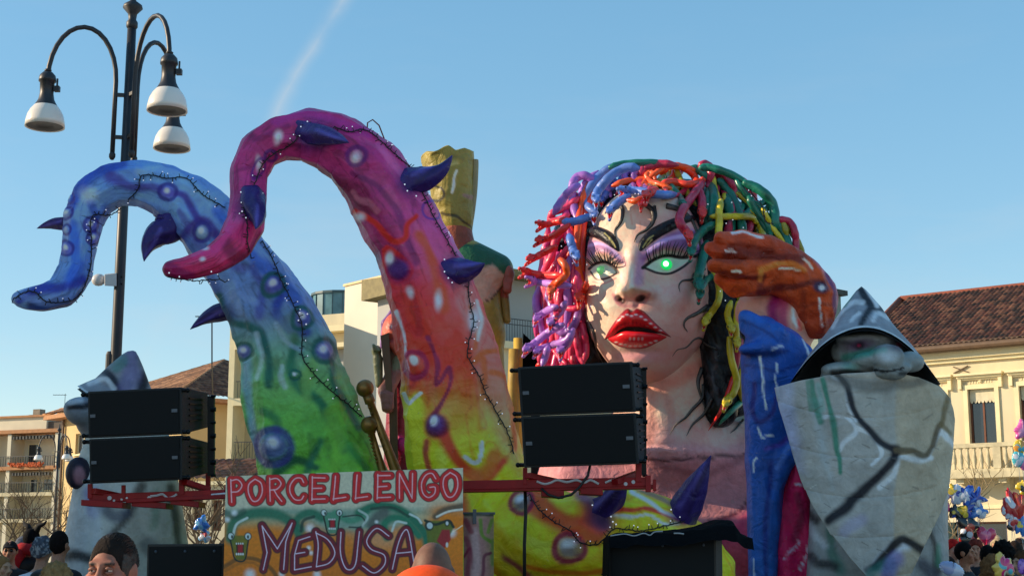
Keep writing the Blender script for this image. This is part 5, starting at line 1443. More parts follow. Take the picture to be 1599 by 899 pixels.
# sleeve
prs = [s_cap(c3(1210, 560, 16.3), c3(1209, 620, 16.3), .38, .34), s_cap(c3(1209, 600, 16.3), c3(1199, 720, 16.3), .34, .24), s_cap(c3(1192, 520, 16.35), c3(1232, 560, 16.35), .2, .22), s_cap(c3(1197, 720, 16.3), c3(1190, 980, 16.2), .22, .13), s_cap(c3(1186, 600, 16.3), c3(1188, 980, 16.35), .12, .1),
       s_cap(c3(1164, 494, 16.15), c3(1210, 520, 16.02), .08, .11), s_cap(c3(1210, 520, 16.02), c3(1254, 552, 16.15), .11, .10), s_cap(c3(1168, 510, 16.2), c3(1200, 530, 16.1), .1, .14), s_cap(c3(1162, 546, 16.05), c3(1206, 541, 15.95), .06, .08), s_cap(c3(1258, 552, 16.1), c3(1246, 600, 16.3), .08, .12),
       s_cap(c3(1205, 780, 16.15), c3(1228, 715, 16.1), .07, .1), s_cap(c3(1228, 715, 16.1), c3(1280, 655, 16.2), .1, .16), s_cap(c3(1204, 780, 16.15), c3(1196, 980, 16.1), .09, .07)]
V, F = sculpt(prs, .024, .07)
V += ((fbm(V, 3, 2, 3) - .5) * .06 + np.abs(fbm(V * np.array([2.2, 1, .7]), 3, 8, 2) - .5) * .09)[:, None] * np.array([0, 1, 0])
pt = Paint(V, (20, 60, 140), .18, 3, 5)
pt.grad([480, 560, 700, 899], [(38, 90, 172), (26, 74, 156), (28, 78, 162), (36, 94, 176)]); pt.mott(.2, 4, 3)
for s_, w, c, a in [([(1160, 500), (1200, 520), (1214, 532)], 3, (20, 44, 110), .6), ([(1158, 553), (1200, 552), (1230, 548)], 4, (16, 40, 104), .8), ([(1162, 570), (1210, 578), (1250, 570)], 3, (18, 46, 116), .6), ([(1178, 600), (1176, 640), (1186, 660), (1204, 650), (1212, 620)], 4, (36, 26, 104), .7),
                    ([(1206, 545), (1212, 543), (1222, 540)], 2.5, (196, 206, 230), .7), ([(1186, 558), (1190, 575), (1190, 610), (1197, 640)], 2, (210, 220, 240), .85), ([(1212, 568), (1212, 590), (1216, 604)], 1.8, (210, 220, 240), .8), ([(1184, 668), (1190, 682), (1206, 678)], 2.4, (220, 228, 244), .85),
                    ([(1176, 735), (1176, 720), (1182, 712)], 2, (214, 222, 240), .8), ([(1176, 870), (1178, 899)], 1.8, (214, 222, 240), .7), ([(1254, 530), (1262, 556)], 2.5, (220, 226, 240), .7), ([(1204, 720), (1202, 760), (1196, 830), (1196, 899)], 4, (20, 36, 120), .7), ([(1196, 700), (1222, 690), (1244, 665)], 4, (90, 60, 160), .6),
                    ([(1212, 730), (1230, 700), (1262, 670)], 3, (90, 130, 210), .6)]: pt.stroke(s_, w, c, .75, a)
gobj('sleeve', V, F, paintmat('airbrushed_sleeve', rough=.4, bump=.45, coat=.3), ar, pt.c * 1.1)
prs = [s_cap(c3(1242, 730, 16.35), c3(1236, 980, 16.3), .2, .32), s_cap(c3(1225, 720, 16.6), c3(1212, 900, 16.6), .2, .3)]
V, F = sculpt(prs, .03, .12)
V[:, 1] += np.sin(V[:, 0] * 22 + V[:, 2] * 4 + fbm(V, 1.5, 4, 2) * 5) * .035
pt = Paint(V, (200, 26, 82), .2, 3, 5)
for s_, w, c, a in [([(1245, 770), (1252, 800), (1240, 840)], 6, (110, 14, 50), .7), ([(1220, 730), (1212, 790), (1216, 850)], 5, (120, 14, 60), .6), ([(1226, 735), (1232, 722), (1238, 716)], 2, (236, 200, 214), .8), ([(1240, 752), (1250, 754)], 2, (236, 200, 214), .7), ([(1226, 870), (1240, 855), (1248, 845)], 2.5, (226, 180, 204), .7), ([(1250, 890), (1262, 860), (1266, 840)], 2, (236, 210, 220), .7)]: pt.stroke(s_, w, c, .75, a)
gobj('robe', V, F, paintmat('airbrushed_hand'), ar, pt.c * 1.2)

# ------------------------------------------------------------------ figure with the golden bucket helmet
so = root_at('warrior', 735, 19.3, 'warrior figure with golden bucket helmet and green tunic behind the tall tentacle', 'float figure')
YS = 19.2
V, F, Dn = limb([(716, 366, 25, YS), (712, 342, 31, YS), (707, 305, 36, YS), (703, 268, 41, YS), (700, 246, 44, YS)], 120, 1.8, .95, 20, .01, 4)
q = proj(V); V[:, 2] += np.where(q[:, 1] < 254, (vnoise(V, 7, 3) - .3) * .2, 0)
pt = Paint(V, (138, 122, 56), .2, 3, 6)
for s_, w, c, a in [([(714, 268), (710, 286), (706, 302)], 2.5, (226, 220, 196), .9), ([(680, 290), (690, 296), (694, 306), (688, 314), (676, 312)], 1.6, (52, 46, 34), .9), ([(690, 332), (710, 338), (730, 350), (738, 364)], 1.8, (60, 50, 34), .8), ([(725, 305), (745, 308)], 3, (150, 110, 110), .6), ([(662, 262), (680, 250), (710, 246), (740, 256)], 3, (120, 104, 50), .6),
                    ([(664, 272), (684, 260), (712, 256)], 2, (206, 190, 120), .5)]: pt.stroke(s_, w, c, .7, a)
hl = gobj('helmet', V, tri_fix(F), M_PAPER, so, pt.c * 1.15)
mb = MB(); Q = [(748, 250), (748, 262), (746, 300), (741, 340), (735, 370)]
mb.tube([P(q_[0] - 7, q_[1], YS - .02) for q_ in crom(np.array(Q, float), 5)], 6.5 * S(YS), 10)
mb.build('cheek_ridge', pmat('pale_gold_paint', (150, 138, 96), .5, var=.2, bump=.2, bscale=6), hl)
prs = [s_cap(c3(712, 368, YS), c3(722, 420, YS), .22, .26), s_ell(c3(716, 356, YS), (.15, .16, .2))]
V, F = sculpt(prs, .03, .08); pt = Paint(V, (134, 66, 44), .25, 4, 3); gobj('neck', V, F, M_PAPER, so, pt.c)
prs = [s_cap(c3(716, 392, YS), c3(778, 420, YS + .05), .2, .19), s_cap(c3(730, 410, YS), c3(770, 425, YS), .28, .24), s_cap(c3(738, 430, YS), c3(752, 520, YS), .34, .3), s_cap(c3(750, 520, YS), c3(750, 980, YS), .3, .45), s_cap(c3(700, 430, YS), c3(690, 980, YS), .3, .5)]
V, F = sculpt(prs, .035, .1); pt = Paint(V, (150, 132, 60), .25, 3, 3)
pt.poly([(700, 380), (790, 380), (800, 434), (786, 428), (768, 414), (745, 420), (730, 430), (700, 430)], (14, 82, 56), 2, .95)
pt.poly([(744, 418), (768, 412), (788, 428), (786, 450), (760, 472), (748, 470), (735, 430)], (196, 158, 132), 2, .9)
pt.stroke([(786, 448), (770, 462), (756, 470)], 1.6, (60, 46, 40), .6, .8)
gobj('tunic', V, F, M_PAPER, so, pt.c * 1.1)
prs = [s_ell(c3(793, 430, YS - .1), (.09, .09, .14)), s_ell(c3(793, 450, YS - .1), (.06, .07, .08)), s_cap(c3(786, 450, YS), c3(792, 500, YS), .07, .05)]
for k in range(4): prs.append(s_cap(c3(788 + 3.5 * k, 438, YS - .16), c3(787 + 3 * k, 452 + (k % 2) * 4, YS - .18), .024, .018))
V, F = sculpt(prs, .02, .025); pt = Paint(V, (150, 74, 56), .25, 4, 3); pt.poly([(780, 465), (800, 465), (800, 510), (780, 510)], (140, 124, 60), 2, .9)
gobj('fist', V, F, M_PAPER, so, pt.c)

# ------------------------------------------------------------------ red-faced figure glimpsed between the tentacles
de = root_at('demon', 620, 17.3, 'red-faced figure in purple hood holding a brown post between two tentacles', 'float figure')
YD = 17.3
V, F = sculpt([s_ell(c3(622, 520, YD), (.2, .22, .26)), s_cap(c3(612, 538, YD - .2), c3(622, 548, YD - .2), .05, .06)], .02, .04)
pt = Paint(V, (196, 88, 66), .2, 5, 2); pt.blob(613, 510, 6, 6, (40, 20, 60), .4, .95); pt.blob(614, 510, 2.5, 2.5, (196, 200, 220), .5, .9); pt.blob(616, 530, 8, 5, (140, 40, 40), .8, .8)
gobj('face', V, F, M_PAPER, de, pt.c)
V, F = sculpt([s_cap(c3(613, 486, YD), c3(602, 505, YD), .035, .05), s_cap(c3(602, 505, YD), c3(598, 540, YD), .05, .04)], .018, .03)
pt = Paint(V, (120, 84, 140), .2, 5, 2); pt.stroke([(612, 492), (604, 510), (601, 530)], 2, (50, 30, 120), .6, .9); gobj('hood', V, F, M_PAPER, de, pt.c)
prs = [s_cap(c3(625, 560, YD - .1), c3(603, 610, YD - .2), .11, .09), s_cap(c3(603, 610, YD - .2), c3(606, 636, YD - .25), .09, .07)]
for k in range(4): prs.append(s_cap(c3(597 + 5 * k, 616, YD - .3), c3(599 + 4 * k, 640 - (k % 2) * 4, YD - .32), .028, .022))
V, F = sculpt(prs, .018, .035); pt = Paint(V, (150, 96, 84), .25, 5, 2); pt.poly([(610, 545), (640, 545), (640, 575), (612, 578)], (112, 116, 84), 2, .9)
gobj('arm', V, F, M_PAPER, de, pt.c)
V, F = sculpt([s_cap(c3(628, 560, YD + .2), c3(628, 900, YD + .2), .15, .3), s_cap(c3(626, 600, YD), c3(622, 690, YD), .09, .05), s_ell(c3(627, 694, YD - .1), (.06, .06, .1))], .03, .05)
pt = Paint(V, (120, 14, 34), .3, 4, 2); pt.blob(626, 694, 9, 14, (196, 40, 110), .4, .9); gobj('robe', V, F, M_PAPER, de, pt.c)
M_POST = pmat('brown_painted_wood', (104, 74, 50), .6, var=.3, bump=.4, bscale=10, stretch=(1, 1, .2))
mb = MB(); mb.hexa([P(594, 524, YD - .3), P(607, 519, YD - .3), P(607, 519, YD - .1), P(594, 524, YD - .1), P(606, 640, YD - .3), P(615, 640, YD - .3), P(615, 640, YD - .1), P(606, 640, YD - .1)])
mb.bar(P(612, 530, YD - .15), P(616, 735, YD - .15), .09, .09)
mb.build('post', M_POST, de)
prs = [s_ell(c3(588, 548, YD - .2), (.06, .06, .07)), s_cap(c3(590, 560, YD - .2), c3(592, 600, YD - .2), .06, .045)]
for k in range(4): prs.append(s_cap(c3(584 + 3 * k, 545, YD - .26), c3(583 + 2.5 * k, 538 + k * 3, YD - .32), .02, .018))
V, F = sculpt(prs, .016, .02); pt = Paint(V, (118, 120, 92), .25, 5, 2); gobj('gloved_hand', V, F, M_PAPER, de, pt.c)
# maces
M_GOLD = pmat('bronze_paint', (140, 104, 52), .35, metal=.55, var=.3, vscale=6, bump=.35, bscale=14)
for (b, e, r, rw, lb) in (((570, 606), (622, 745), 14, 7.5, 'bronze mace with round head, the taller of the pair'), ((577, 663), (600, 745), 14, 6, 'bronze mace with round head, the lower of the pair')):
    Ym = 15.9; rt = root_at('mace', e[0], Ym, lb, 'mace', 'bronze maces between the tentacles')
    MB().ball(P(*b, Ym), r * S(Ym), 20).build('mace_head', M_GOLD, rt, smooth=True)
    m2 = MB(); d = (Vector(P(*e, Ym)) - Vector(P(*b, Ym)))
    pts = [P(*b, Ym) + d * k for k in (0.08, .16, .17, .4, .7, 1.0, 1.6)]
    m2.tube(pts, [S(Ym) * rw * k for k in (1.1, 1.15, .8, .85, 1.0, 1.25, 1.4)], 14)
    for k in range(8):
        p = pts[2] + d * (.05 + .07 * k); m2.ball(p + Vector((-.03, -.045, 0)), .016, 6)
    m2.build('shaft', M_GOLD, rt, smooth=True)
# ------------------------------------------------------------------ float deck, rig, loudspeakers, sign
M_DECK = pmat('dark_plywood', (70, 56, 44), .8, var=.25, bump=.3)
M_RED = pmat('red_enamel_steel', (150, 12, 20), .45, var=.25, vscale=7, bump=.15, bscale=12, spec=.3)
M_CAB = pmat('black_textured_cabinet', (11, 11, 11), .55, var=.2, bump=.4, bscale=90)
M_STEEL = pmat('black_steel', (16, 16, 18), .35, metal=.6)
M_BADGE = pmat('worn_grey_metal', (84, 88, 96), .4, metal=.4)
def grillemat():
    m, nt, b = nodes_of('perforated_black_grille')
    tc = nt.nodes.new('ShaderNodeTexCoord'); vo = nt.nodes.new('ShaderNodeTexVoronoi'); vo.inputs['Scale'].default_value = 110; vo.inputs['Randomness'].default_value = 0
    nt.links.new(tc.outputs['Object'], vo.inputs['Vector'])
    r = nt.nodes.new('ShaderNodeValToRGB'); r.color_ramp.elements[0].position = .3; r.color_ramp.elements[0].color = (.0015, .0015, .0015, 1); r.color_ramp.elements[1].position = .4; r.color_ramp.elements[1].color = (.007, .0075, .008, 1)
    nt.links.new(vo.outputs['Distance'], r.inputs[0]); nt.links.new(r.outputs[0], b.inputs['Base Color']); b.inputs['Roughness'].default_value = .7
    b.inputs['Specular IOR Level'].default_value = .2
    return m
M_GRILLE = grillemat()
dk = root_at('float_deck', 800, 15, 'dark wooden deck of the float carrying all the figures', 'float deck')
mb = MB(); mb.box((-0.3, 15.9, .9), (12.4, 8.6, .2)); mb.build('deck_top', M_DECK, dk)
mb = MB(); mb.box((-0.3, 15.9, .5), (11.8, 8.2, .6)); mb.build('skirt', pmat('grey_skirt', (90, 90, 96), .8), dk)
for x in (-5, 4.4):
    for y in (13, 18.8):
        MB().lathe((x, y, .4), [(.05, -.14), (.36, -.14), (.4, -.08), (.4, .08), (.36, .14), (.05, .14)], 20, M=Matrix.Rotation(R(90), 3, 'Y')).build('wheel', M_STEEL, dk, smooth=False)

def cabinet(fr, Yf, br, Yb, label, group, hw=True):
    """fr: front TL,TR,BR,BL pixels; br: back TL,TR,BR,BL pixels"""
    f = [P(*p, Yf) for p in fr]; b = [P(*p, Yb) for p in br]
    c = (f[2] + f[3] + b[2] + b[3]) / 4
    rt = empty('loudspeaker', c, label, 'loudspeaker', group)
    m = MB(); m.hexa([f[3], f[2], b[2], b[3], f[0], f[1], b[1], b[0]])
    o = m.build('cabinet', M_CAB, rt, bevel=.008)
    def L(u, v, d): # on front face
        t = f[0].lerp(f[1], u); q = f[3].lerp(f[2], u); p = t.lerp(q, v)
        return p + Vector((0, -d, 0))
    m = MB(); m.hexa([L(.025, .955, .018), L(.975, .955, .018), L(.975, .955, -.01), L(.025, .955, -.01), L(.025, .045, .018), L(.975, .045, .018), L(.975, .045, -.01), L(.025, .045, -.01)])
    m.build('grille', M_GRILLE, rt, bevel=.004)
    for (u0, u1, v) in ((.03, .085, .52), (.90, .96, .48)):
        m = MB(); m.hexa([L(u0, v + .05, .026), L(u1, v + .05, .026), L(u1, v + .05, .012), L(u0, v + .05, .012), L(u0, v - .02, .026), L(u1, v - .02, .026), L(u1, v - .02, .012), L(u0, v - .02, .012)])
        m.build('latch', M_BADGE, rt)
    for v in (.06, .94):
        for u in (.0, 1.0):
            m = MB()
            p = L(u, v, -.03); m.tube([p + Vector((-.035, 0, 0)), p + Vector((.035, 0, 0))], .018, 8); m.ball(p + Vector((.05 if u else -.05, 0, 0)), .022, 8)
            m.build('rigging_pin', M_STEEL, rt, smooth=True)
    # side louvre frame on the visible flank
    q = [f[1].lerp(b[1], t) for t in (.25, .8)]; w = [f[2].lerp(b[2], t) for t in (.25, .8)]
    m = MB()
    for k in range(5):
        v = .22 + .13 * k
        m.bar(q[0].lerp(w[0], v) + Vector((.008, 0, 0)), q[1].lerp(w[1], v) + Vector((.008, 0, 0)), .012, .012)
    m.build('side_handle', M_STEEL, rt)
    return rt
g1, g2 = 'line array cabinets on the left rig', 'line array cabinets on the right rig'
YL_ = 12.9
cabinet([(137, 611), (283, 604), (284, 678), (138, 684)], YL_, [(178, 620), (325, 613), (325, 667), (178, 672)], 13.6, 'upper black loudspeaker of the left stack', g1)
cabinet([(139, 685), (284, 679), (284, 749), (140, 755)], YL_, [(178, 692), (325, 690), (325, 738), (178, 744)], 13.6, 'lower black loudspeaker of the left stack, above red beam', g1)
cabinet([(808, 573), (987, 564), (993, 643), (813, 650)], YL_, [(842, 580), (1003, 575), (1007, 636), (842, 642)], 13.5, 'upper black loudspeaker in front of the bust', g2)
cabinet([(813, 650), (993, 644), (998, 724), (818, 730)], YL_, [(846, 656), (1006, 648), (1008, 716), (846, 722)], 13.5, 'lower black loudspeaker in front of the bust, above red beam', g2)

rig = root_at('support_frame', 540, 13.2, 'red steel frame carrying both loudspeaker stacks behind the lettered board', 'steel frame', z=0.0)
def beam(a, b, h, d=.12, name='beam', Y=13.15, mat=None):
    m = MB(); A, B = P(*a, Y), P(*b, Y); m.bar(A, B, d, h * S(Y))
    return m.build(name, mat or M_RED, rig, bevel=.006)
def hb(a, b, h, d=.12, Y=13.15, name='beam'):
    A, B = P(*a, Y), P(*b, Y); hh_ = h * S(Y) / 2; m = MB()
    up = Vector((0, 0, hh_)); dd = Vector((0, d / 2, 0))
    m.hexa([A - up - dd, B - up - dd, B - up + dd, A - up + dd, A + up - dd, B + up - dd, B + up + dd, A + up + dd]); return m.build(name, M_RED, rig, bevel=.005)
hb((700, 758), (1012, 752), 14, Y=13.15); hb((700, 766), (1020, 760), 6, .2, Y=13.2)
hb((142, 778), (380, 770), 13); hb((134, 785), (198, 789), 9, .3); hb((200, 782), (380, 774), 6, .16)
for a, b, h in (((212, 786), (265, 790), 9), ((272, 783), (316, 788), 9), ((845, 770), (880, 772), 11), ((905, 766), (940, 768), 11)): hb(a, b, h, .3, 13.25, 'cross_plate')
for (x0, y0, x1, y1, w) in ((141, 755, 141, 778, 7), (284, 747, 284, 772, 8), (325, 738, 325, 768, 7), (193, 757, 193, 778, 6), (997, 720, 997, 752, 9), (820, 730, 820, 756, 7), (1012, 742, 1012, 768, 8), (1022, 748, 1022, 766, 5)):
    Y = 13.1 if x0 not in (325,) else 13.5
    MB().bar(P(x0, y0, Y), P(x1, y1, Y), w * S(Y), w * S(Y)).build('bracket', M_RED, rig, bevel=.004)
for a, b in (((288, 752), (325, 764)), ((146, 766), (195, 776)), ((824, 742), (870, 752)), ((960, 752), (997, 738))):
    MB().bar(P(*a, 13.05), P(*b, 13.3), .07, .05).build('brace', M_RED, rig, bevel=.004)
for x in (480, 600): MB().bar(P(x, 762, 13.2), Vector((P(x, 762, 13.2).x, 13.2, .99)), .12).build('post', M_RED, rig, bevel=.005)
hb((352, 764), (722, 758), 14)
for x in (330, 1004):
    y0, y1 = (618, 742) if x < 500 else (575, 742)
    m = MB(); m.bar(P(x, y0, 13.45), P(x, y1, 13.45), .05, .06)
    for k in range(7): yk = y0 + (y1 - y0) * k / 6; m.tube([P(x - 1, yk, 13.4), P(x + 7, yk, 13.4)], .012 + .008 * (k % 2), 8)
    m.build('rigging_bar', M_STEEL, rig)
M_WP = pmat('white_brushed_paint', (206, 202, 206), .5)
for pts in ([(838, 752), (850, 756), (860, 754), (870, 750), (885, 753), (900, 750), (912, 754), (922, 750), (935, 756)], [(945, 754), (955, 750), (968, 748)], [(235, 775), (245, 774), (254, 772), (262, 778), (270, 776), (276, 772)], [(330, 773), (342, 772), (352, 771)]):
    m = MB(); m.tube([P(x, y - 1, 13.083) for x, y in crom(np.array(pts, float), 4)], .010, 5); m.build('brush_mark', M_WP, rig)
for x, y, r in ((171, 777, 3.5), (178, 781, 2), (190, 779, 2), (198, 777, 1.8), (233, 777, 3.4), (977, 755, 3), (989, 752, 3), (965, 750, 2.5)):
    MB().ball(P(x, y, 13.088), r * S(13.1), 8, (1, .15, 1)).build('brush_mark', M_WP, rig)
m = MB(); m.tube([P(820, 760, 13.3), P(821, 800, 13.28), P(819, 850, 13.3), P(819, 960, 13.3)], .016, 7); tag(m.build('hanging_cable', M_CABLE, smooth=True), 'thick black cable hanging straight down from the right red beam', 'cable')
m = MB(); m.tube([P(*p, 13.0) for p in [(922, 724), (918, 742), (905, 760), (892, 772), (872, 777), (856, 772), (845, 762)]], .012, 7); tag(m.build('looped_cable', M_CABLE, smooth=True), 'black cable looping under the right loudspeaker stack', 'cable')

# subwoofers
def sub(fr, Yf, dx, Yb, label, side=(70, 58, 46)):
    f = [P(*p, Yf) for p in fr]
    for p in f[2:]: p.z = 1.0
    c = (f[2] + f[3]) / 2
    rt = empty('subwoofer', c, label, 'subwoofer', 'bass cabinets at the foot of the float')
    b = [Vector((p.x + dx, Yb, p.z)) for p in f]
    m = MB(); m.hexa([f[3], f[2], b[2], b[3], f[0], f[1], b[1], b[0]]); m.build('cabinet', pmat('brown_black_cabinet', (42, 36, 30), .6, var=.2, bump=.3, bscale=60), rt, bevel=.01)
    g = [v + Vector((0, -.015, 0)) for v in f]; ins = .02
    m = MB(); m.hexa([g[3] + Vector((ins, 0, ins)), g[2] + Vector((-ins, 0, ins)), g[2] + Vector((-ins, .02, ins)), g[3] + Vector((ins, .02, ins)), g[0] + Vector((ins, 0, -ins)), g[1] + Vector((-ins, 0, -ins)), g[1] + Vector((-ins, .02, -ins)), g[0] + Vector((ins, .02, -ins))])
    m.build('grille', M_GRILLE, rt)
    m = MB()
    for u in (.12, .5, .88):
        p = g[0].lerp(g[1], u); m.ball(p + Vector((0, -.002, -.06)), .012, 6)
    m.build('screw', M_BADGE, rt)
    hx = (f[1] + b[1]) / 2
    MB().box((hx.x + .004, hx.y + .12, 1.32), (.012, .1, .22)).build('handle', M_STEEL, rt)
    return rt
sub([(950, 841), (1118, 838), (1118, 899), (950, 899)], 12.1, .14, 12.75, 'large subwoofer at lower right under a black cloth')
sub([(230, 849), (350, 848), (350, 899), (230, 899)], 12.2, .0, 12.8, 'smaller subwoofer left of the lettered board')
# cloth thrown over the right one
nu, nv = 110, 40
U, W = np.meshgrid(np.linspace(0, 1, nu), np.linspace(0, 1, nv), indexing='ij'); U, W = U.ravel(), W.ravel()
x = 944 + 224 * U; dep = 12.0 + .85 * W
top = ipts(U, [(0, 848), (.03, 838), (.1, 834), (.3, 831), (.5, 828), (.66, 822), (.76, 815), (.80, 812), (.88, 813), (.93, 834), (1, 842)])
yy = top + 0 * W
V = np.array([tuple(P(a, b, 12.3)) for a, b in zip(x, yy)]); V[:, 1] = dep
zt = V[:, 2].copy(); base = P(950, 841, 12.1).z
V[:, 2] = base + .01 + (zt - base) * np.sin(np.clip(W, .02, .98) * math.pi) ** .35
V[:, 2] -= np.where(W < .06, .06 + .05 * vnoise(V * 3, 3, 2), 0); V[:, 1] -= np.where(W < .06, .04, 0)
V[:, 2] += (fbm(V, 9, 3, 3) - .5) * .035
V[U < .012, 2] -= .28
cl = gobj('cloth', V, grid_faces(nu, nv), pmat('black_cloth', (8, 9, 12), .95, var=.25, bump=.8, bscale=14, spec=.1), None, org=Vector(P(1050, 838, 12.3)))
tag(cl, 'crumpled black cloth thrown over the right subwoofer', 'cloth')
m = MB(); m.tube([P(a, b, 11.93) for a, b in crom(np.array([(905 + 48, 836), (975, 833), (990, 836), (1005, 832), (1015, 835), (1022, 830), (1035, 829)], float), 5)], .005, 5)
m.tube([P(a, b, 11.93) for a, b in crom(np.array([(1052, 832), (1060, 832), (1068, 833)], float), 5)], .006, 5); tag(m.build('cord', pmat('pale_cord', (160, 164, 168), .6), smooth=True), 'thin pale cord lying on the black cloth', 'cord')

# ------------------------------------------------------------------ lettered board
YG = 11.9
nu, nv = 530, 262
xs = np.linspace(349, 723, nu); W = np.linspace(0, 1, nv)
XX, WW = np.meshgrid(xs, W, indexing='ij'); XX = XX.ravel(); WW = WW.ravel()
topy = 743 - (XX - 353) * 0.0352
YYp = topy + (912 - topy) * WW
XX = XX + (353 - XX.min()) * 0 + (YYp < 899) * 0 + np.interp(YYp, [730, 899], [4, 0]) * (1 - (XX - 349) / 374)
V = np.array([tuple(P(a, b, YG)) for a, b in zip(XX, YYp)])
pt = Paint(V, (202, 198, 172), .06, 4, 2, wob=.22)
X, Y_ = pt.q[:, 0], pt.q[:, 1]
# coloured lower field: green-blue haze over orange
pt.mix(smst(Y_, 788, 800) * (X > 0), (128, 158, 140))
n_ = fbm(np.stack([X / 60, Y_ / 30, X * 0], 1), 1.0, 3, 3)
lim = 822 + 14 * np.sin(X / 38) + 16 * (n_ - .5) * 2 - 26 * smst(X, 640, 700) - 6 * smst(X, 380, 352)
pt.mix(smst(Y_ - lim, -14, 16), (222, 124, 12)); pt.mix(smst(Y_, 850, 900) * .5, (206, 104, 16))
pt.blob(390, 812, 40, 10, (180, 170, 110), .8, .4); pt.blob(600, 842, 40, 14, (210, 160, 120), .8, .6); pt.blob(640, 808, 30, 9, (206, 196, 150), .8, .6); pt.blob(448, 812, 30, 12, (150, 170, 140), .8, .5)
G1, G2, G3 = (20, 112, 84), (10, 60, 52), (200, 216, 210)
for s_, w, c, a in [([(360, 840), (364, 818), (384, 804), (412, 800), (440, 806), (470, 826)], 8, G1, .85), ([(364, 836), (370, 818), (386, 808)], 2.5, G3, .8), ([(352, 800), (366, 806), (380, 798)], 5, G2, .5), ([(466, 836), (460, 820), (468, 806), (486, 800), (502, 808)], 6, G1, .85), ([(470, 828), (474, 812), (490, 806)], 2.2, G2, .8),
    ([(524, 800), (545, 812), (566, 806), (572, 798)], 5, (60, 140, 110), .8), ([(560, 800), (585, 790), (615, 792), (640, 806), (662, 830), (668, 850)], 7, G1, .9), ([(580, 794), (612, 792), (638, 806)], 2, (8, 50, 44), .7), ([(640, 802), (652, 808), (658, 816)], 2.4, G3, .85),
    ([(604, 838), (600, 818), (612, 808), (632, 812), (654, 836)], 6, (24, 120, 90), .9), ([(612, 828), (618, 814), (634, 816)], 2.4, G3, .8), ([(580, 818), (590, 806), (600, 800)], 8, (70, 74, 74), .7), ([(535, 806), (560, 804), (570, 814), (562, 822), (545, 822)], 1.2, (20, 50, 46), .8), ([(560, 796), (574, 806), (566, 820)], 2.5, G3, .6),
    ([(680, 806), (694, 796), (722, 790)], 5, (92, 78, 60), .85), ([(682, 806), (700, 798), (722, 795)], 2.2, (224, 220, 206), .85), ([(350, 884), (372, 872), (398, 872), (420, 884), (432, 899)], 3, (96, 66, 26), .7), ([(352, 890), (376, 878), (400, 880), (414, 899)], 2, (170, 96, 20), .7)]:
    pt.stroke(s_, w, c, .7, a)
for x, y, r in ((366, 800, 4), (355, 811, 3.5), (484, 824, 6), (588, 814, 2.5), (482, 855, 3), (486, 863, 3), (390, 896, 7), (495, 896, 5), (705, 831, 6), (702, 895, 5), (440, 895, 4)): pt.blob(x, y, r, r, (230, 236, 240), .9, .85)
pt.stroke([(706, 830), (716, 824), (722, 820)], .9, (240, 226, 190), .8, .8)
def gator(x, y, s, body):
    K = (16, 40, 34)
    pt.poly([(x - 16 * s, y - 12 * s), (x + 16 * s, y - 14 * s), (x + 13 * s, y + 4 * s), (x + 8 * s, y + 26 * s), (x - 6 * s, y + 26 * s), (x - 12 * s, y + 6 * s)], body, 1.2, .9)
    pt.stroke([(x - 16 * s, y - 12 * s), (x - 13 * s, y + 4 * s), (x - 7 * s, y + 26 * s), (x + 8 * s, y + 27 * s), (x + 13 * s, y + 4 * s), (x + 16 * s, y - 14 * s)], 1.1, K, .5, .9)
    pt.poly([(x - 6 * s, y - 1 * s), (x + 7 * s, y - 1 * s), (x + 7 * s, y + 18 * s), (x - 5 * s, y + 18 * s)], (24, 12, 14), 1, .95)
    pt.poly([(x - 3 * s, y + 2 * s), (x + 5 * s, y + 0 * s), (x + 5 * s, y + 14 * s), (x - 3 * s, y + 15 * s)], (170, 14, 34), 1, .95)
    for dx in (-5, -1.5, 2, 5.5): pt.blob(x + dx * s, y + 17 * s, 1.4 * s, 2 * s, (226, 228, 226), .4, .95); pt.blob(x + dx * s, y, 1.2 * s, 1.6 * s, (226, 228, 226), .4, .9)
    for sx_ in (-1, 1):
        pt.blob(x + sx_ * 14 * s, y - 12 * s, 6 * s, 6.5 * s, K, .2, .95); pt.blob(x + sx_ * 14 * s, y - 12 * s, 4.4 * s, 5 * s, (206, 222, 220), .2, .95); pt.blob(x + sx_ * 13 * s + 1, y - 11 * s, 1.8 * s, 3 * s, K, .3, .95)
gator(374, 848, .95, (96, 110, 30)); gator(518, 810, .85, (70, 140, 110))
pt.poly([(664, 814), (676, 812), (702, 812), (708, 824), (700, 840), (690, 862), (668, 850)], (90, 110, 30), 1.5, .95); pt.stroke([(664, 812), (680, 818), (700, 812), (708, 822)], 2, (14, 46, 34), .5, .9)
pt.poly([(690, 826), (702, 826), (704, 842), (694, 856), (682, 844)], (160, 16, 40), 1.5, .95); pt.blob(670, 820, 7, 8, (16, 40, 34), .2, .95); pt.blob(671, 820, 4.5, 5, (196, 214, 214), .2, .95); pt.blob(698, 816, 4, 5, (16, 40, 34), .3, .9); pt.blob(698, 816, 2.2, 3, (214, 220, 220), .3, .95); pt.blob(698, 850, 2, 4, (220, 224, 220), .3, .9)
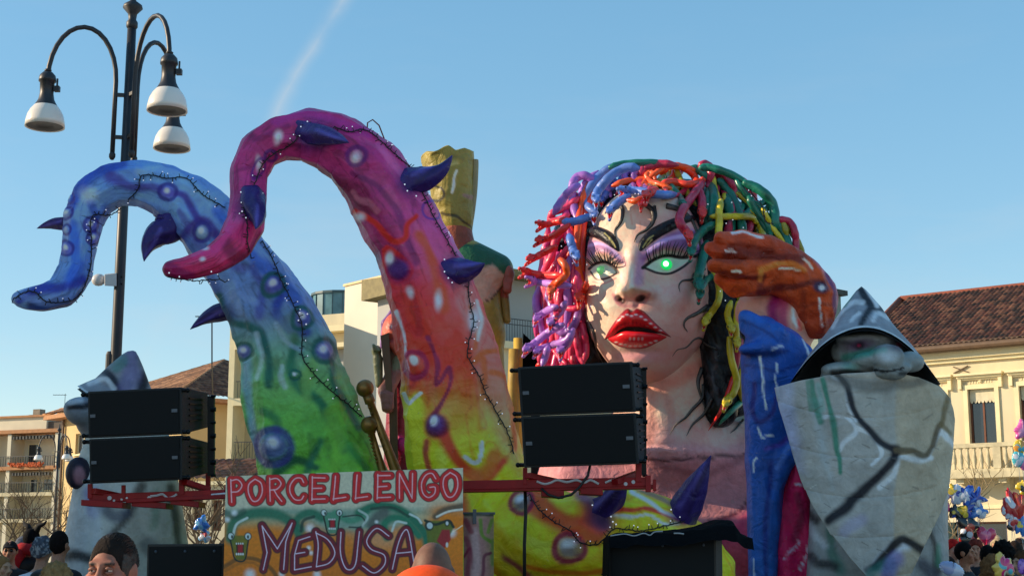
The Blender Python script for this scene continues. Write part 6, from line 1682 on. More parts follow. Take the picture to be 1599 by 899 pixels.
# words
def lett(ch, x0, x1, y0, y1):
    w, h_ = x1 - x0, y1 - y0
    D = {'P': [[(.18, 0), (.22, 1)], [(.2, .06), (.62, .02), (.9, .26), (.66, .52), (.24, .56)]],
         'O': [[(.5, .02), (.14, .24), (.1, .6), (.34, .96), (.68, .94), (.92, .6), (.86, .2), (.5, .02)]],
         'R': [[(.18, 0), (.2, 1)], [(.2, .06), (.6, .02), (.84, .24), (.6, .48), (.24, .52)], [(.42, .5), (.62, .76), (.88, 1)]],
         'C': [[(.94, .22), (.78, .04), (.42, .06), (.12, .34), (.12, .66), (.4, .94), (.78, .96), (.95, .8)]],
         'E': [[(.16, 0), (.14, 1)], [(.14, .05), (.92, .05)], [(.14, .5), (.72, .48)], [(.14, .95), (.94, .93)]],
         'L': [[(.3, 0), (.18, 1)], [(.16, .95), (.94, .88)]],
         'N': [[(.14, 0), (.12, 1)], [(.16, .04), (.84, .96)], [(.88, 0), (.86, 1)]],
         'G': [[(.92, .24), (.7, .03), (.34, .1), (.1, .42), (.18, .8), (.5, .98), (.84, .84), (.88, .58), (.58, .58)]]}[ch]
    return [[(x0 + a * w, y0 + b * h_) for a, b in s_] for s_ in D]
word = [('P', 357, 381), ('O', 386, 412), ('R', 417, 444), ('C', 451, 476), ('E', 484, 510), ('L', 517, 542), ('L', 551, 576), ('E', 586, 612), ('N', 621, 648), ('G', 656, 683), ('O', 690, 717)]
strk = []
for ch, a, b in word:
    t0 = 744 - (a - 353) * .0352 + 4.5; t1 = 788 - (a - 353) * .022 - 4
    strk.append(lett(ch, a, b, t0, t1))
for L_ in strk:
    for s_ in L_: pt.stroke(s_, 6.9, (44, 12, 14), .12, .95, smooth=len(s_) > 3)
for L_ in strk:
    for s_ in L_: pt.stroke(s_, 5.7, (204, 18, 28), .14, 1, smooth=len(s_) > 3)
for L_ in strk:
    for s_ in L_: pt.stroke([(x - .6, y - .4) for x, y in s_], 1.0, (238, 190, 200), .6, .8, smooth=len(s_) > 3)
med = [[[(411, 889), (417, 862), (409, 820), (433, 856), (456, 816), (446, 845), (443, 888)]], [[(484, 837), (466, 843), (460, 866), (460, 889), (486, 884)], [(462, 864), (476, 862)]], [[(493, 829), (497, 852), (494, 884)], [(493, 831), (512, 842), (523, 862), (514, 878), (494, 884)]],
       [[(532, 830), (532, 864), (541, 888), (555, 880), (561, 829)]], [[(607, 836), (588, 824), (573, 842), (580, 857), (600, 866), (600, 882), (584, 894), (566, 883)]], [[(613, 888), (621, 850), (630, 829), (638, 832), (648, 886)], [(618, 863), (642, 861)]]]
for L_ in med:
    for i, s_ in enumerate(L_): sm = L_ not in (med[0], med[1]); pt.stroke(s_, 7.0, (26, 10, 34), .2, .97, smooth=sm)
for L_ in med:
    for s_ in L_: sm = L_ not in (med[0], med[1]); pt.stroke(s_, 5.5, (118, 10, 40), .16, 1, smooth=sm)
for L_ in med:
    for s_ in L_: sm = L_ not in (med[0], med[1]); pt.stroke(s_, .9, (226, 206, 226), .5, .95, smooth=sm)
sg = root_at('signboard', 537, YG, 'painted board reading PORCELLENGO MEDUSA in red letters', 'sign', z=1.0)
M_SIGN = vcmat('painted_board', .45, .5, .06, 40)
gobj('painted_face', V, grid_faces(nu, nv), M_SIGN, sg, pt.c * 1.15)
m = MB(); a, b, c, d = P(353, 743, YG), P(723, 730, YG), P(722, 899, YG), P(349, 899, YG); c.z = d.z = P(500, 912, YG).z
o_ = Vector((0, .008, 0)); t_ = Vector((0, .035, 0))
m.hexa([d + o_, c + o_, c + t_, d + t_, a + o_, b + o_, b + t_, a + t_]); m.build('board', pmat('plywood_edge', (170, 160, 130), .7), sg)
m = MB()
for x in (400, 670): m.bar(P(x, 800, YG + .08), Vector((P(x, 800, YG + .08).x, YG + .08, 1.0)), .06)
m.build('legs', M_DECK, sg)
# small painted banner beside it
nu, nv = 90, 160
XX, YY2 = np.meshgrid(np.linspace(724, 771, nu), np.linspace(801, 905, nv), indexing='ij'); XX = XX.ravel(); YY2 = YY2.ravel()
V = np.array([tuple(P(a, b, 12.35)) for a, b in zip(XX, YY2)]); V[:, 1] += .015 * np.sin(XX / 7)
pt = Paint(V, (170, 140, 110), .15, 4, 3)
pt.poly([(726, 810), (765, 810), (760, 840), (764, 905), (724, 905)], (176, 116, 120), 8, .8)
for s_, w, c, a in [([(724, 802), (772, 802)], 3, (70, 74, 60), .9), ([(752, 812), (755, 836), (766, 846)], 2.6, (110, 140, 40), .9), ([(770, 812), (764, 832)], 2.4, (120, 150, 50), .8), ([(770, 845), (768, 880)], 3, (110, 140, 60), .7), ([(726, 870), (736, 858), (740, 885)], 2, (130, 14, 60), .8), ([(752, 899), (756, 870), (766, 864)], 2, (110, 20, 60), .8), ([(742, 830), (744, 870), (742, 899)], 6, (206, 170, 170), .6), ([(728, 840), (734, 860), (732, 899)], 4, (150, 50, 80), .6), ([(728, 812), (738, 830)], 4, (140, 40, 60), .7)]: pt.stroke(s_, w, c, .7, a)
bn = root_at('banner', 748, 12.35, 'small painted cloth banner clipped right of the lettered board', 'banner')
gobj('painted_cloth', V, grid_faces(nu, nv), M_SIGN, bn, pt.c)
MB().box(P(741, 806, 12.33), (.03, .02, .12)).build('clip', M_BADGE, bn)
MB().bar(P(722, 801, 12.37), P(773, 801, 12.37), .02).build('rail', M_BADGE, bn)
# ------------------------------------------------------------------ ground and town
g = MB(); g.box((0, 400, -.05), (1600, 1600, .1)); M_GROUND = pmat('grey_paving', (172, 164, 150), .85, var=.2, vscale=.8, bump=.2, bscale=6)
tag(g.build('ground', M_GROUND), 'grey paved square stretching under the float and crowd', kind='structure')
M_CREAM = pmat('cream_render', (210, 196, 162), .85, var=.13, vscale=1.1, stretch=(1, 1, .3), bump=.12, bscale=8)
M_CREAM2 = pmat('pale_cream_trim', (232, 216, 172), .8, var=.08, vscale=1.5, bump=.1, bscale=10)
M_STONEW = pmat('weathered_balcony_stone', (196, 184, 150), .85, var=.22, vscale=3, bump=.3, bscale=9)
M_WHITEW = pmat('pale_plaster', (212, 204, 186), .85, var=.05, vscale=.5, bump=.08, bscale=6)
M_OCHRE = pmat('ochre_render', (204, 176, 124), .85, var=.08, vscale=.6, bump=.1, bscale=8)
M_APT = pmat('apartment_render', (214, 204, 178), .85, var=.1, vscale=.6, bump=.1)
M_GREYW = pmat('grey_render', (164, 164, 160), .85, var=.06, vscale=.4)
M_BROWN = pmat('brown_gutter', (98, 74, 52), .6, var=.2)
M_TERRA = pmat('terracotta_edge', (176, 124, 82), .8, var=.15)
M_WOOD = pmat('brown_window_wood', (104, 58, 32), .5, var=.25)
M_DARKIN = pmat('dark_interior', (18, 17, 18), .8)
M_GLASS = glassmat('window_glass', (34, 42, 52))
M_CURT = pmat('pale_blind', (206, 196, 166), .8, var=.12, vscale=6)
M_RAIL = pmat('grey_railing', (70, 70, 70), .5, metal=.3)
M_DKROOF = pmat('dark_roof_sheet', (60, 62, 60), .7, var=.2)
M_OLIVE = pmat('olive_eaves', (120, 108, 66), .7, var=.2)
def tilemat():
    m, nt, b = nodes_of('clay_tiles')
    at = nt.nodes.new('ShaderNodeAttribute'); at.attribute_name = 'Col'
    nt.links.new(at.outputs['Color'], b.inputs['Base Color']); b.inputs['Roughness'].default_value = .9; return m
M_TILE = tilemat()
class Fac:
    def __init__(s, px, Y, d, root=None):
        p = P(px, 868, Y); s.q = (p.x, Y); l = math.hypot(*d); s.d = (d[0] / l, d[1] / l); s.n = (s.d[1], -s.d[0]); s.root = root
    def sz(s, px, py): return onplane(px, py, s.q, s.d)
    def pt(s, a, z, n=0.0): return Vector((s.q[0] + s.d[0] * a + s.n[0] * n, s.q[1] + s.d[1] * a + s.n[1] * n, z))
    def bx(s, mb, a0, a1, z0, z1, n0, n1):
        return mb.hexa([s.pt(a0, z0, n1), s.pt(a1, z0, n1), s.pt(a1, z0, n0), s.pt(a0, z0, n0), s.pt(a0, z1, n1), s.pt(a1, z1, n1), s.pt(a1, z1, n0), s.pt(a0, z1, n0)])
    def box(s, name, mat, parent, *a, bevel=0):
        return s.bx(MB(), *a).build(name, mat, parent, bevel=bevel)
    def wall(s, name, mat, parent, a0, a1, z0, z1, holes, th=.35):
        xs = sorted({a0, a1} | {v for h in holes for v in h[:2]}); zs = sorted({z0, z1} | {v for h in holes for v in h[2:4]})
        mb = MB()
        for i in range(len(xs) - 1):
            for j in range(len(zs) - 1):
                cx_, cz_ = (xs[i] + xs[i + 1]) / 2, (zs[j] + zs[j + 1]) / 2
                if cx_ < a0 or cx_ > a1 or any(h[0] < cx_ < h[1] and h[2] < cz_ < h[3] for h in holes): continue
                s.bx(mb, xs[i], xs[i + 1], zs[j], zs[j + 1], -th, 0)
        return mb.build(name, mat, parent)
    def window(s, parent, a0, a1, z0, z1, mat=None, mull=1, rec=.22, curtain=None, name='window'):
        mb = MB(); w = .07
        s.bx(mb, a0, a1, z1 - w, z1, -rec - .06, -rec + .03); s.bx(mb, a0, a1, z0, z0 + w, -rec - .06, -rec + .03)
        s.bx(mb, a0, a0 + w, z0 + w, z1 - w, -rec - .06, -rec + .03); s.bx(mb, a1 - w, a1, z0 + w, z1 - w, -rec - .06, -rec + .03)
        for k in range(mull):
            c = a0 + (a1 - a0) * (k + 1) / (mull + 1); s.bx(mb, c - w / 2, c + w / 2, z0 + w, z1 - w, -rec - .05, -rec + .025)
        f = mb.build(name, mat or M_WOOD, parent)
        s.box('pane', M_GLASS, f, a0 + w, a1 - w, z0 + w, z1 - w, -rec - .035, -rec - .02)
        if curtain: s.box('blind', M_CURT, f, a0 + .03, a1 - .03, z1 - (z1 - z0) * curtain, z1 - .01, -rec + .05, -rec + .07)
        return f
def bld(px, Y, label, group='houses round the square'):
    v = P(px, 868, Y); v.z = 0
    return empty('building', v, label, 'building', group)
def tiled(name, A, B, C_, D, parent, cw=.22, rh=.36, seed=0, cols=((34, 21, 18), (72, 38, 30), (98, 64, 48), (54, 29, 23)), nseg=5):
    """barrel-tile slope: A,B eave ends, D,C ridge ends (D above A). Columns run straight up the slope, clipped by the side edges"""
    A, B, C_, D = map(Vector, (A, B, C_, D))
    e = (B - A); L = e.length; e.normalize()
    nrm = e.cross(D - A).normalized(); up = nrm.cross(e).normalized()
    if up.z < 0: up = -up
    if nrm.z < 0: nrm = -nrm
    H = (D - A).dot(up); d0, c0 = (D - A).dot(e), (C_ - A).dot(e)
    nc = int(L / cw); nrow = max(2, int(H / rh))
    u = np.linspace(0, L, nc * nseg + 1); rows = []
    for k in range(nrow): rows += [(k * H / nrow, .045), ((k + .5) * H / nrow, .03), ((k + .97) * H / nrow, .012)]
    rows.append((H, .01))
    vv = np.array([r[0] for r in rows]); lift = np.array([r[1] for r in rows])
    UU, VV = np.meshgrid(u, vv, indexing='ij'); LF = np.broadcast_to(lift, UU.shape)
    lo = d0 * VV / H; hi = L + (c0 - L) * VV / H
    Uc = np.clip(UU, lo, hi)
    ph = np.abs(np.sin(UU / cw * math.pi)); hgt = .075 * ph ** .7 + LF
    r = np.random.RandomState(seed)
    wob = r.uniform(-.012, .012, (nc + 2, nrow + 2)); ci = np.clip((UU / cw).astype(int), 0, nc); ri = np.clip((VV / H * nrow + .02).astype(int), 0, nrow)
    hgt = hgt + wob[ci, ri]
    V = np.array(A) + Uc[..., None] * np.array(e) + VV[..., None] * np.array(up) + hgt[..., None] * np.array(nrm)
    pal = lin(np.array(cols)); pick = r.randint(0, len(cols), (nc + 2, nrow + 2)); br = r.uniform(.65, 1.25, (nc + 2, nrow + 2))
    col = pal[pick[ci, ri]] * br[ci, ri][..., None]
    o = gobj(name, V.reshape(-1, 3), grid_faces(UU.shape[0], UU.shape[1]), M_TILE, parent, col.reshape(-1, 3), smooth=False)
    return o
def ridge(name, pts, parent, r=.13, mat=None):
    m = MB(); m.tube(pts, r, 8); return m.build(name, mat or pmat('ridge_tiles', (120, 62, 44), .9, var=.2, vscale=6), parent, smooth=True)

# ---- right palace-like house
b = bld(1520, 60, 'cream house with clay tile roof and stone balcony at far right')
f = Fac(1400, 60, (.797, -.604))
sL, _ = f.sz(1352, 600); sR = 22.0
ze = f.sz(1599, 541)[1]
holes, wins = [], []
def W4(x0, y0, x1, y1):
    a0, zt = f.sz(x0, y0); a1, _ = f.sz(x1, y0); _, zb = f.sz((x0 + x1) / 2, y1); return [a0, a1, zb, zt]
w1 = W4(1511, 608, 1553, 697); gap = None
w2a = f.sz(1591, 604)[0]; w2 = [w2a, w2a + (w1[1] - w1[0]), w1[2], w1[3]]
step_ = w2[0] - w1[0]
ups = [w1, w2] + [[w1[0] + step_ * k, w1[1] + step_ * k, w1[2], w1[3]] for k in (-3, -2, -1, 2, 3)]
gf = [W4(1474, 815, 1572, 960)]; gf[0][2] = 0.05
gf += [[gf[0][0] + 5.4 * k, gf[0][1] + 5.4 * k, .05, gf[0][3]] for k in (1, 2, -1)]
holes = [h for h in ups if h[0] > sL + .3] + [h for h in gf if h[0] > sL + .3]
f.wall('wall', M_CREAM, b, sL, sR, 0, ze, holes)
for i, h in enumerate([h for h in ups if h[0] > sL + .3]):
    wo = f.window(b, *h, mull=1, rec=.2, curtain=.2)
    # scalloped hem
    m = MB(); n = 7; ww = (h[1] - h[0] - .06) / n; zb = h[3] - (h[3] - h[2]) * .2
    for k in range(n):
        c = h[0] + .03 + ww * (k + .5); m.add([f.pt(c - ww / 2, zb + .002, -.12), f.pt(c + ww / 2, zb + .002, -.12), f.pt(c + ww * .3, zb - .07, -.12), f.pt(c, zb - .10, -.12), f.pt(c - ww * .3, zb - .07, -.12)], [(0, 4, 3, 2, 1)])
    m.build('blind_hem', M_CURT, wo)
    m = MB(); t = .17
    f.bx(m, h[0] - t, h[0], h[2], h[3] + t, 0, .07); f.bx(m, h[1], h[1] + t, h[2], h[3] + t, 0, .07); f.bx(m, h[0], h[1], h[3], h[3] + t, 0, .068)
    m.build('window_surround', M_CREAM2, b)
    m = MB(); zc = h[3] + .52
    f.bx(m, h[0] - .42, h[1] + .42, zc, zc + .09, 0, .34); f.bx(m, h[0] - .36, h[1] + .36, zc - .09, zc, 0, .22); f.bx(m, h[0] - .3, h[1] + .3, zc - .16, zc - .09, 0, .12)
    m.build('window_cornice', M_CREAM2, b)
    for sgn in (-1, 1):
        c = (h[0] + h[1]) / 2 + sgn * ((h[1] - h[0]) / 2 + .27); f.box('corbel', M_CREAM2, b, c - .07, c + .07, zc - .5, zc - .09, 0, .16)
    m = MB()
    c0 = (h[0] + h[1]) / 2
    m.ball(f.pt(c0, h[3] + .30, .02), .08, 8)
    for k in range(9):
        if k != 4: f.bx(m, c0 - .42 + .105 * k - .02, c0 - .42 + .105 * k + .02, h[3] + .22, h[3] + .38, 0, .02)
    tag(m.build('frieze_ornament', M_CREAM2, b), kind='stuff')
for h in gf:
    if h[0] > sL + .3:
        f.box('shop_interior', M_DARKIN, b, h[0], h[1], h[2], h[3], -1.2, -1.15)
        f.window(b, h[0] + (h[1] - h[0]) * .52, h[1], .05, h[3], mull=0, rec=.15, name='shop_door')
f.box('cornice', M_CREAM2, b, sL, sR, ze - .28, ze, 0, .30); f.box('cornice', M_CREAM2, b, sL, sR, ze - .42, ze - .28, 0, .16); f.box('cornice', M_CREAM2, b, sL, sR, ze - 1.0, ze - .92, 0, .07)
f.box('string_course', M_CREAM2, b, sL, sR, w1[2] - 2.4, w1[2] - 2.25, 0, .05)
m = MB(); m.tube([f.pt(sL - .2, ze + .12, .62), f.pt(sR, ze + .12, .62)], .15, 10); f.bx(m, sL, sR, ze, ze + .12, -.1, .5); f.bx(m, sL, sR, ze + .12, ze + .345, .2, .60); m.build('gutter', M_BROWN, b)
# roof
e0, e1 = f.pt(sL - .4, ze + .2, .62), f.pt(sR, ze + .2, .62)
zr = None
dep_ = 6.0
for it in range(20):
    pr = f.pt(f.sz(1599, 541)[0] + 0, 0, -dep_)
    break
rr = P(1599, 444, 1.0) - CAMP
# ridge plane n=-6: intersect ray with that vertical plane
q2_ = f.pt(0, 0, -dep_); sr1, zr = onplane(1599, 446, (q2_.x, q2_.y), f.d); sr0, _ = onplane(1406, 463, (q2_.x, q2_.y), f.d)
r0, r1 = f.pt(sr0, zr, -dep_), f.pt(sR, zr, -dep_)
tiled('roof', e0, e1, r1, r0, b, cw=.21, rh=.34, seed=2)
eb = f.pt(sL - .4, ze + .2, -dep_ * 2 - .6)
tiled('roof_hip', eb, e0, r0, r0 + Vector((0, 0, 0)), b, cw=.22, rh=.36, seed=3)
ridge('ridge', [r0, r1], b, .15); ridge('hip_ridge', [e0 + Vector((0, 0, .08)), r0], b, .13)
f.box('back_wall', M_CREAM, b, sL, sR, 0, ze, -12.2, -11.9)
m = MB(); sd = f.pt(sL, 0, -.35)
m.hexa([f.pt(sL, 0, -.35), f.pt(sL + .3, 0, -.35), f.pt(sL + .3, 0, -12), f.pt(sL, 0, -12), f.pt(sL, ze, -.35), f.pt(sL + .3, ze, -.35), f.pt(sL + .3, ze, -12), f.pt(sL, ze, -12)]); m.build('side_wall', M_CREAM, b)
# X-shaped wall tie
c_a, c_z = f.sz(1501, 577); m = MB()
for sg_ in (-1, 1): m.bar(f.pt(c_a - .3, c_z - .13 * sg_, .05), f.pt(c_a + .3, c_z + .13 * sg_, .05), .045, .04)
m.build('wall_tie', pmat('rusty_iron', (92, 74, 58), .8, var=.3), b)
# balcony
a0, zt = f.sz(1500, 697); a1 = a0 + 9.2; zs_ = f.sz(1530, 743)[1]
bal = f.box('balcony', M_STONEW, b, a0 - .25, a1, zs_ - .12, zs_ + .12, 0, 1.2)
f.box('rail', M_STONEW, bal, a0 - .2, a1, zt - .14, zt + .02, .94, 1.18); f.box('plinth', M_STONEW, bal, a0 - .2, a1, zs_ + .12, zs_ + .22, .95, 1.15)
prof = [(.05, 0), (.07, .03), (.045, .08), (.09, .28), (.095, .36), (.05, .62), (.045, .72), (.075, .76), (.075, .8)]
hb_ = zt - .14 - (zs_ + .22)
bm_ = MB().lathe((0, 0, 0), [(r, z * hb_ / .8) for r, z in prof], 12).mesh('baluster', True)
bm_.materials.append(M_STONEW)
s_ = a0 + .12; k = 0
while s_ < a1 - .2:
    if k % 7 == 6:
        f.box('pier', M_STONEW, bal, s_ - .05, s_ + .25, zs_ + .22, zt - .14, .93, 1.17); s_ += .42
    else:
        o = bpy.data.objects.new('baluster', bm_); COL.objects.link(o); o.parent = bal; o.location = f.pt(s_, zs_ + .22, 1.05) - wloc(bal); s_ += .265
    k += 1
for a in (a0 + .1, a0 + 1.75, a0 + 3.8, a0 + 5.8):
    m = MB(); f.bx(m, a, a + .3, zs_ - .32, zs_ - .12, 0, .95); f.bx(m, a + .03, a + .27, zs_ - .55, zs_ - .32, 0, .5); m.build('bracket', M_STONEW, bal)

# ---- pale blank-walled block
b = bld(565, 78, 'pale blank-walled tall block seen between the two upright tentacles')
f = Fac(530, 78, (.655, -.755)); a1 = f.sz(600, 440)[0]; zt = f.sz(565, 441)[1]
m = MB(); f.bx(m, 0, a1, 0, zt, -9, 0); m.build('wall', M_WHITEW, b); f.box('coping', pmat('pale_coping', (224, 196, 150), .8), b, -.08, a1 + .1, zt, zt + .12, -9.05, .08)
m = MB()
for y in (459, 464, 470): p = f.pt(*f.sz(600, y), .02) + Vector((.1, 0, 0)); m.tube([p - Vector((.6, 0, -.04)), p + Vector((.5, 0, 0))], .05, 5)
tag(m.build('cable_bracket', M_STEEL, b), kind='stuff')
# ---- glass stair tower and stepped cream walls behind
b = bld(510, 96, 'stepped cream building with round teal glass tower behind the green tentacle')
m = MB(); c = P(524, 868, 96); zt = P(524, 460, 95).z; zb = P(524, 490, 95).z
M_TEAL = pmat('teal_glazing', (86, 122, 130), .25, var=.25, vscale=1.2)
m.lathe((c.x, c.y, 0), [(1.9, zb - .2), (1.9, zt)], 18); m.build('glass_tower', M_TEAL, b)
m = MB()
for k in range(18):
    a = 2 * math.pi * k / 18; m.bar((c.x + 1.93 * math.cos(a), c.y + 1.93 * math.sin(a), zb - .2), (c.x + 1.93 * math.cos(a), c.y + 1.93 * math.sin(a), zt), .05)
m.lathe((c.x, c.y, 0), [(2.0, zt), (2.0, zt + .15)], 18); tag(m.build('glazing_bars', pmat('teal_frame', (60, 84, 90), .5), b), kind='stuff')
f = Fac(492, 94, (.9, -.43))
for (x0, y0, y1, n, mt) in ((498, 492, 512, 0, M_CREAM), (494, 514, 523, 1.0, M_CREAM2), (500, 523, 542, .2, M_CREAM), (492, 541, 548, 1.0, M_CREAM2), (502, 548, 600, .1, M_GREYW), (492, 600, 606, 1., M_CREAM2), (490, 606, 868, 0, M_CREAM)):
    s0, z1 = f.sz(x0, y0); z0 = f.sz(x0, y1)[1]; f.box('storey', mt, b, s0, s0 + 6, max(0, z0), z1, -6, n)
# ---- block with balconies by the green tentacle
b = bld(375, 74, 'cream flats with railed balconies left of the green tentacle')
f = Fac(366, 74, (.97, -.24)); s1 = 2.2
zt = f.sz(361, 470)[1]
m = MB(); f.bx(m, -.35, s1, 0, zt, -5, -1.4); m.build('wall', pmat('shaded_cream_render', (200, 180, 140), .85, var=.06), b)
f.box('side_wall', M_CREAM2, b, -.6, -.3, 0, zt, -1.4, .1)
for y in (540, 627, 722, 812):
    z = f.sz(370, y)[1]; f.box('balcony_slab', M_CREAM2, b, -.3, s1, z - .2, z + .16, -1.4, .12)
    m = MB(); 
    for k in range(15): a = -.1 + k * .15; m.bar(f.pt(a, z + .18, .05), f.pt(a, z + 1.0, .05), .02)
    m.bar(f.pt(-.2, z + 1.02, .05), f.pt(2.2, z + 1.02, .05), .04); tag(m.build('railing', M_RAIL, b), kind='stuff')
    f.box('balcony_door', M_DARKIN, b, .9, 1.9, z + .16, z + 2.2, -1.4, -1.36)
# ---- ochre house with pyramid roof
b = bld(190, 92, 'ochre rendered house with brown pyramid roof behind the left knight')
f = Fac(86, 95, (.669, -.744)); sE = f.sz(284, 650)[0]; ze = f.sz(86, 656)[1]
wa = [f.sz(119, 672)[0], f.sz(137, 672)[0], f.sz(128, 708)[1], f.sz(128, 676)[1]]
hs_ = [wa] + [[wa[0] + k, wa[1] + k, wa[2] + dz, wa[3] + dz] for k, dz in ((3.2, 0), (6.4, 0), (0, -3.1), (3.2, -3.1), (6.4, -3.1))]
hs_ = [h for h in hs_ if h[1] < sE - .3]
f.wall('wall', M_OCHRE, b, 0, sE, 0, ze, hs_)
for h in hs_:
    f.window(b, *h, mat=M_CREAM2, mull=1, rec=.2); f.box('sill', M_CREAM2, b, h[0] - .1, h[1] + .1, h[2] - .1, h[2], -.1, .1)
f.box('eaves', M_TERRA, b, -.9, sE + .8, ze - .05, ze + .22, -.2, .9)
m = MB(); p = f.pt(.45, 0, .12); m.tube([p, p + Vector((0, 0, ze))], .08, 8); m.build('downpipe', M_BROWN, b)
g2_ = Fac(284, 1, (1, 0)); q = f.pt(sE, 0, 0); d2 = (.744, .669)
f2 = Fac(0, 1, d2); f2.q = (q.x, q.y)
s2 = 9.5
f2.wall('side_wall', M_OCHRE, b, 0.001, s2, 0, ze, [])
f2.box('side_eaves', M_TERRA, b, -.8, s2 + .8, ze - .03, ze + .2, -.2, .88)
ap = (f.pt(-.9, ze + .25, .9) + f2.pt(s2 + .8, ze + .25, -sE - .0)) / 2
ez = ze + .25
c00, c10, c11 = f.pt(-.9, ez, .9), f.pt(sE + .8, ez, .9), f2.pt(s2 + .8, ez, .88)
apx = P(350, 563, (c00.y + c11.y) / 2 + 0)
tiled('roof', c00, c10, apx, apx, b, .3, .45, 4, cols=((120, 84, 58), (146, 106, 76), (100, 68, 48)), nseg=3)
tiled('roof', c10, c11, apx, apx, b, .3, .45, 5, cols=((96, 66, 50), (120, 88, 66), (80, 54, 42)), nseg=3)  # right slope: darker tile palette carries its shade
ridge('hip_ridge', [c10, apx], b, .12, M_TERRA); ridge('hip_ridge', [c00, apx], b, .12, M_TERRA)
# ---- flats at far left
b = bld(40, 106, 'cream flats with long balconies and flower boxes at far left')
f = Fac(40, 106, (.93, -.37)); sa = f.sz(-60, 700)[0]; sb = f.sz(88, 700)[0]; sp = f.sz(64, 660)[0]
zp = f.sz(40, 650)[1]
def fz(y, x=40): return f.sz(x, y)[1]
f.box('penthouse', M_APT, b, sa, sp, fz(674), zp, -6, -.6); f.box('penthouse_roof', M_TERRA, b, sa, sp + .15, zp, zp + .14, -6, -.4)
f.box('attic_wall', pmat('dark_attic_boards', (96, 84, 72), .8), b, sp, sb, fz(674), fz(657), -4, -.8)
hw2 = []
for (x0, y0, x1, y1) in ((61, 703, 70, 712), (24, 690, 40, 727), (50, 745, 69, 765), (84, 746, 92, 770), (2, 690, 9, 712), (30, 745, 42, 768)):
    hw2.append([f.sz(x0, 700)[0], f.sz(x1, 700)[0], fz(y1), fz(y0)])
hw2 = [h for h in hw2 if h[1] < sb]
m = MB(); f.bx(m, sa, sb, 0, fz(676), -6, -1.45); m.build('wall', M_APT, b)
for h in hw2:
    fr_ = f.box('window', M_CREAM2, b, h[0], h[1], h[2], h[3], -1.45, -1.40); f.box('pane', M_GLASS if (h[1] - h[0]) > .6 else M_CURT, fr_, h[0] + .08, h[1] - .08, h[2] + .08, h[3] - .08, -1.40, -1.38)
for y, mt in ((673, M_TERRA), (730, M_TERRA), (771, M_STONEW), (812, M_STONEW)):
    f.box('balcony_slab', mt, b, sa, sb + .2, fz(y + 3), fz(y - 2.5), -1.45, .15)
for x in (14, 88, -30):
    s_ = f.sz(x, 700)[0]; f.box('partition', M_APT, b, s_ - .16, s_ + .16, .1, fz(677), -1.44, 0)
for y in (730, 771, 812):
    m = MB(); z0, z1 = fz(y - 3), fz(y - 18)
    k = sa
    while k < sb: m.bar(f.pt(k, z0, .1), f.pt(k, z1, .1), .03); k += .22
    m.bar(f.pt(sa, z1, .1), f.pt(sb, z1, .1), .05); tag(m.build('railing', M_RAIL, b), kind='stuff')
for y, x0, x1 in ((680, 18, 84), (737, 20, 80)):
    m = MB(); s0, s1_ = f.sz(x0, 700)[0], f.sz(x1, 700)[0]; n = 26
    for k in range(n):
        if k % 2 == 0: f.bx(m, s0 + (s1_ - s0) * k / n, s0 + (s1_ - s0) * (k + 1) / n, fz(y + 5), fz(y), -.3, -.05)
    m.build('awning_stripes', pmat('dark_awning', (86, 86, 84), .8), b)
    f.box('awning', M_CURT, b, s0, s1_, fz(y + 4.6), fz(y), -.4, -.301)
m = MB(); rl = random.Random(3)
for k in range(120): s_ = f.sz(rl.uniform(18, 72), 700)[0]; m.ball(f.pt(s_, fz(726) + rl.uniform(-.1, .15), .1 + rl.uniform(0, .15)), rl.uniform(.05, .11), 5)
tag(m.build('flower_boxes', pmat('orange_red_flowers', (196, 92, 44), .8, var=.5, vscale=9), b), kind='stuff')
m = MB(); f.bx(m, f.sz(17, 640)[0], f.sz(28, 640)[0], zp + .1, fz(633), -3, -2.4); f.bx(m, f.sz(19, 640)[0], f.sz(37, 640)[0], zp + .1, fz(643), -2.3, -1.8); m.build('chimney', pmat('chimney_render', (140, 128, 112), .9, var=.2), b)
m = MB(); m.ball(f.pt(f.sz(68, 640)[0], fz(641), -2), .35, 10, (1, .4, 1)); m.build('satellite_dish', pmat('orange_dish', (206, 140, 80), .6), b, smooth=True)
p = f.pt(f.sz(68, 640)[0], fz(645), -2.3); m = MB(); m.bar(p, p + Vector((0, 0, 1.6)), .03); m.bar(p + Vector((-.9, 0, 1.5)), p + Vector((.1, 0, 1.5)), .03)
for k in range(4): m.bar(p + Vector((-.8 + .22 * k, -.25, 1.5)), p + Vector((-.8 + .22 * k, .25, 1.5)), .02)
m.build('aerial', M_RAIL, b)
# ---- low house behind the lettered board
b = bld(310, 50, 'low cream house with red tiles between left speakers and sign')
f = Fac(270, 50, (.9, -.2)); s1 = f.sz(372, 760)[0]; z0 = f.sz(300, 757)[1]
f.wall('wall', M_CREAM, b, -2, s1 + 3, 0, z0, [[f.sz(300, 800)[0], f.sz(316, 800)[0], f.sz(300, 828)[1], f.sz(300, 780)[1]], [f.sz(330, 800)[0], f.sz(346, 800)[0], f.sz(330, 828)[1], f.sz(330, 780)[1]]])
for x0, x1 in ((300, 316), (330, 346)): f.window(b, f.sz(x0, 800)[0], f.sz(x1, 800)[0], f.sz(x0, 828)[1], f.sz(x0, 780)[1])
f.box('parapet', M_CREAM2, b, -2.1, s1 + 3, z0, z0 + .12, -.4, .15)
tiled('roof', f.pt(-2, z0 + .15, 0), f.pt(s1 + 3, z0 + .15, 0), f.pt(s1 + 3, z0 + 1.0, -3), f.pt(-2, z0 + 1.0, -3), b, .25, .4, 7, nseg=3)
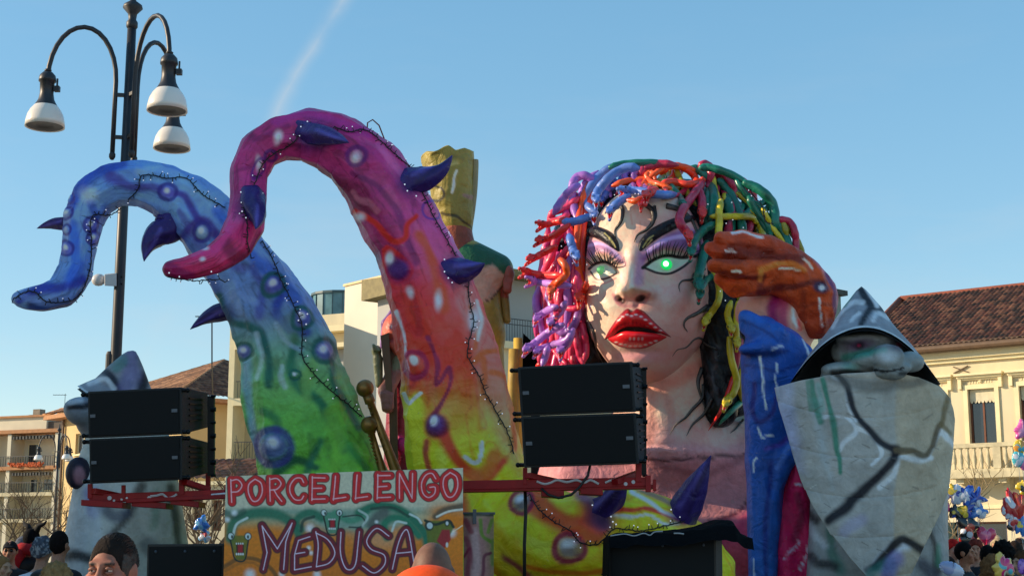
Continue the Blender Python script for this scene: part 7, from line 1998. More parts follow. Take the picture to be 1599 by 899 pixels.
# ---- grey-sided building behind the warrior
b = bld(812, 66, 'grey-sided house with olive eaves and chimney left of the snake hair')
f = Fac(742, 62, (.80, .60)); s1 = f.sz(860, 480)[0] + 6
zt = f.sz(790, 436)[1]
m = MB(); f.bx(m, 0, s1, 0, zt, -8, 0); m.build('wall', M_GREYW, b)
m = MB(); m.hexa([f.pt(-.6, zt, .9), f.pt(s1, zt, .9), f.pt(s1, zt, -8.5), f.pt(-.6, zt, -8.5), f.pt(-.6, zt + .3, .9), f.pt(s1, zt + .3, .9), f.pt(s1, zt + 1.0, -8.5), f.pt(-.6, zt + 1.0, -8.5)]); m.build('eaves', M_OLIVE, b)
p = f.pt(*f.sz(791, 430), -1.5); zc = f.sz(791, 404)[1]
ch = MB().box((p.x, p.y, zc - .8), (.42, .42, 1.7)).build('chimney', pmat('chimney_render', (140, 128, 112)), b)
MB().box((p.x, p.y, zc + .08), (.75, .6, .1)).build('chimney_cap', pmat('rust_cap', (120, 72, 48), .8), ch); MB().bar((p.x, p.y, zc + .1), (p.x, p.y, zc + .6), .14).build('flue', M_CREAM2, ch)
z = f.sz(800, 540)[1]; bs = f.box('balcony', M_CREAM2, b, .5, s1, z - .3, z, 0, 1.1)
m = MB()
for k in range(60): m.bar(f.pt(.6 + k * .14, z, 1.0), f.pt(.6 + k * .14, z + 1.0, 1.0), .022)
for q in (.99, .75): m.bar(f.pt(.5, z + q, 1.0), f.pt(9, z + q, 1.0), .035)
tag(m.build('railing', M_RAIL, bs), kind='stuff')
f.box('lower_wall', M_CREAM, b, .8, s1, 0, z - .3, 0, .8)
# ---- roof glimpsed between hand and helmet
b = bld(1315, 72, 'grey-green building glimpsed between orange hand and knight hat')
f = Fac(1290, 72, (.75, .66)); zt = f.sz(1312, 462)[1]
m = MB(); f.bx(m, 0, 2.0, 0, zt, -8, 0); m.build('wall', pmat('grey_green_render', (134, 146, 136), .85), b)
m = MB(); f.bx(m, -.3, 2.2, zt, zt + .25, -8, .3); m.build('eaves', M_DKROOF, b)
# yellow post and dark sheet beside the hair
pr = root_at('yellow_post', 809, 18.8, 'yellow painted post standing left of the snake hair', 'post')
m = MB(); m.tube([P(809, 528, 18.8), P(809, 600, 18.8), Vector((P(809, 600, 18.8).x, 18.8, 1.0))], .06, 10); m.build('shaft', pmat('yellow_paint', (214, 176, 70), .5, var=.15), pr, smooth=True)
m = MB(); m.tube([P(803, 545, 18.7), P(801, 600, 18.7), Vector((P(803, 600, 18.7).x, 18.7, 1.0))], .07, 8); m.build('strut', pmat('dull_yellow_paint', (176, 146, 62), .6, var=.3), pr, smooth=True)
pr = root_at('dark_panel', 832, 19.0, 'black draped panel behind the purple snakes', 'panel')
m = MB(); m.hexa([P(813, 620, 19.0), P(860, 620, 19.0), P(860, 620, 19.2), P(813, 620, 19.2), P(817, 520, 19.0), P(860, 560, 19.0), P(860, 560, 19.2), P(817, 520, 19.2)]); m.build('sheet', MATS['black_cloth'], pr)
p_ = P(836, 620, 19.1); MB().bar((p_.x, 19.1, 1.0), p_, .12).build('post', M_STEEL, pr)

# ------------------------------------------------------------------ street lamps
M_POLE = pmat('dark_grey_lamp_paint', (52, 52, 56), .45, metal=.3, var=.15)
M_OPAL = pmat('opal_glass_shade', (236, 226, 214), .3, var=.03, coat=.3)
M_LAMPIN = pmat('lamp_underside', (58, 52, 50), .5)
M_TIE = pmat('lamp_collar', (40, 40, 44), .5)
def street_lamp(x, y, sc, rot, label, full=True):
    rt = empty('street_lamp', (x, y, 0), label, 'street lamp', 'three-armed lamps of the square', rz=rot)
    zt = 8.62
    def add(mb, nm, mat, par=rt, sm=True):
        me = mb.mesh(nm, sm); return mobj(nm, me, mat, par)
    m = MB(); m.lathe((0, 0, 0), [(.11, 0), (.11, 1.2), (.075, 1.4), (.068, 5.2), (.058, zt - .15)], 16); add(m, 'pole', M_POLE)
    m = MB(); m.lathe((0, 0, 0), [(.05, zt - .2), (.075, zt - .16), (.075, zt - .1), (.05, zt - .06), (.06, zt + .02), (.13, zt + .1), (.12, zt + .14), (.04, zt + .2), (.03, zt + .4), (.001, zt + .42)], 16); add(m, 'finial', M_TIE)
    for ai, ad in enumerate((190, 310, 66)):
        a = R(ad); ca, sa_ = math.cos(a), math.sin(a)
        Rr = (1.03, 1.12, .95)[ai]
        def W(r, z): return Vector((r * ca, r * sa_, z))
        z0, z1 = 6.72, 7.54
        pts = [W(.17, z0), W(.17, z1 + .05)]
        n = 14; cx_, rx, rz_ = (.17 + Rr) / 2, (Rr - .17) / 2, .72
        zc = 7.70
        for k in range(n + 1):
            t = math.pi * k / n; pts.append(W(cx_ - rx * math.cos(t), zc + rz_ * math.sin(t) * (1 if k < n / 2 else 1)))
        pts.append(W(Rr, 7.68)); pts.append(W(Rr, 7.6))
        m = MB(); m.tube(pts, .032, 8); arm = add(m, 'arm', M_POLE)
        m = MB(); m.ball(W(.17, z0 - .02), .045, 8, (1, 1, 1.4)); add(m, 'end_knob', M_TIE, arm)
        m = MB(); m.ball(W(Rr, 7.80), .05, 8, (1, 1, .5)); add(m, 'collar', M_TIE, arm)
        for zz in (7.52, 6.95): m = MB(); m.bar(W(0, zz), W(.19, zz), .045); add(m, 'tie', M_TIE, arm, False)
        m = MB(); zb = 6.99
        m.lathe(W(Rr, zb), [(.02, .80), (.06, .785), (.10, .74), (.11, .69), (.11, .66), (.092, .65), (.086, .5), (.10, .42), (.125, .37), (.15, .33)], 20, closed=False); ho = add(m, 'lamp_housing', M_POLE, rt)
        m = MB(); m.box(W(Rr, zb) + Vector((.13, 0, .56)), (.07, .07, .07)); m.bar(W(Rr, zb) + Vector((.13, 0, .56)), W(Rr, zb) + Vector((.13, 0, .70)), .02); add(m, 'sensor', M_TIE, ho, False)
        m = MB(); m.lathe(W(Rr, zb), [(.15, .33), (.19, .28), (.225, .21), (.245, .12), (.25, .05), (.235, .055), (.14, .32)], 28, closed=False); sh_ = add(m, 'shade', M_OPAL, rt)
        m = MB(); m.lathe(W(Rr, zb), [(.001, .08), (.10, .08), (.12, .065), (.235, .062)], 24, closed=False); add(m, 'diffuser', M_LAMPIN, sh_)
    rt.scale = (sc,) * 3
    return rt
p = P(166, 868, 18.5)
street_lamp(p.x, 18.5, 1.0, 0.0, 'tall three-armed street lamp with white shades behind the blue tentacle')
p = P(82, 868, 70); street_lamp(p.x, 70, .86, 0.0, 'distant three-armed street lamp in front of the flats at far left')
cb = empty('camera_box', P(181, 437, 18.5), 'white CCTV camera box clamped to the tall lamp post', 'surveillance camera')  # surveillance camera housing on the lamp post
M_WB = pmat('white_metal_box', (206, 202, 200), .4, var=.08)
MB().hexa([P(163, 446, 18.4), P(182, 447, 18.4), P(182, 447, 18.62), P(163, 446, 18.62), P(163, 428, 18.4), P(182, 426, 18.4), P(182, 426, 18.62), P(163, 428, 18.62)]).build('body', M_WB, cb, bevel=.01)
MB().ball(P(154, 437, 18.5), .08, 12, (1.15, .8, 1.0)).build('camera_head', M_WB, cb, smooth=True)
m = MB()
for y in (432, 443): m.tube([P(174, y, 18.6), P(191, y, 18.42), P(192, y, 18.6)], .008, 5)
m.build('clamp', M_STEEL, cb)
m = MB(); m.lathe(P(172, 566, 18.5), [(.06, -.3), (.06, .1), (.045, .14), (.001, .15)], 12); tag(m.build('small_bollard_pipe', M_POLE), 'short dark capped pipe beside the lamp post above the left knight', 'pipe')
m = MB(); a_ = P(331, 568, 60); m.bar(a_, P(331, 478, 60), .05); m.bar(P(305, 494, 60), P(334, 494, 60), .04)
for k in range(5): m.bar(P(308 + 5 * k, 494, 59.7), P(308 + 5 * k, 494, 60.3), .03)
m.bar(a_, P(333, 640, 88), .05); tag(m.build('rooftop_aerial', M_RAIL), 'thin television aerial rising above the ochre house roof', 'aerial')

# ---- unseen house added left of the picture to shade the front of the float
b = bld(-900, 12, 'unseen ochre house added left of the picture to shade the front of the float')
m = MB(); m.box((-16, 11.9, 6.5), (4, 10.3, 13)); m.build('wall', M_OCHRE, b, org=wloc(b))
m = MB(); m.box((-16, 11.9, 13.1), (4.4, 10.4, .2)); m.build('eaves', M_TERRA, b)
for k in range(3):
    for z in (1.9, 5.6, 9.4):
        m = MB(); m.box((-13.98, 9 + 3.0 * k, z), (.1, 1.3, 1.9)); fr_ = m.build('window', M_CREAM2, b); m = MB(); m.box((-13.92, 9 + 3.0 * k, z), (.06, 1.1, 1.7)); m.build('pane', M_GLASS, fr_)
# ------------------------------------------------------------------ bare trees
M_BARK = pmat('bare_grey_brown_bark', (104, 84, 62), .9, var=.25, vscale=5)
def bare_tree(px_, Y, h, spread, label, seed, dens=5, col=M_BARK):
    rt = empty('bare_tree', (P(px_, 868, Y).x, Y, 0), label, 'tree', 'leafless trees round the square')
    rr_ = random.Random(seed); mb = MB(); tr = MB()
    tr.tube([(0, 0, 0), (.03, 0, h * .2), (0, .02, h * .38)], [.11, .085, .07], 7)
    def grow(p, d, L, r, lv):
        q = [p]; dd = d.copy()
        for k in range(3):
            dd = (dd + Vector((rr_.uniform(-.25, .25), rr_.uniform(-.25, .25), rr_.uniform(-.05, .2)))).normalized(); q.append(q[-1] + dd * L / 3)
        mb.tube(q, [r * (1 - .2 * i) for i in range(4)], 4, cap=False)
        if lv > 0:
            for k in range(3 if lv > 1 else 4):
                t = rr_.choice(q[1:]); nd = (dd + Vector((rr_.uniform(-1, 1), rr_.uniform(-1, 1), rr_.uniform(-.3, .7))) * .9).normalized(); grow(t, nd, L * rr_.uniform(.55, .8), r * .6, lv - 1)
    for k in range(dens):
        a = 2 * math.pi * k / dens + rr_.random(); grow(Vector((0, 0, h * rr_.uniform(.22, .38))), Vector((math.cos(a) * spread, math.sin(a) * spread, 1)).normalized(), h * .33, .045, 3)
    me = tr.mesh('trunk', True); mobj('trunk', me, col, rt)
    me = mb.mesh('branches', False); o = mobj('branches', me, col, rt); tag(o, kind='stuff')
for i, (x, Y, h, sp_, lb) in enumerate(((8, 58, 5.2, .9, 'bare tree at far left edge behind the crowd'), (48, 60, 5.0, .9, 'bare tree left of the distant street lamp'), (112, 56, 5.2, .8, 'bare tree between distant lamp and left knight'), (322, 34, 4.0, .9, 'bare tree between left loudspeakers and lettered board'), (292, 38, 4.2, .8, 'bare tree just right of the left knight robe'), (1474, 46, 5.0, .9, 'bare tree between right knight and balcony'))):
    bare_tree(x, Y, h, sp_, lb, 20 + i, 5, M_BARK if x < 1000 else pmat('pale_twig_bark', (150, 128, 92), .9))
# ------------------------------------------------------------------ people
M_SKIN = vcmat('skin_and_clothes', .6, .35, .05, 60)
M_HAIRP = vcmat('hair_strands', .85, .1, .5, 90)
def person(px_, ytop, Y, face=0.0, coat=(24, 24, 28), skin=(190, 140, 116), hair=(28, 22, 18), hairstyle='short', legs=(30, 32, 40), label='', vox=.016, group='onlookers round the float', extra=None, lean=0.0, stoop=0.0, wide=1.0):
    """face: heading in degrees, 0 = looks at the camera, 90 = looks toward the right of the picture"""
    top = P(px_, ytop, Y); H = top.z
    rt = empty('person', (top.x, Y, 0), label, 'person', group, rz=R(face))
    Rm = np.array(Matrix.Rotation(R(face), 3, 'Z'))
    def L_(x, y, z): return (x, y, z)
    hz = H - .125
    hd_ = (0, -.02 - lean, hz)
    f = -1
    body = [s_cap((0, 0.0, hz - .12), (0, .01, hz - .22), .06, .065), s_cap((-.14 * wide, .02, hz - .30), (.14 * wide, .02, hz - .30), .085, .085), s_cap((0, .02, hz - .33), (0, 0.0, hz - .72), .16 * wide, .14 * wide), s_cap((-.06, .02, hz - .75), (.06, .02, hz - .75), .14, .14)]
    for sd in (-1, 1):
        body += [s_cap((sd * .19 * wide, .02, hz - .30), (sd * .25 * wide, .02, hz - .60), .062, .052), s_cap((sd * .25 * wide, .02, hz - .60), (sd * .24 * wide, -.10, hz - .84), .05, .036), s_ell((sd * .24 * wide, -.13, hz - .91), (.03, .045, .055))]
        for k in range(4): body.append(s_cap((sd * .24 * wide, -.155 + .02 * k, hz - .94), (sd * .235 * wide, -.16 + .022 * k, hz - 1.0), .011, .009))
        body.append(s_cap((sd * .22 * wide, -.15, hz - .89), (sd * .215 * wide, -.18, hz - .94), .012, .010))
        body += [s_cap((sd * .09, .02, hz - .80), (sd * .10, .01, .48), .095, .062), s_cap((sd * .10, .01, .48), (sd * .10, .03, .1), .06, .045), s_cap((sd * .10, .04, .06), (sd * .12, -.13, .05), .05, .04)]
    if stoop: body += [s_ell((0, .15, hz - .085), (.155, .11, .125)), s_ell((0, .10, hz - .25), (.23, .14, .16))]
    V, F = sculpt(body, max(vox * 1.4, .018), .05)
    pc = Paint(V * 0 + [0, 50, 0], coat); c = np.tile(lin(coat), (len(V), 1))
    c[V[:, 2] < hz - .82] = lin(legs); c[V[:, 2] < .12] = lin((20, 18, 18))
    hand = (np.abs(V[:, 0]) > .17 * wide) & (V[:, 2] < hz - .85) & (V[:, 2] > .6); c[hand] = lin(skin)
    if not stoop: c[(V[:, 2] > hz - .20) & (np.abs(V[:, 0]) < .09)] = lin(skin)
    V2 = V.copy(); V2[:, 1] += (fbm(V, 7, 3, 3) - .5) * .03 * (V[:, 2] < hz - .25)
    me = mesh_np('body', V2, F, c); mobj('body', me, M_SKIN, rt)
    # head
    z = hz; y0 = hd_[1]
    hp_ = [s_ell((0, y0 + .015, z + .015), (.076, .098, .108)), s_ell((0, y0 - .02, z - .055), (.055, .068, .066)), s_cap((0, y0 - .068, z - .095), (0, y0 - .055, z - .09), .022, .03), s_cap((0, y0 - .09, z + .012), (0, y0 - .108, z - .028), .010, .015),
           s_ell((-.014, y0 - .098, z - .033), (.011, .011, .009)), s_ell((.014, y0 - .098, z - .033), (.011, .011, .009)), s_cap((-.038, y0 - .082, z + .025), (.038, y0 - .082, z + .025), .012, .012), s_cap((-.022, y0 - .080, z - .062), (.022, y0 - .080, z - .062), .010, .010),
           s_cap((0, y0 + .01, z - .06), (0, .0, z - .16), .055, .058)]
    for sd in (-1, 1):
        hp_ += [s_ell((sd * .078, y0 + .02, z - .005), (.012, .022, .032)), s_ell((sd * .045, y0 - .06, z - .028), (.026, .024, .024))]
    cuts = [s_ell((sd * .030, y0 - .100, z + .004), (.017, .014, .010)) for sd in (-1, 1)] + [s_cap((-.02, y0 - .094, z - .062), (.02, y0 - .094, z - .062), .003, .003)]
    V, F = sculpt(hp_, vox if vox < .012 else .013, .016, cuts, .012)
    c = np.tile(lin(skin), (len(V), 1))
    def bl(x, y, zz, r, col, a=1.0, nz=1.0):
        nonlocal c
        d = np.sqrt(((V[:, 0] - x)) ** 2 + (V[:, 1] - y) ** 2 + ((V[:, 2] - zz) * nz) ** 2) / r
        w = (1 - smst(d, .6, 1.1))[:, None] * a; c = c * (1 - w) + lin(col) * w
    for sd in (-1, 1): bl(sd * .045, y0 - .07, z - .03, .03, (200, 116, 96), .45); bl(sd * .03, y0 - .085, z + .001, .022, tuple(int(k * .72) for k in skin), .6, 1.6); bl(sd * .028, y0 - .09, z + .024, .017, hair, 1, 2.4); bl(sd * .046, y0 - .085, z + .024, .016, hair, .9, 2.4)
    bl(0, y0 - .088, z - .062, .026, (150, 80, 74), .8, 2.4)
    if hairstyle == 'bald': bl(0, y0 + .06, z - .02, .11, (120, 92, 78), .5); c = c * (1 - .25 * vnoise(V, 60, 3))[:, None]
    me = mesh_np('head', V, F, c); ho = mobj('head', me, M_SKIN, rt)
    if vox < .012:
        for sd in (-1, 1):
            m = MB(); m.tube([(sd * .030 + dx, y0 - .0915 + abs(dx) * .5, z - .008 + abs(dx) * .2) for dx in (-.016, -.008, 0, .008, .016)], [.003, .005, .0055, .005, .003], 6); mobj('eyelid', m.mesh('eyelid', True), pmat('eyelid_skin', (140, 90, 72), .6), ho)
            m = MB().ball((sd * .030, y0 - .081, z + .003), .0115, 14); mobj('eye', m.mesh('eye', True), pmat('eye_white', (206, 196, 186), .3), ho)
            m = MB().ball((sd * .030 - .002, y0 - .0908, z + .003), .0056, 12, (1, .5, 1)); mobj('iris', m.mesh('iris', True), pmat('dark_iris', (36, 24, 18), .2), ho)
            m = MB(); m.tube([(sd * .030 + dx, y0 - .0945 + abs(dx) * .5, z + .010 - abs(dx) * .3) for dx in (-.016, -.008, 0, .008, .016)], [.003, .0055, .006, .0055, .003], 6); mobj('eyelid', m.mesh('eyelid', True), pmat('eyelid_skin', (160, 112, 92), .6), ho)
    # hair / hats
    if hairstyle in ('short', 'long', 'fuzzy', 'curly', 'cap', 'beanie', 'pompom'):
        rr_ = {'short': (.081, .104, .113), 'long': (.092, .112, .118), 'fuzzy': (.11, .125, .13), 'curly': (.112, .128, .13), 'cap': (.086, .106, .1), 'beanie': (.088, .108, .118), 'pompom': (.098, .115, .125)}[hairstyle]
        pr_ = [s_ell((0, y0 + .022, z + .022), rr_)]
        if hairstyle == 'long': pr_.append(s_cap((0, y0 + .06, z), (0, y0 + .08, z - .2), .085, .07))
        if hairstyle == 'curly': pr_.append(s_ell((0, y0 + .05, z - .03), (.12, .10, .12)))
        ct = [s_ell((0, y0 - .105, z - .035), (.082, .082, .10)), s_cap((0, y0 - .02, z - .2), (0, y0 - .03, z - .085), .11, .075)]
        if hairstyle in ('cap', 'beanie', 'pompom'): ct = [s_ell((0, y0 - .10, z - .06), (.14, .13, .10)), s_cap((-.2, y0, z - .12), (.2, y0, z - .12), .11, .11)]
        if hairstyle == 'cap': pr_.append(s_ell((0, y0 - .10, z + .045), (.07, .07, .012)))
        V, F = sculpt(pr_, vox if vox < .012 else .014, .02, ct, .012)
        am = {'short': .006, 'fuzzy': .03, 'curly': .035, 'pompom': .022, 'long': .012}.get(hairstyle, .004)
        d_ = V - np.array([0, y0 + .02, z]); d_ /= np.linalg.norm(d_, axis=1)[:, None]
        V = V + d_ * ((fbm(V, 38 if hairstyle != 'short' else 30, 3, 3) - .4) * am * 2)[:, None]
        c = np.tile(lin(hair), (len(V), 1)) * (.65 + .7 * vnoise(V * np.array([1, .3, .6]), 60, 5))[:, None]
        if extra == 'grey_temples': w = ((np.abs(V[:, 0]) > .062) & (V[:, 2] < z + .06))[:, None] * (.3 + .5 * vnoise(V, 40, 2))[:, None] * .35; c = c * (1 - w) + lin((150, 142, 134)) * w
        if extra == 'grey_mix': w = (vnoise(V, 45, 2) > .55)[:, None] * .8; c = c * (1 - w) + lin((170, 172, 180)) * w
        me = mesh_np('hair', V, F, c); hn = {'cap': 'cap', 'beanie': 'knitted_cap', 'pompom': 'knitted_hat'}.get(hairstyle, 'hair')
        hh = mobj(hn, me, M_HAIRP, ho)
        if vox < .01:
            m = MB(); r5 = random.Random(4)
            for k in range(1900):
                a, e = r5.uniform(0, 2 * math.pi), r5.uniform(-.1, 1.4)
                d = Vector((math.cos(a) * math.cos(e), math.sin(a) * math.cos(e), math.sin(e)))
                if d.y < -.45 and d.z < .75: continue
                p = Vector((0, y0 + .022, z + .022)) + Vector((d.x * rr_[0], d.y * rr_[1], d.z * rr_[2])) * .99
                t = Vector((r5.uniform(-.35, .35) + d.x * .3, .9, .35 + r5.uniform(-.2, .3))); t = (t - d * t.dot(d) * .85).normalized()
                m.tube([p, p + t * .012 + d * .002, p + t * .026 + d * .001], [.0015, .0013, .0004], 3, cap=False)
            tag(mobj('hair_strands', m.mesh('hair_strands'), pmat('dark_hair_strand', (40, 34, 30), .5, var=.5, vscale=60), hh), kind='stuff')
    return rt, ho, z, y0
# front man
person(180, 836, 5.45, -10, (30, 34, 44), (156, 100, 80), (38, 31, 28), 'short', vox=.0075, extra='grey_temples', label='dark-haired man with greying temples facing the camera at lower left, only his brow showing', group='people nearest the camera')
# bald man in orange
person(674, 845, 5.75, 178, (255, 84, 14), (124, 86, 68), (60, 50, 46), 'bald', vox=.0085, label='bald man in bright orange jacket seen from behind before the lettered board', stoop=1.0, lean=.03, group='people nearest the camera')
# left crowd
rt, ho, z, y0 = person(17, 843, 17.5, 10, (26, 26, 32), (176, 128, 104), (30, 30, 36), 'cap', label='man in dark cap and sunglasses, dark coat, at the far left of the crowd')
m = MB(); 
for sd in (-1, 1): m.ball((sd * .03, y0 - .098, z + .005), .021, 10, (1, .35, .8))
m.bar((-.01, y0 - .1, z + .008), (.01, y0 - .1, z + .008), .005); mobj('sunglasses', m.mesh('sunglasses', True), pmat('black_lens', (8, 8, 10), .15), ho)
person(3, 868, 15.5, 60, (36, 38, 50), (196, 150, 120), (150, 110, 70), 'short', label='light-haired person at the bottom left corner of the crowd')
person(37, 838, 19, -60, (30, 30, 36), (186, 134, 108), (96, 100, 112), 'beanie', label='person in grey knitted cap looking left beside the red scarf')
rt, ho, z, y0 = person(50, 826, 18.0, 150, (20, 18, 22), (150, 100, 84), (16, 15, 18), 'beanie', label='person in black horned hat with long red scarf, seen from behind')
m = MB()
for sd in (-1, 1): m.tube([(sd * .05, y0, z + .10), (sd * .10, y0, z + .17), (sd * .17, y0 - .01, z + .19), (sd * .2, y0 - .02, z + .23)], [.04, .032, .02, .005], 8)
mobj('hat_horns', m.mesh('hat_horns', True), pmat('black_felt', (16, 15, 18), .9), ho)
m = MB(); a = P(50, 826, 18.0)
for q in ([(-.12, -.15, z - .13), (.05, -.16, z - .16), (.12, -.05, z - .14)], [(.0, .16, z - .10), (.08, .18, z - .35), (.2, .19, z - .7), (.28, .19, z - 1.0)]): m.tube(q, [.07, .075, .07] if len(q) == 3 else [.08, .085, .08, .06], 8)
m.tube([(-.12, .1, z - .12), (0, .15, z - .1), (.12, .1, z - .14)], .07, 8); mobj('scarf', m.mesh('scarf', True), pmat('red_wool', (176, 18, 28), .9, var=.2, bump=.4, bscale=60), rt)
person(67, 840, 14.6, 175, (206, 212, 226), (180, 130, 106), (84, 88, 100), 'pompom', extra='grey_mix', label='person in fluffy grey knitted hat and white jacket seen from behind')
person(93, 829, 13.6, 170, (18, 18, 22), (170, 122, 100), (26, 22, 22), 'short', label='dark-haired person in black coat next to the left knight')
person(88, 882, 12.0, 190, (40, 36, 36), (200, 150, 120), (150, 116, 76), 'curly', label='fair curly-haired person low beside the left knight robe')
person(112, 856, 16, 160, (22, 22, 28), (170, 122, 100), (36, 30, 28), 'short', label='dark figure partly behind the left knight robe')
# right crowd
person(1504, 846, 17.0, 62, (24, 26, 30), (186, 124, 92), (24, 20, 20), 'short', label='dark-haired man in dark coat looking right below the black balloon')
rt, ho, z, y0 = person(1487, 842, 19.0, 20, (206, 206, 210), (196, 150, 128), (206, 40, 36), 'beanie', label='person in red cap and pale jacket beside the right knight')
person(1523, 842, 18.5, -20, (20, 20, 26), (196, 140, 112), (120, 50, 40), 'long', label='woman with reddish hair and black coat behind the dark-haired man')
person(1541, 851, 16.5, 160, (30, 60, 110), (180, 130, 106), (20, 17, 18), 'short', label='black-haired person in blue under the pink heart balloon')
person(1566, 848, 16.0, 175, (28, 24, 26), (180, 130, 106), (22, 18, 18), 'curly', label='person with dark curly hair right of the heart balloon')
person(1584, 846, 17.5, 150, (70, 60, 56), (186, 138, 112), (48, 36, 30), 'long', label='brown-haired person in the right crowd near the picture edge')
person(1598, 860, 15.5, -75, (50, 44, 60), (206, 156, 128), (90, 60, 40), 'long', label='person at the right edge of the crowd looking left')
person(1551, 870, 14.5, 150, (140, 96, 56), (190, 140, 112), (120, 84, 54), 'curly', label='person in brown fur coat low in the right crowd')
person(1478, 868, 16.5, 100, (180, 186, 200), (190, 140, 112), (60, 46, 40), 'short', label='short person in pale jacket at the foot of the right knight')
person(1532, 838, 22.0, 0, (40, 40, 46), (190, 140, 112), (160, 140, 110), 'short', label='fair-haired person far back in the right crowd')
person(1556, 836, 23.0, 30, (60, 50, 50), (190, 140, 112), (170, 150, 120), 'beanie', label='person in pale cap far back in the right crowd')
person(1592, 838, 21.0, -10, (30, 32, 40), (180, 130, 104), (40, 32, 30), 'cap', label='person in dark cap far back near the right edge')

# ------------------------------------------------------------------ foil balloons
def foil(nm, rough=.22):
    m = vcmat(nm, rough, .7, .25, 9); m.node_tree.nodes['Principled BSDF'].inputs['Coat Weight'].default_value = .5; return m
M_FOIL = foil('printed_foil')
nb = 0
def balloon(x, y, Y, w, h, cols, label, shape='round', grp='foil balloons of the sellers', rot=0.0, holder=None):
    global nb
    nb += 1
    n = 44; rt_ = random.Random(nb)
    th = np.linspace(0, 2 * math.pi, n * 2, endpoint=False); r = np.linspace(0, 1, n // 2)
    TT_, RR_ = np.meshgrid(th, r, indexing='ij')
    if shape == 'heart':
        ox = (np.sin(TT_) ** 3); oz = (13 * np.cos(TT_) - 5 * np.cos(2 * TT_) - 2 * np.cos(3 * TT_) - np.cos(4 * TT_)) / 16.0
    elif shape == 'star': k = 1 / (1 + .35 * np.cos(5 * TT_)) ; ox, oz = np.sin(TT_) * k * .8, np.cos(TT_) * k * .8
    elif shape == 'figure': k = 1 + .16 * np.cos(3 * TT_ + nb) + .14 * np.cos(5 * TT_ + nb * 2) + .06 * np.cos(8 * TT_); ox, oz = np.sin(TT_) * k, np.cos(TT_) * k
    else: k = 1 + .02 * np.cos(16 * TT_) * 0; ox, oz = np.sin(TT_) * k, np.cos(TT_) * k
    bul = np.sqrt(np.clip(1 - RR_ ** 2.2, 0, 1)) * .42
    pk = 1 - .03 * (np.cos(TT_ * 18) * (RR_ > .85))
    c0 = P(x, y, Y); s_ = S(Y); ca, sa_ = math.cos(R(rot)), math.sin(R(rot))
    X = ox * RR_ * pk * w / 2; Z = oz * RR_ * pk * h / 2
    X, Z = X * ca - Z * sa_, X * sa_ + Z * ca
    fv = np.stack([X * s_, -bul * min(w, h) / 2 * s_, Z * s_], -1); bv = fv * np.array([1, -1, 1])
    V = np.vstack([fv.reshape(-1, 3), bv.reshape(-1, 3)]); F = grid_faces(n * 2, n // 2)
    F1 = np.vstack([F, np.stack([np.arange(n // 2 - 1) + (n * 2 - 1) * (n // 2), np.arange(n // 2 - 1), np.arange(n // 2 - 1) + 1, np.arange(n // 2 - 1) + 1 + (n * 2 - 1) * (n // 2)], 1)])
    F = np.vstack([F1, F1[:, ::-1] + n * n])
    c = np.tile(lin(cols[0]), (len(V), 1))
    for k in range(len(cols) * 2 if len(cols) > 1 else 0):
        px0, pz0, rr0 = rt_.uniform(-.35, .35) * w * s_, rt_.uniform(-.35, .35) * h * s_, rt_.uniform(.12, .26) * w * s_
        d = np.hypot(V[:, 0] - px0, V[:, 2] - pz0) / rr0; wgt = (1 - smst(d, .85, 1.05))[:, None]; c = c * (1 - wgt) + lin(cols[k % (len(cols) - 1) + 1]) * wgt
    o = mobj('foil_balloon', mesh_np('foil_balloon', V, F, c), M_FOIL); o.location = c0
    tag(o, label, 'balloon', grp)
    lo = Vector((0, 0, -h * .5 * s_)); end = Vector((rt_.uniform(-.1, .1), 0, -min(c0.z - 1.3, 1.5)))
    if end.z < lo.z: m = MB(); m.tube([lo, (lo + end) / 2 + Vector((.02, 0, 0)), end], .003, 3); mobj('ribbon', m.mesh('ribbon'), pmat('pale_ribbon', (200, 200, 200), .6), o)
    return o
YBn = 20.0
BL_, WT, RD_, PK_, YE, BK, TQ, PU_ = (26, 60, 170), (226, 228, 236), (206, 24, 34), (226, 40, 120), (236, 200, 40), (14, 14, 18), (80, 190, 206), (120, 60, 170)
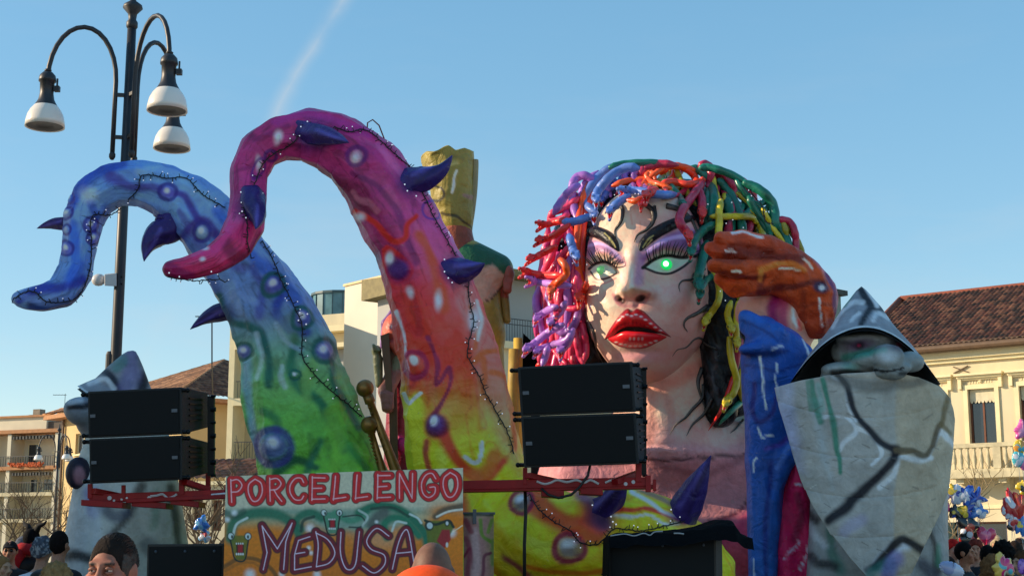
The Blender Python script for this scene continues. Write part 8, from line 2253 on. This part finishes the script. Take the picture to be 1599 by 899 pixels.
for (x, y, w, h, cols, lb, shp, rot) in [
    (1472, 791, 22, 24, [PK_, (240, 120, 60)], 'magenta and orange balloon against the right knight edge', 'round', 10), (1476, 772, 18, 26, [PK_, WT], 'pink and white balloon above the magenta one', 'figure', 0), (1490, 770, 24, 34, [WT, BL_, YE], 'white balloon with blue and yellow print, left in the blue cluster', 'figure', 20),
    (1492, 800, 18, 24, [BK, BL_, YE], 'black balloon with yellow and blue print under the white one', 'figure', 40), (1508, 774, 28, 32, [BL_, WT, (60, 120, 220)], 'deep blue balloon with white marks at the top of the cluster', 'figure', -10), (1524, 778, 30, 34, [(40, 90, 190), BL_, WT], 'mid blue spiky balloon at the right of the blue cluster', 'star', 12),
    (1508, 797, 34, 22, [BL_, BK, YE], 'dark blue balloon with yellow flashes low in the cluster', 'figure', 60), (1528, 798, 24, 26, [(70, 130, 210), WT], 'light blue balloon lowest right in the blue cluster', 'figure', 90), (1510, 822, 30, 36, [BK, (206, 60, 30), WT], 'black balloon with orange patches above the crowd', 'figure', 0), (1510, 842, 26, 14, [(206, 40, 30), BK], 'small red balloon beneath the black one', 'round', 0),
    (1540, 836, 30, 36, [(224, 36, 84), (236, 110, 150)], 'pink heart balloon above the crowd', 'heart', -8), (1578, 790, 24, 44, [RD_, WT], 'tall red balloon with white patches near the right edge', 'figure', 10), (1570, 796, 14, 20, [(236, 90, 60), WT], 'small orange-red balloon left of the tall red one', 'round', 0), (1582, 812, 18, 28, [(236, 150, 150), WT, RD_], 'pale pink balloon below the tall red one', 'figure', 0),
    (1593, 788, 26, 40, [(220, 40, 20), (240, 120, 30)], 'orange-red balloon at the right picture edge', 'figure', -10), (1598, 762, 20, 26, [YE, BK], 'yellow balloon at the right edge above the red cluster', 'figure', 0), (1580, 822, 16, 12, [BK], 'small black balloon hanging under the red cluster', 'round', 0), (1594, 820, 18, 32, [(60, 130, 210), YE], 'blue and yellow balloon low at the right edge', 'figure', 0),
    (1596, 672, 24, 28, [(226, 90, 170), (236, 150, 200)], 'pink balloon floating before the balcony, topmost at right', 'figure', 0), (1592, 697, 20, 22, [YE, (240, 160, 60), TQ], 'yellow balloon before the balcony rail', 'round', 0), (1590, 716, 20, 26, [TQ, WT], 'turquoise balloon before the balusters', 'round', 0), (1598, 722, 14, 24, [(236, 120, 170)], 'small pink balloon right of the turquoise one', 'round', 0),
    (315, 818, 22, 24, [(40, 120, 220), (120, 190, 240)], 'bright blue balloon between left loudspeakers and lettered board', 'figure', 30), (320, 838, 18, 16, [(120, 190, 240), RD_, WT], 'pale blue and red balloon under the bright blue one', 'figure', 0), (1486, 888, 40, 22, [(200, 206, 226), (150, 160, 200)], 'large silver balloon low at the foot of the right knight', 'round', -20),
    (1566, 884, 32, 36, [(240, 200, 90), TQ, PK_, (240, 230, 200)], 'multicoloured pastel balloon low in the right crowd', 'figure', 0), (1596, 884, 14, 24, [PU_, (170, 110, 210)], 'purple balloon at the bottom right corner', 'round', 0)]:
    balloon(x, y, YBn if y < 865 else 13.8, w, h, cols, lb, shp, rot=rot)
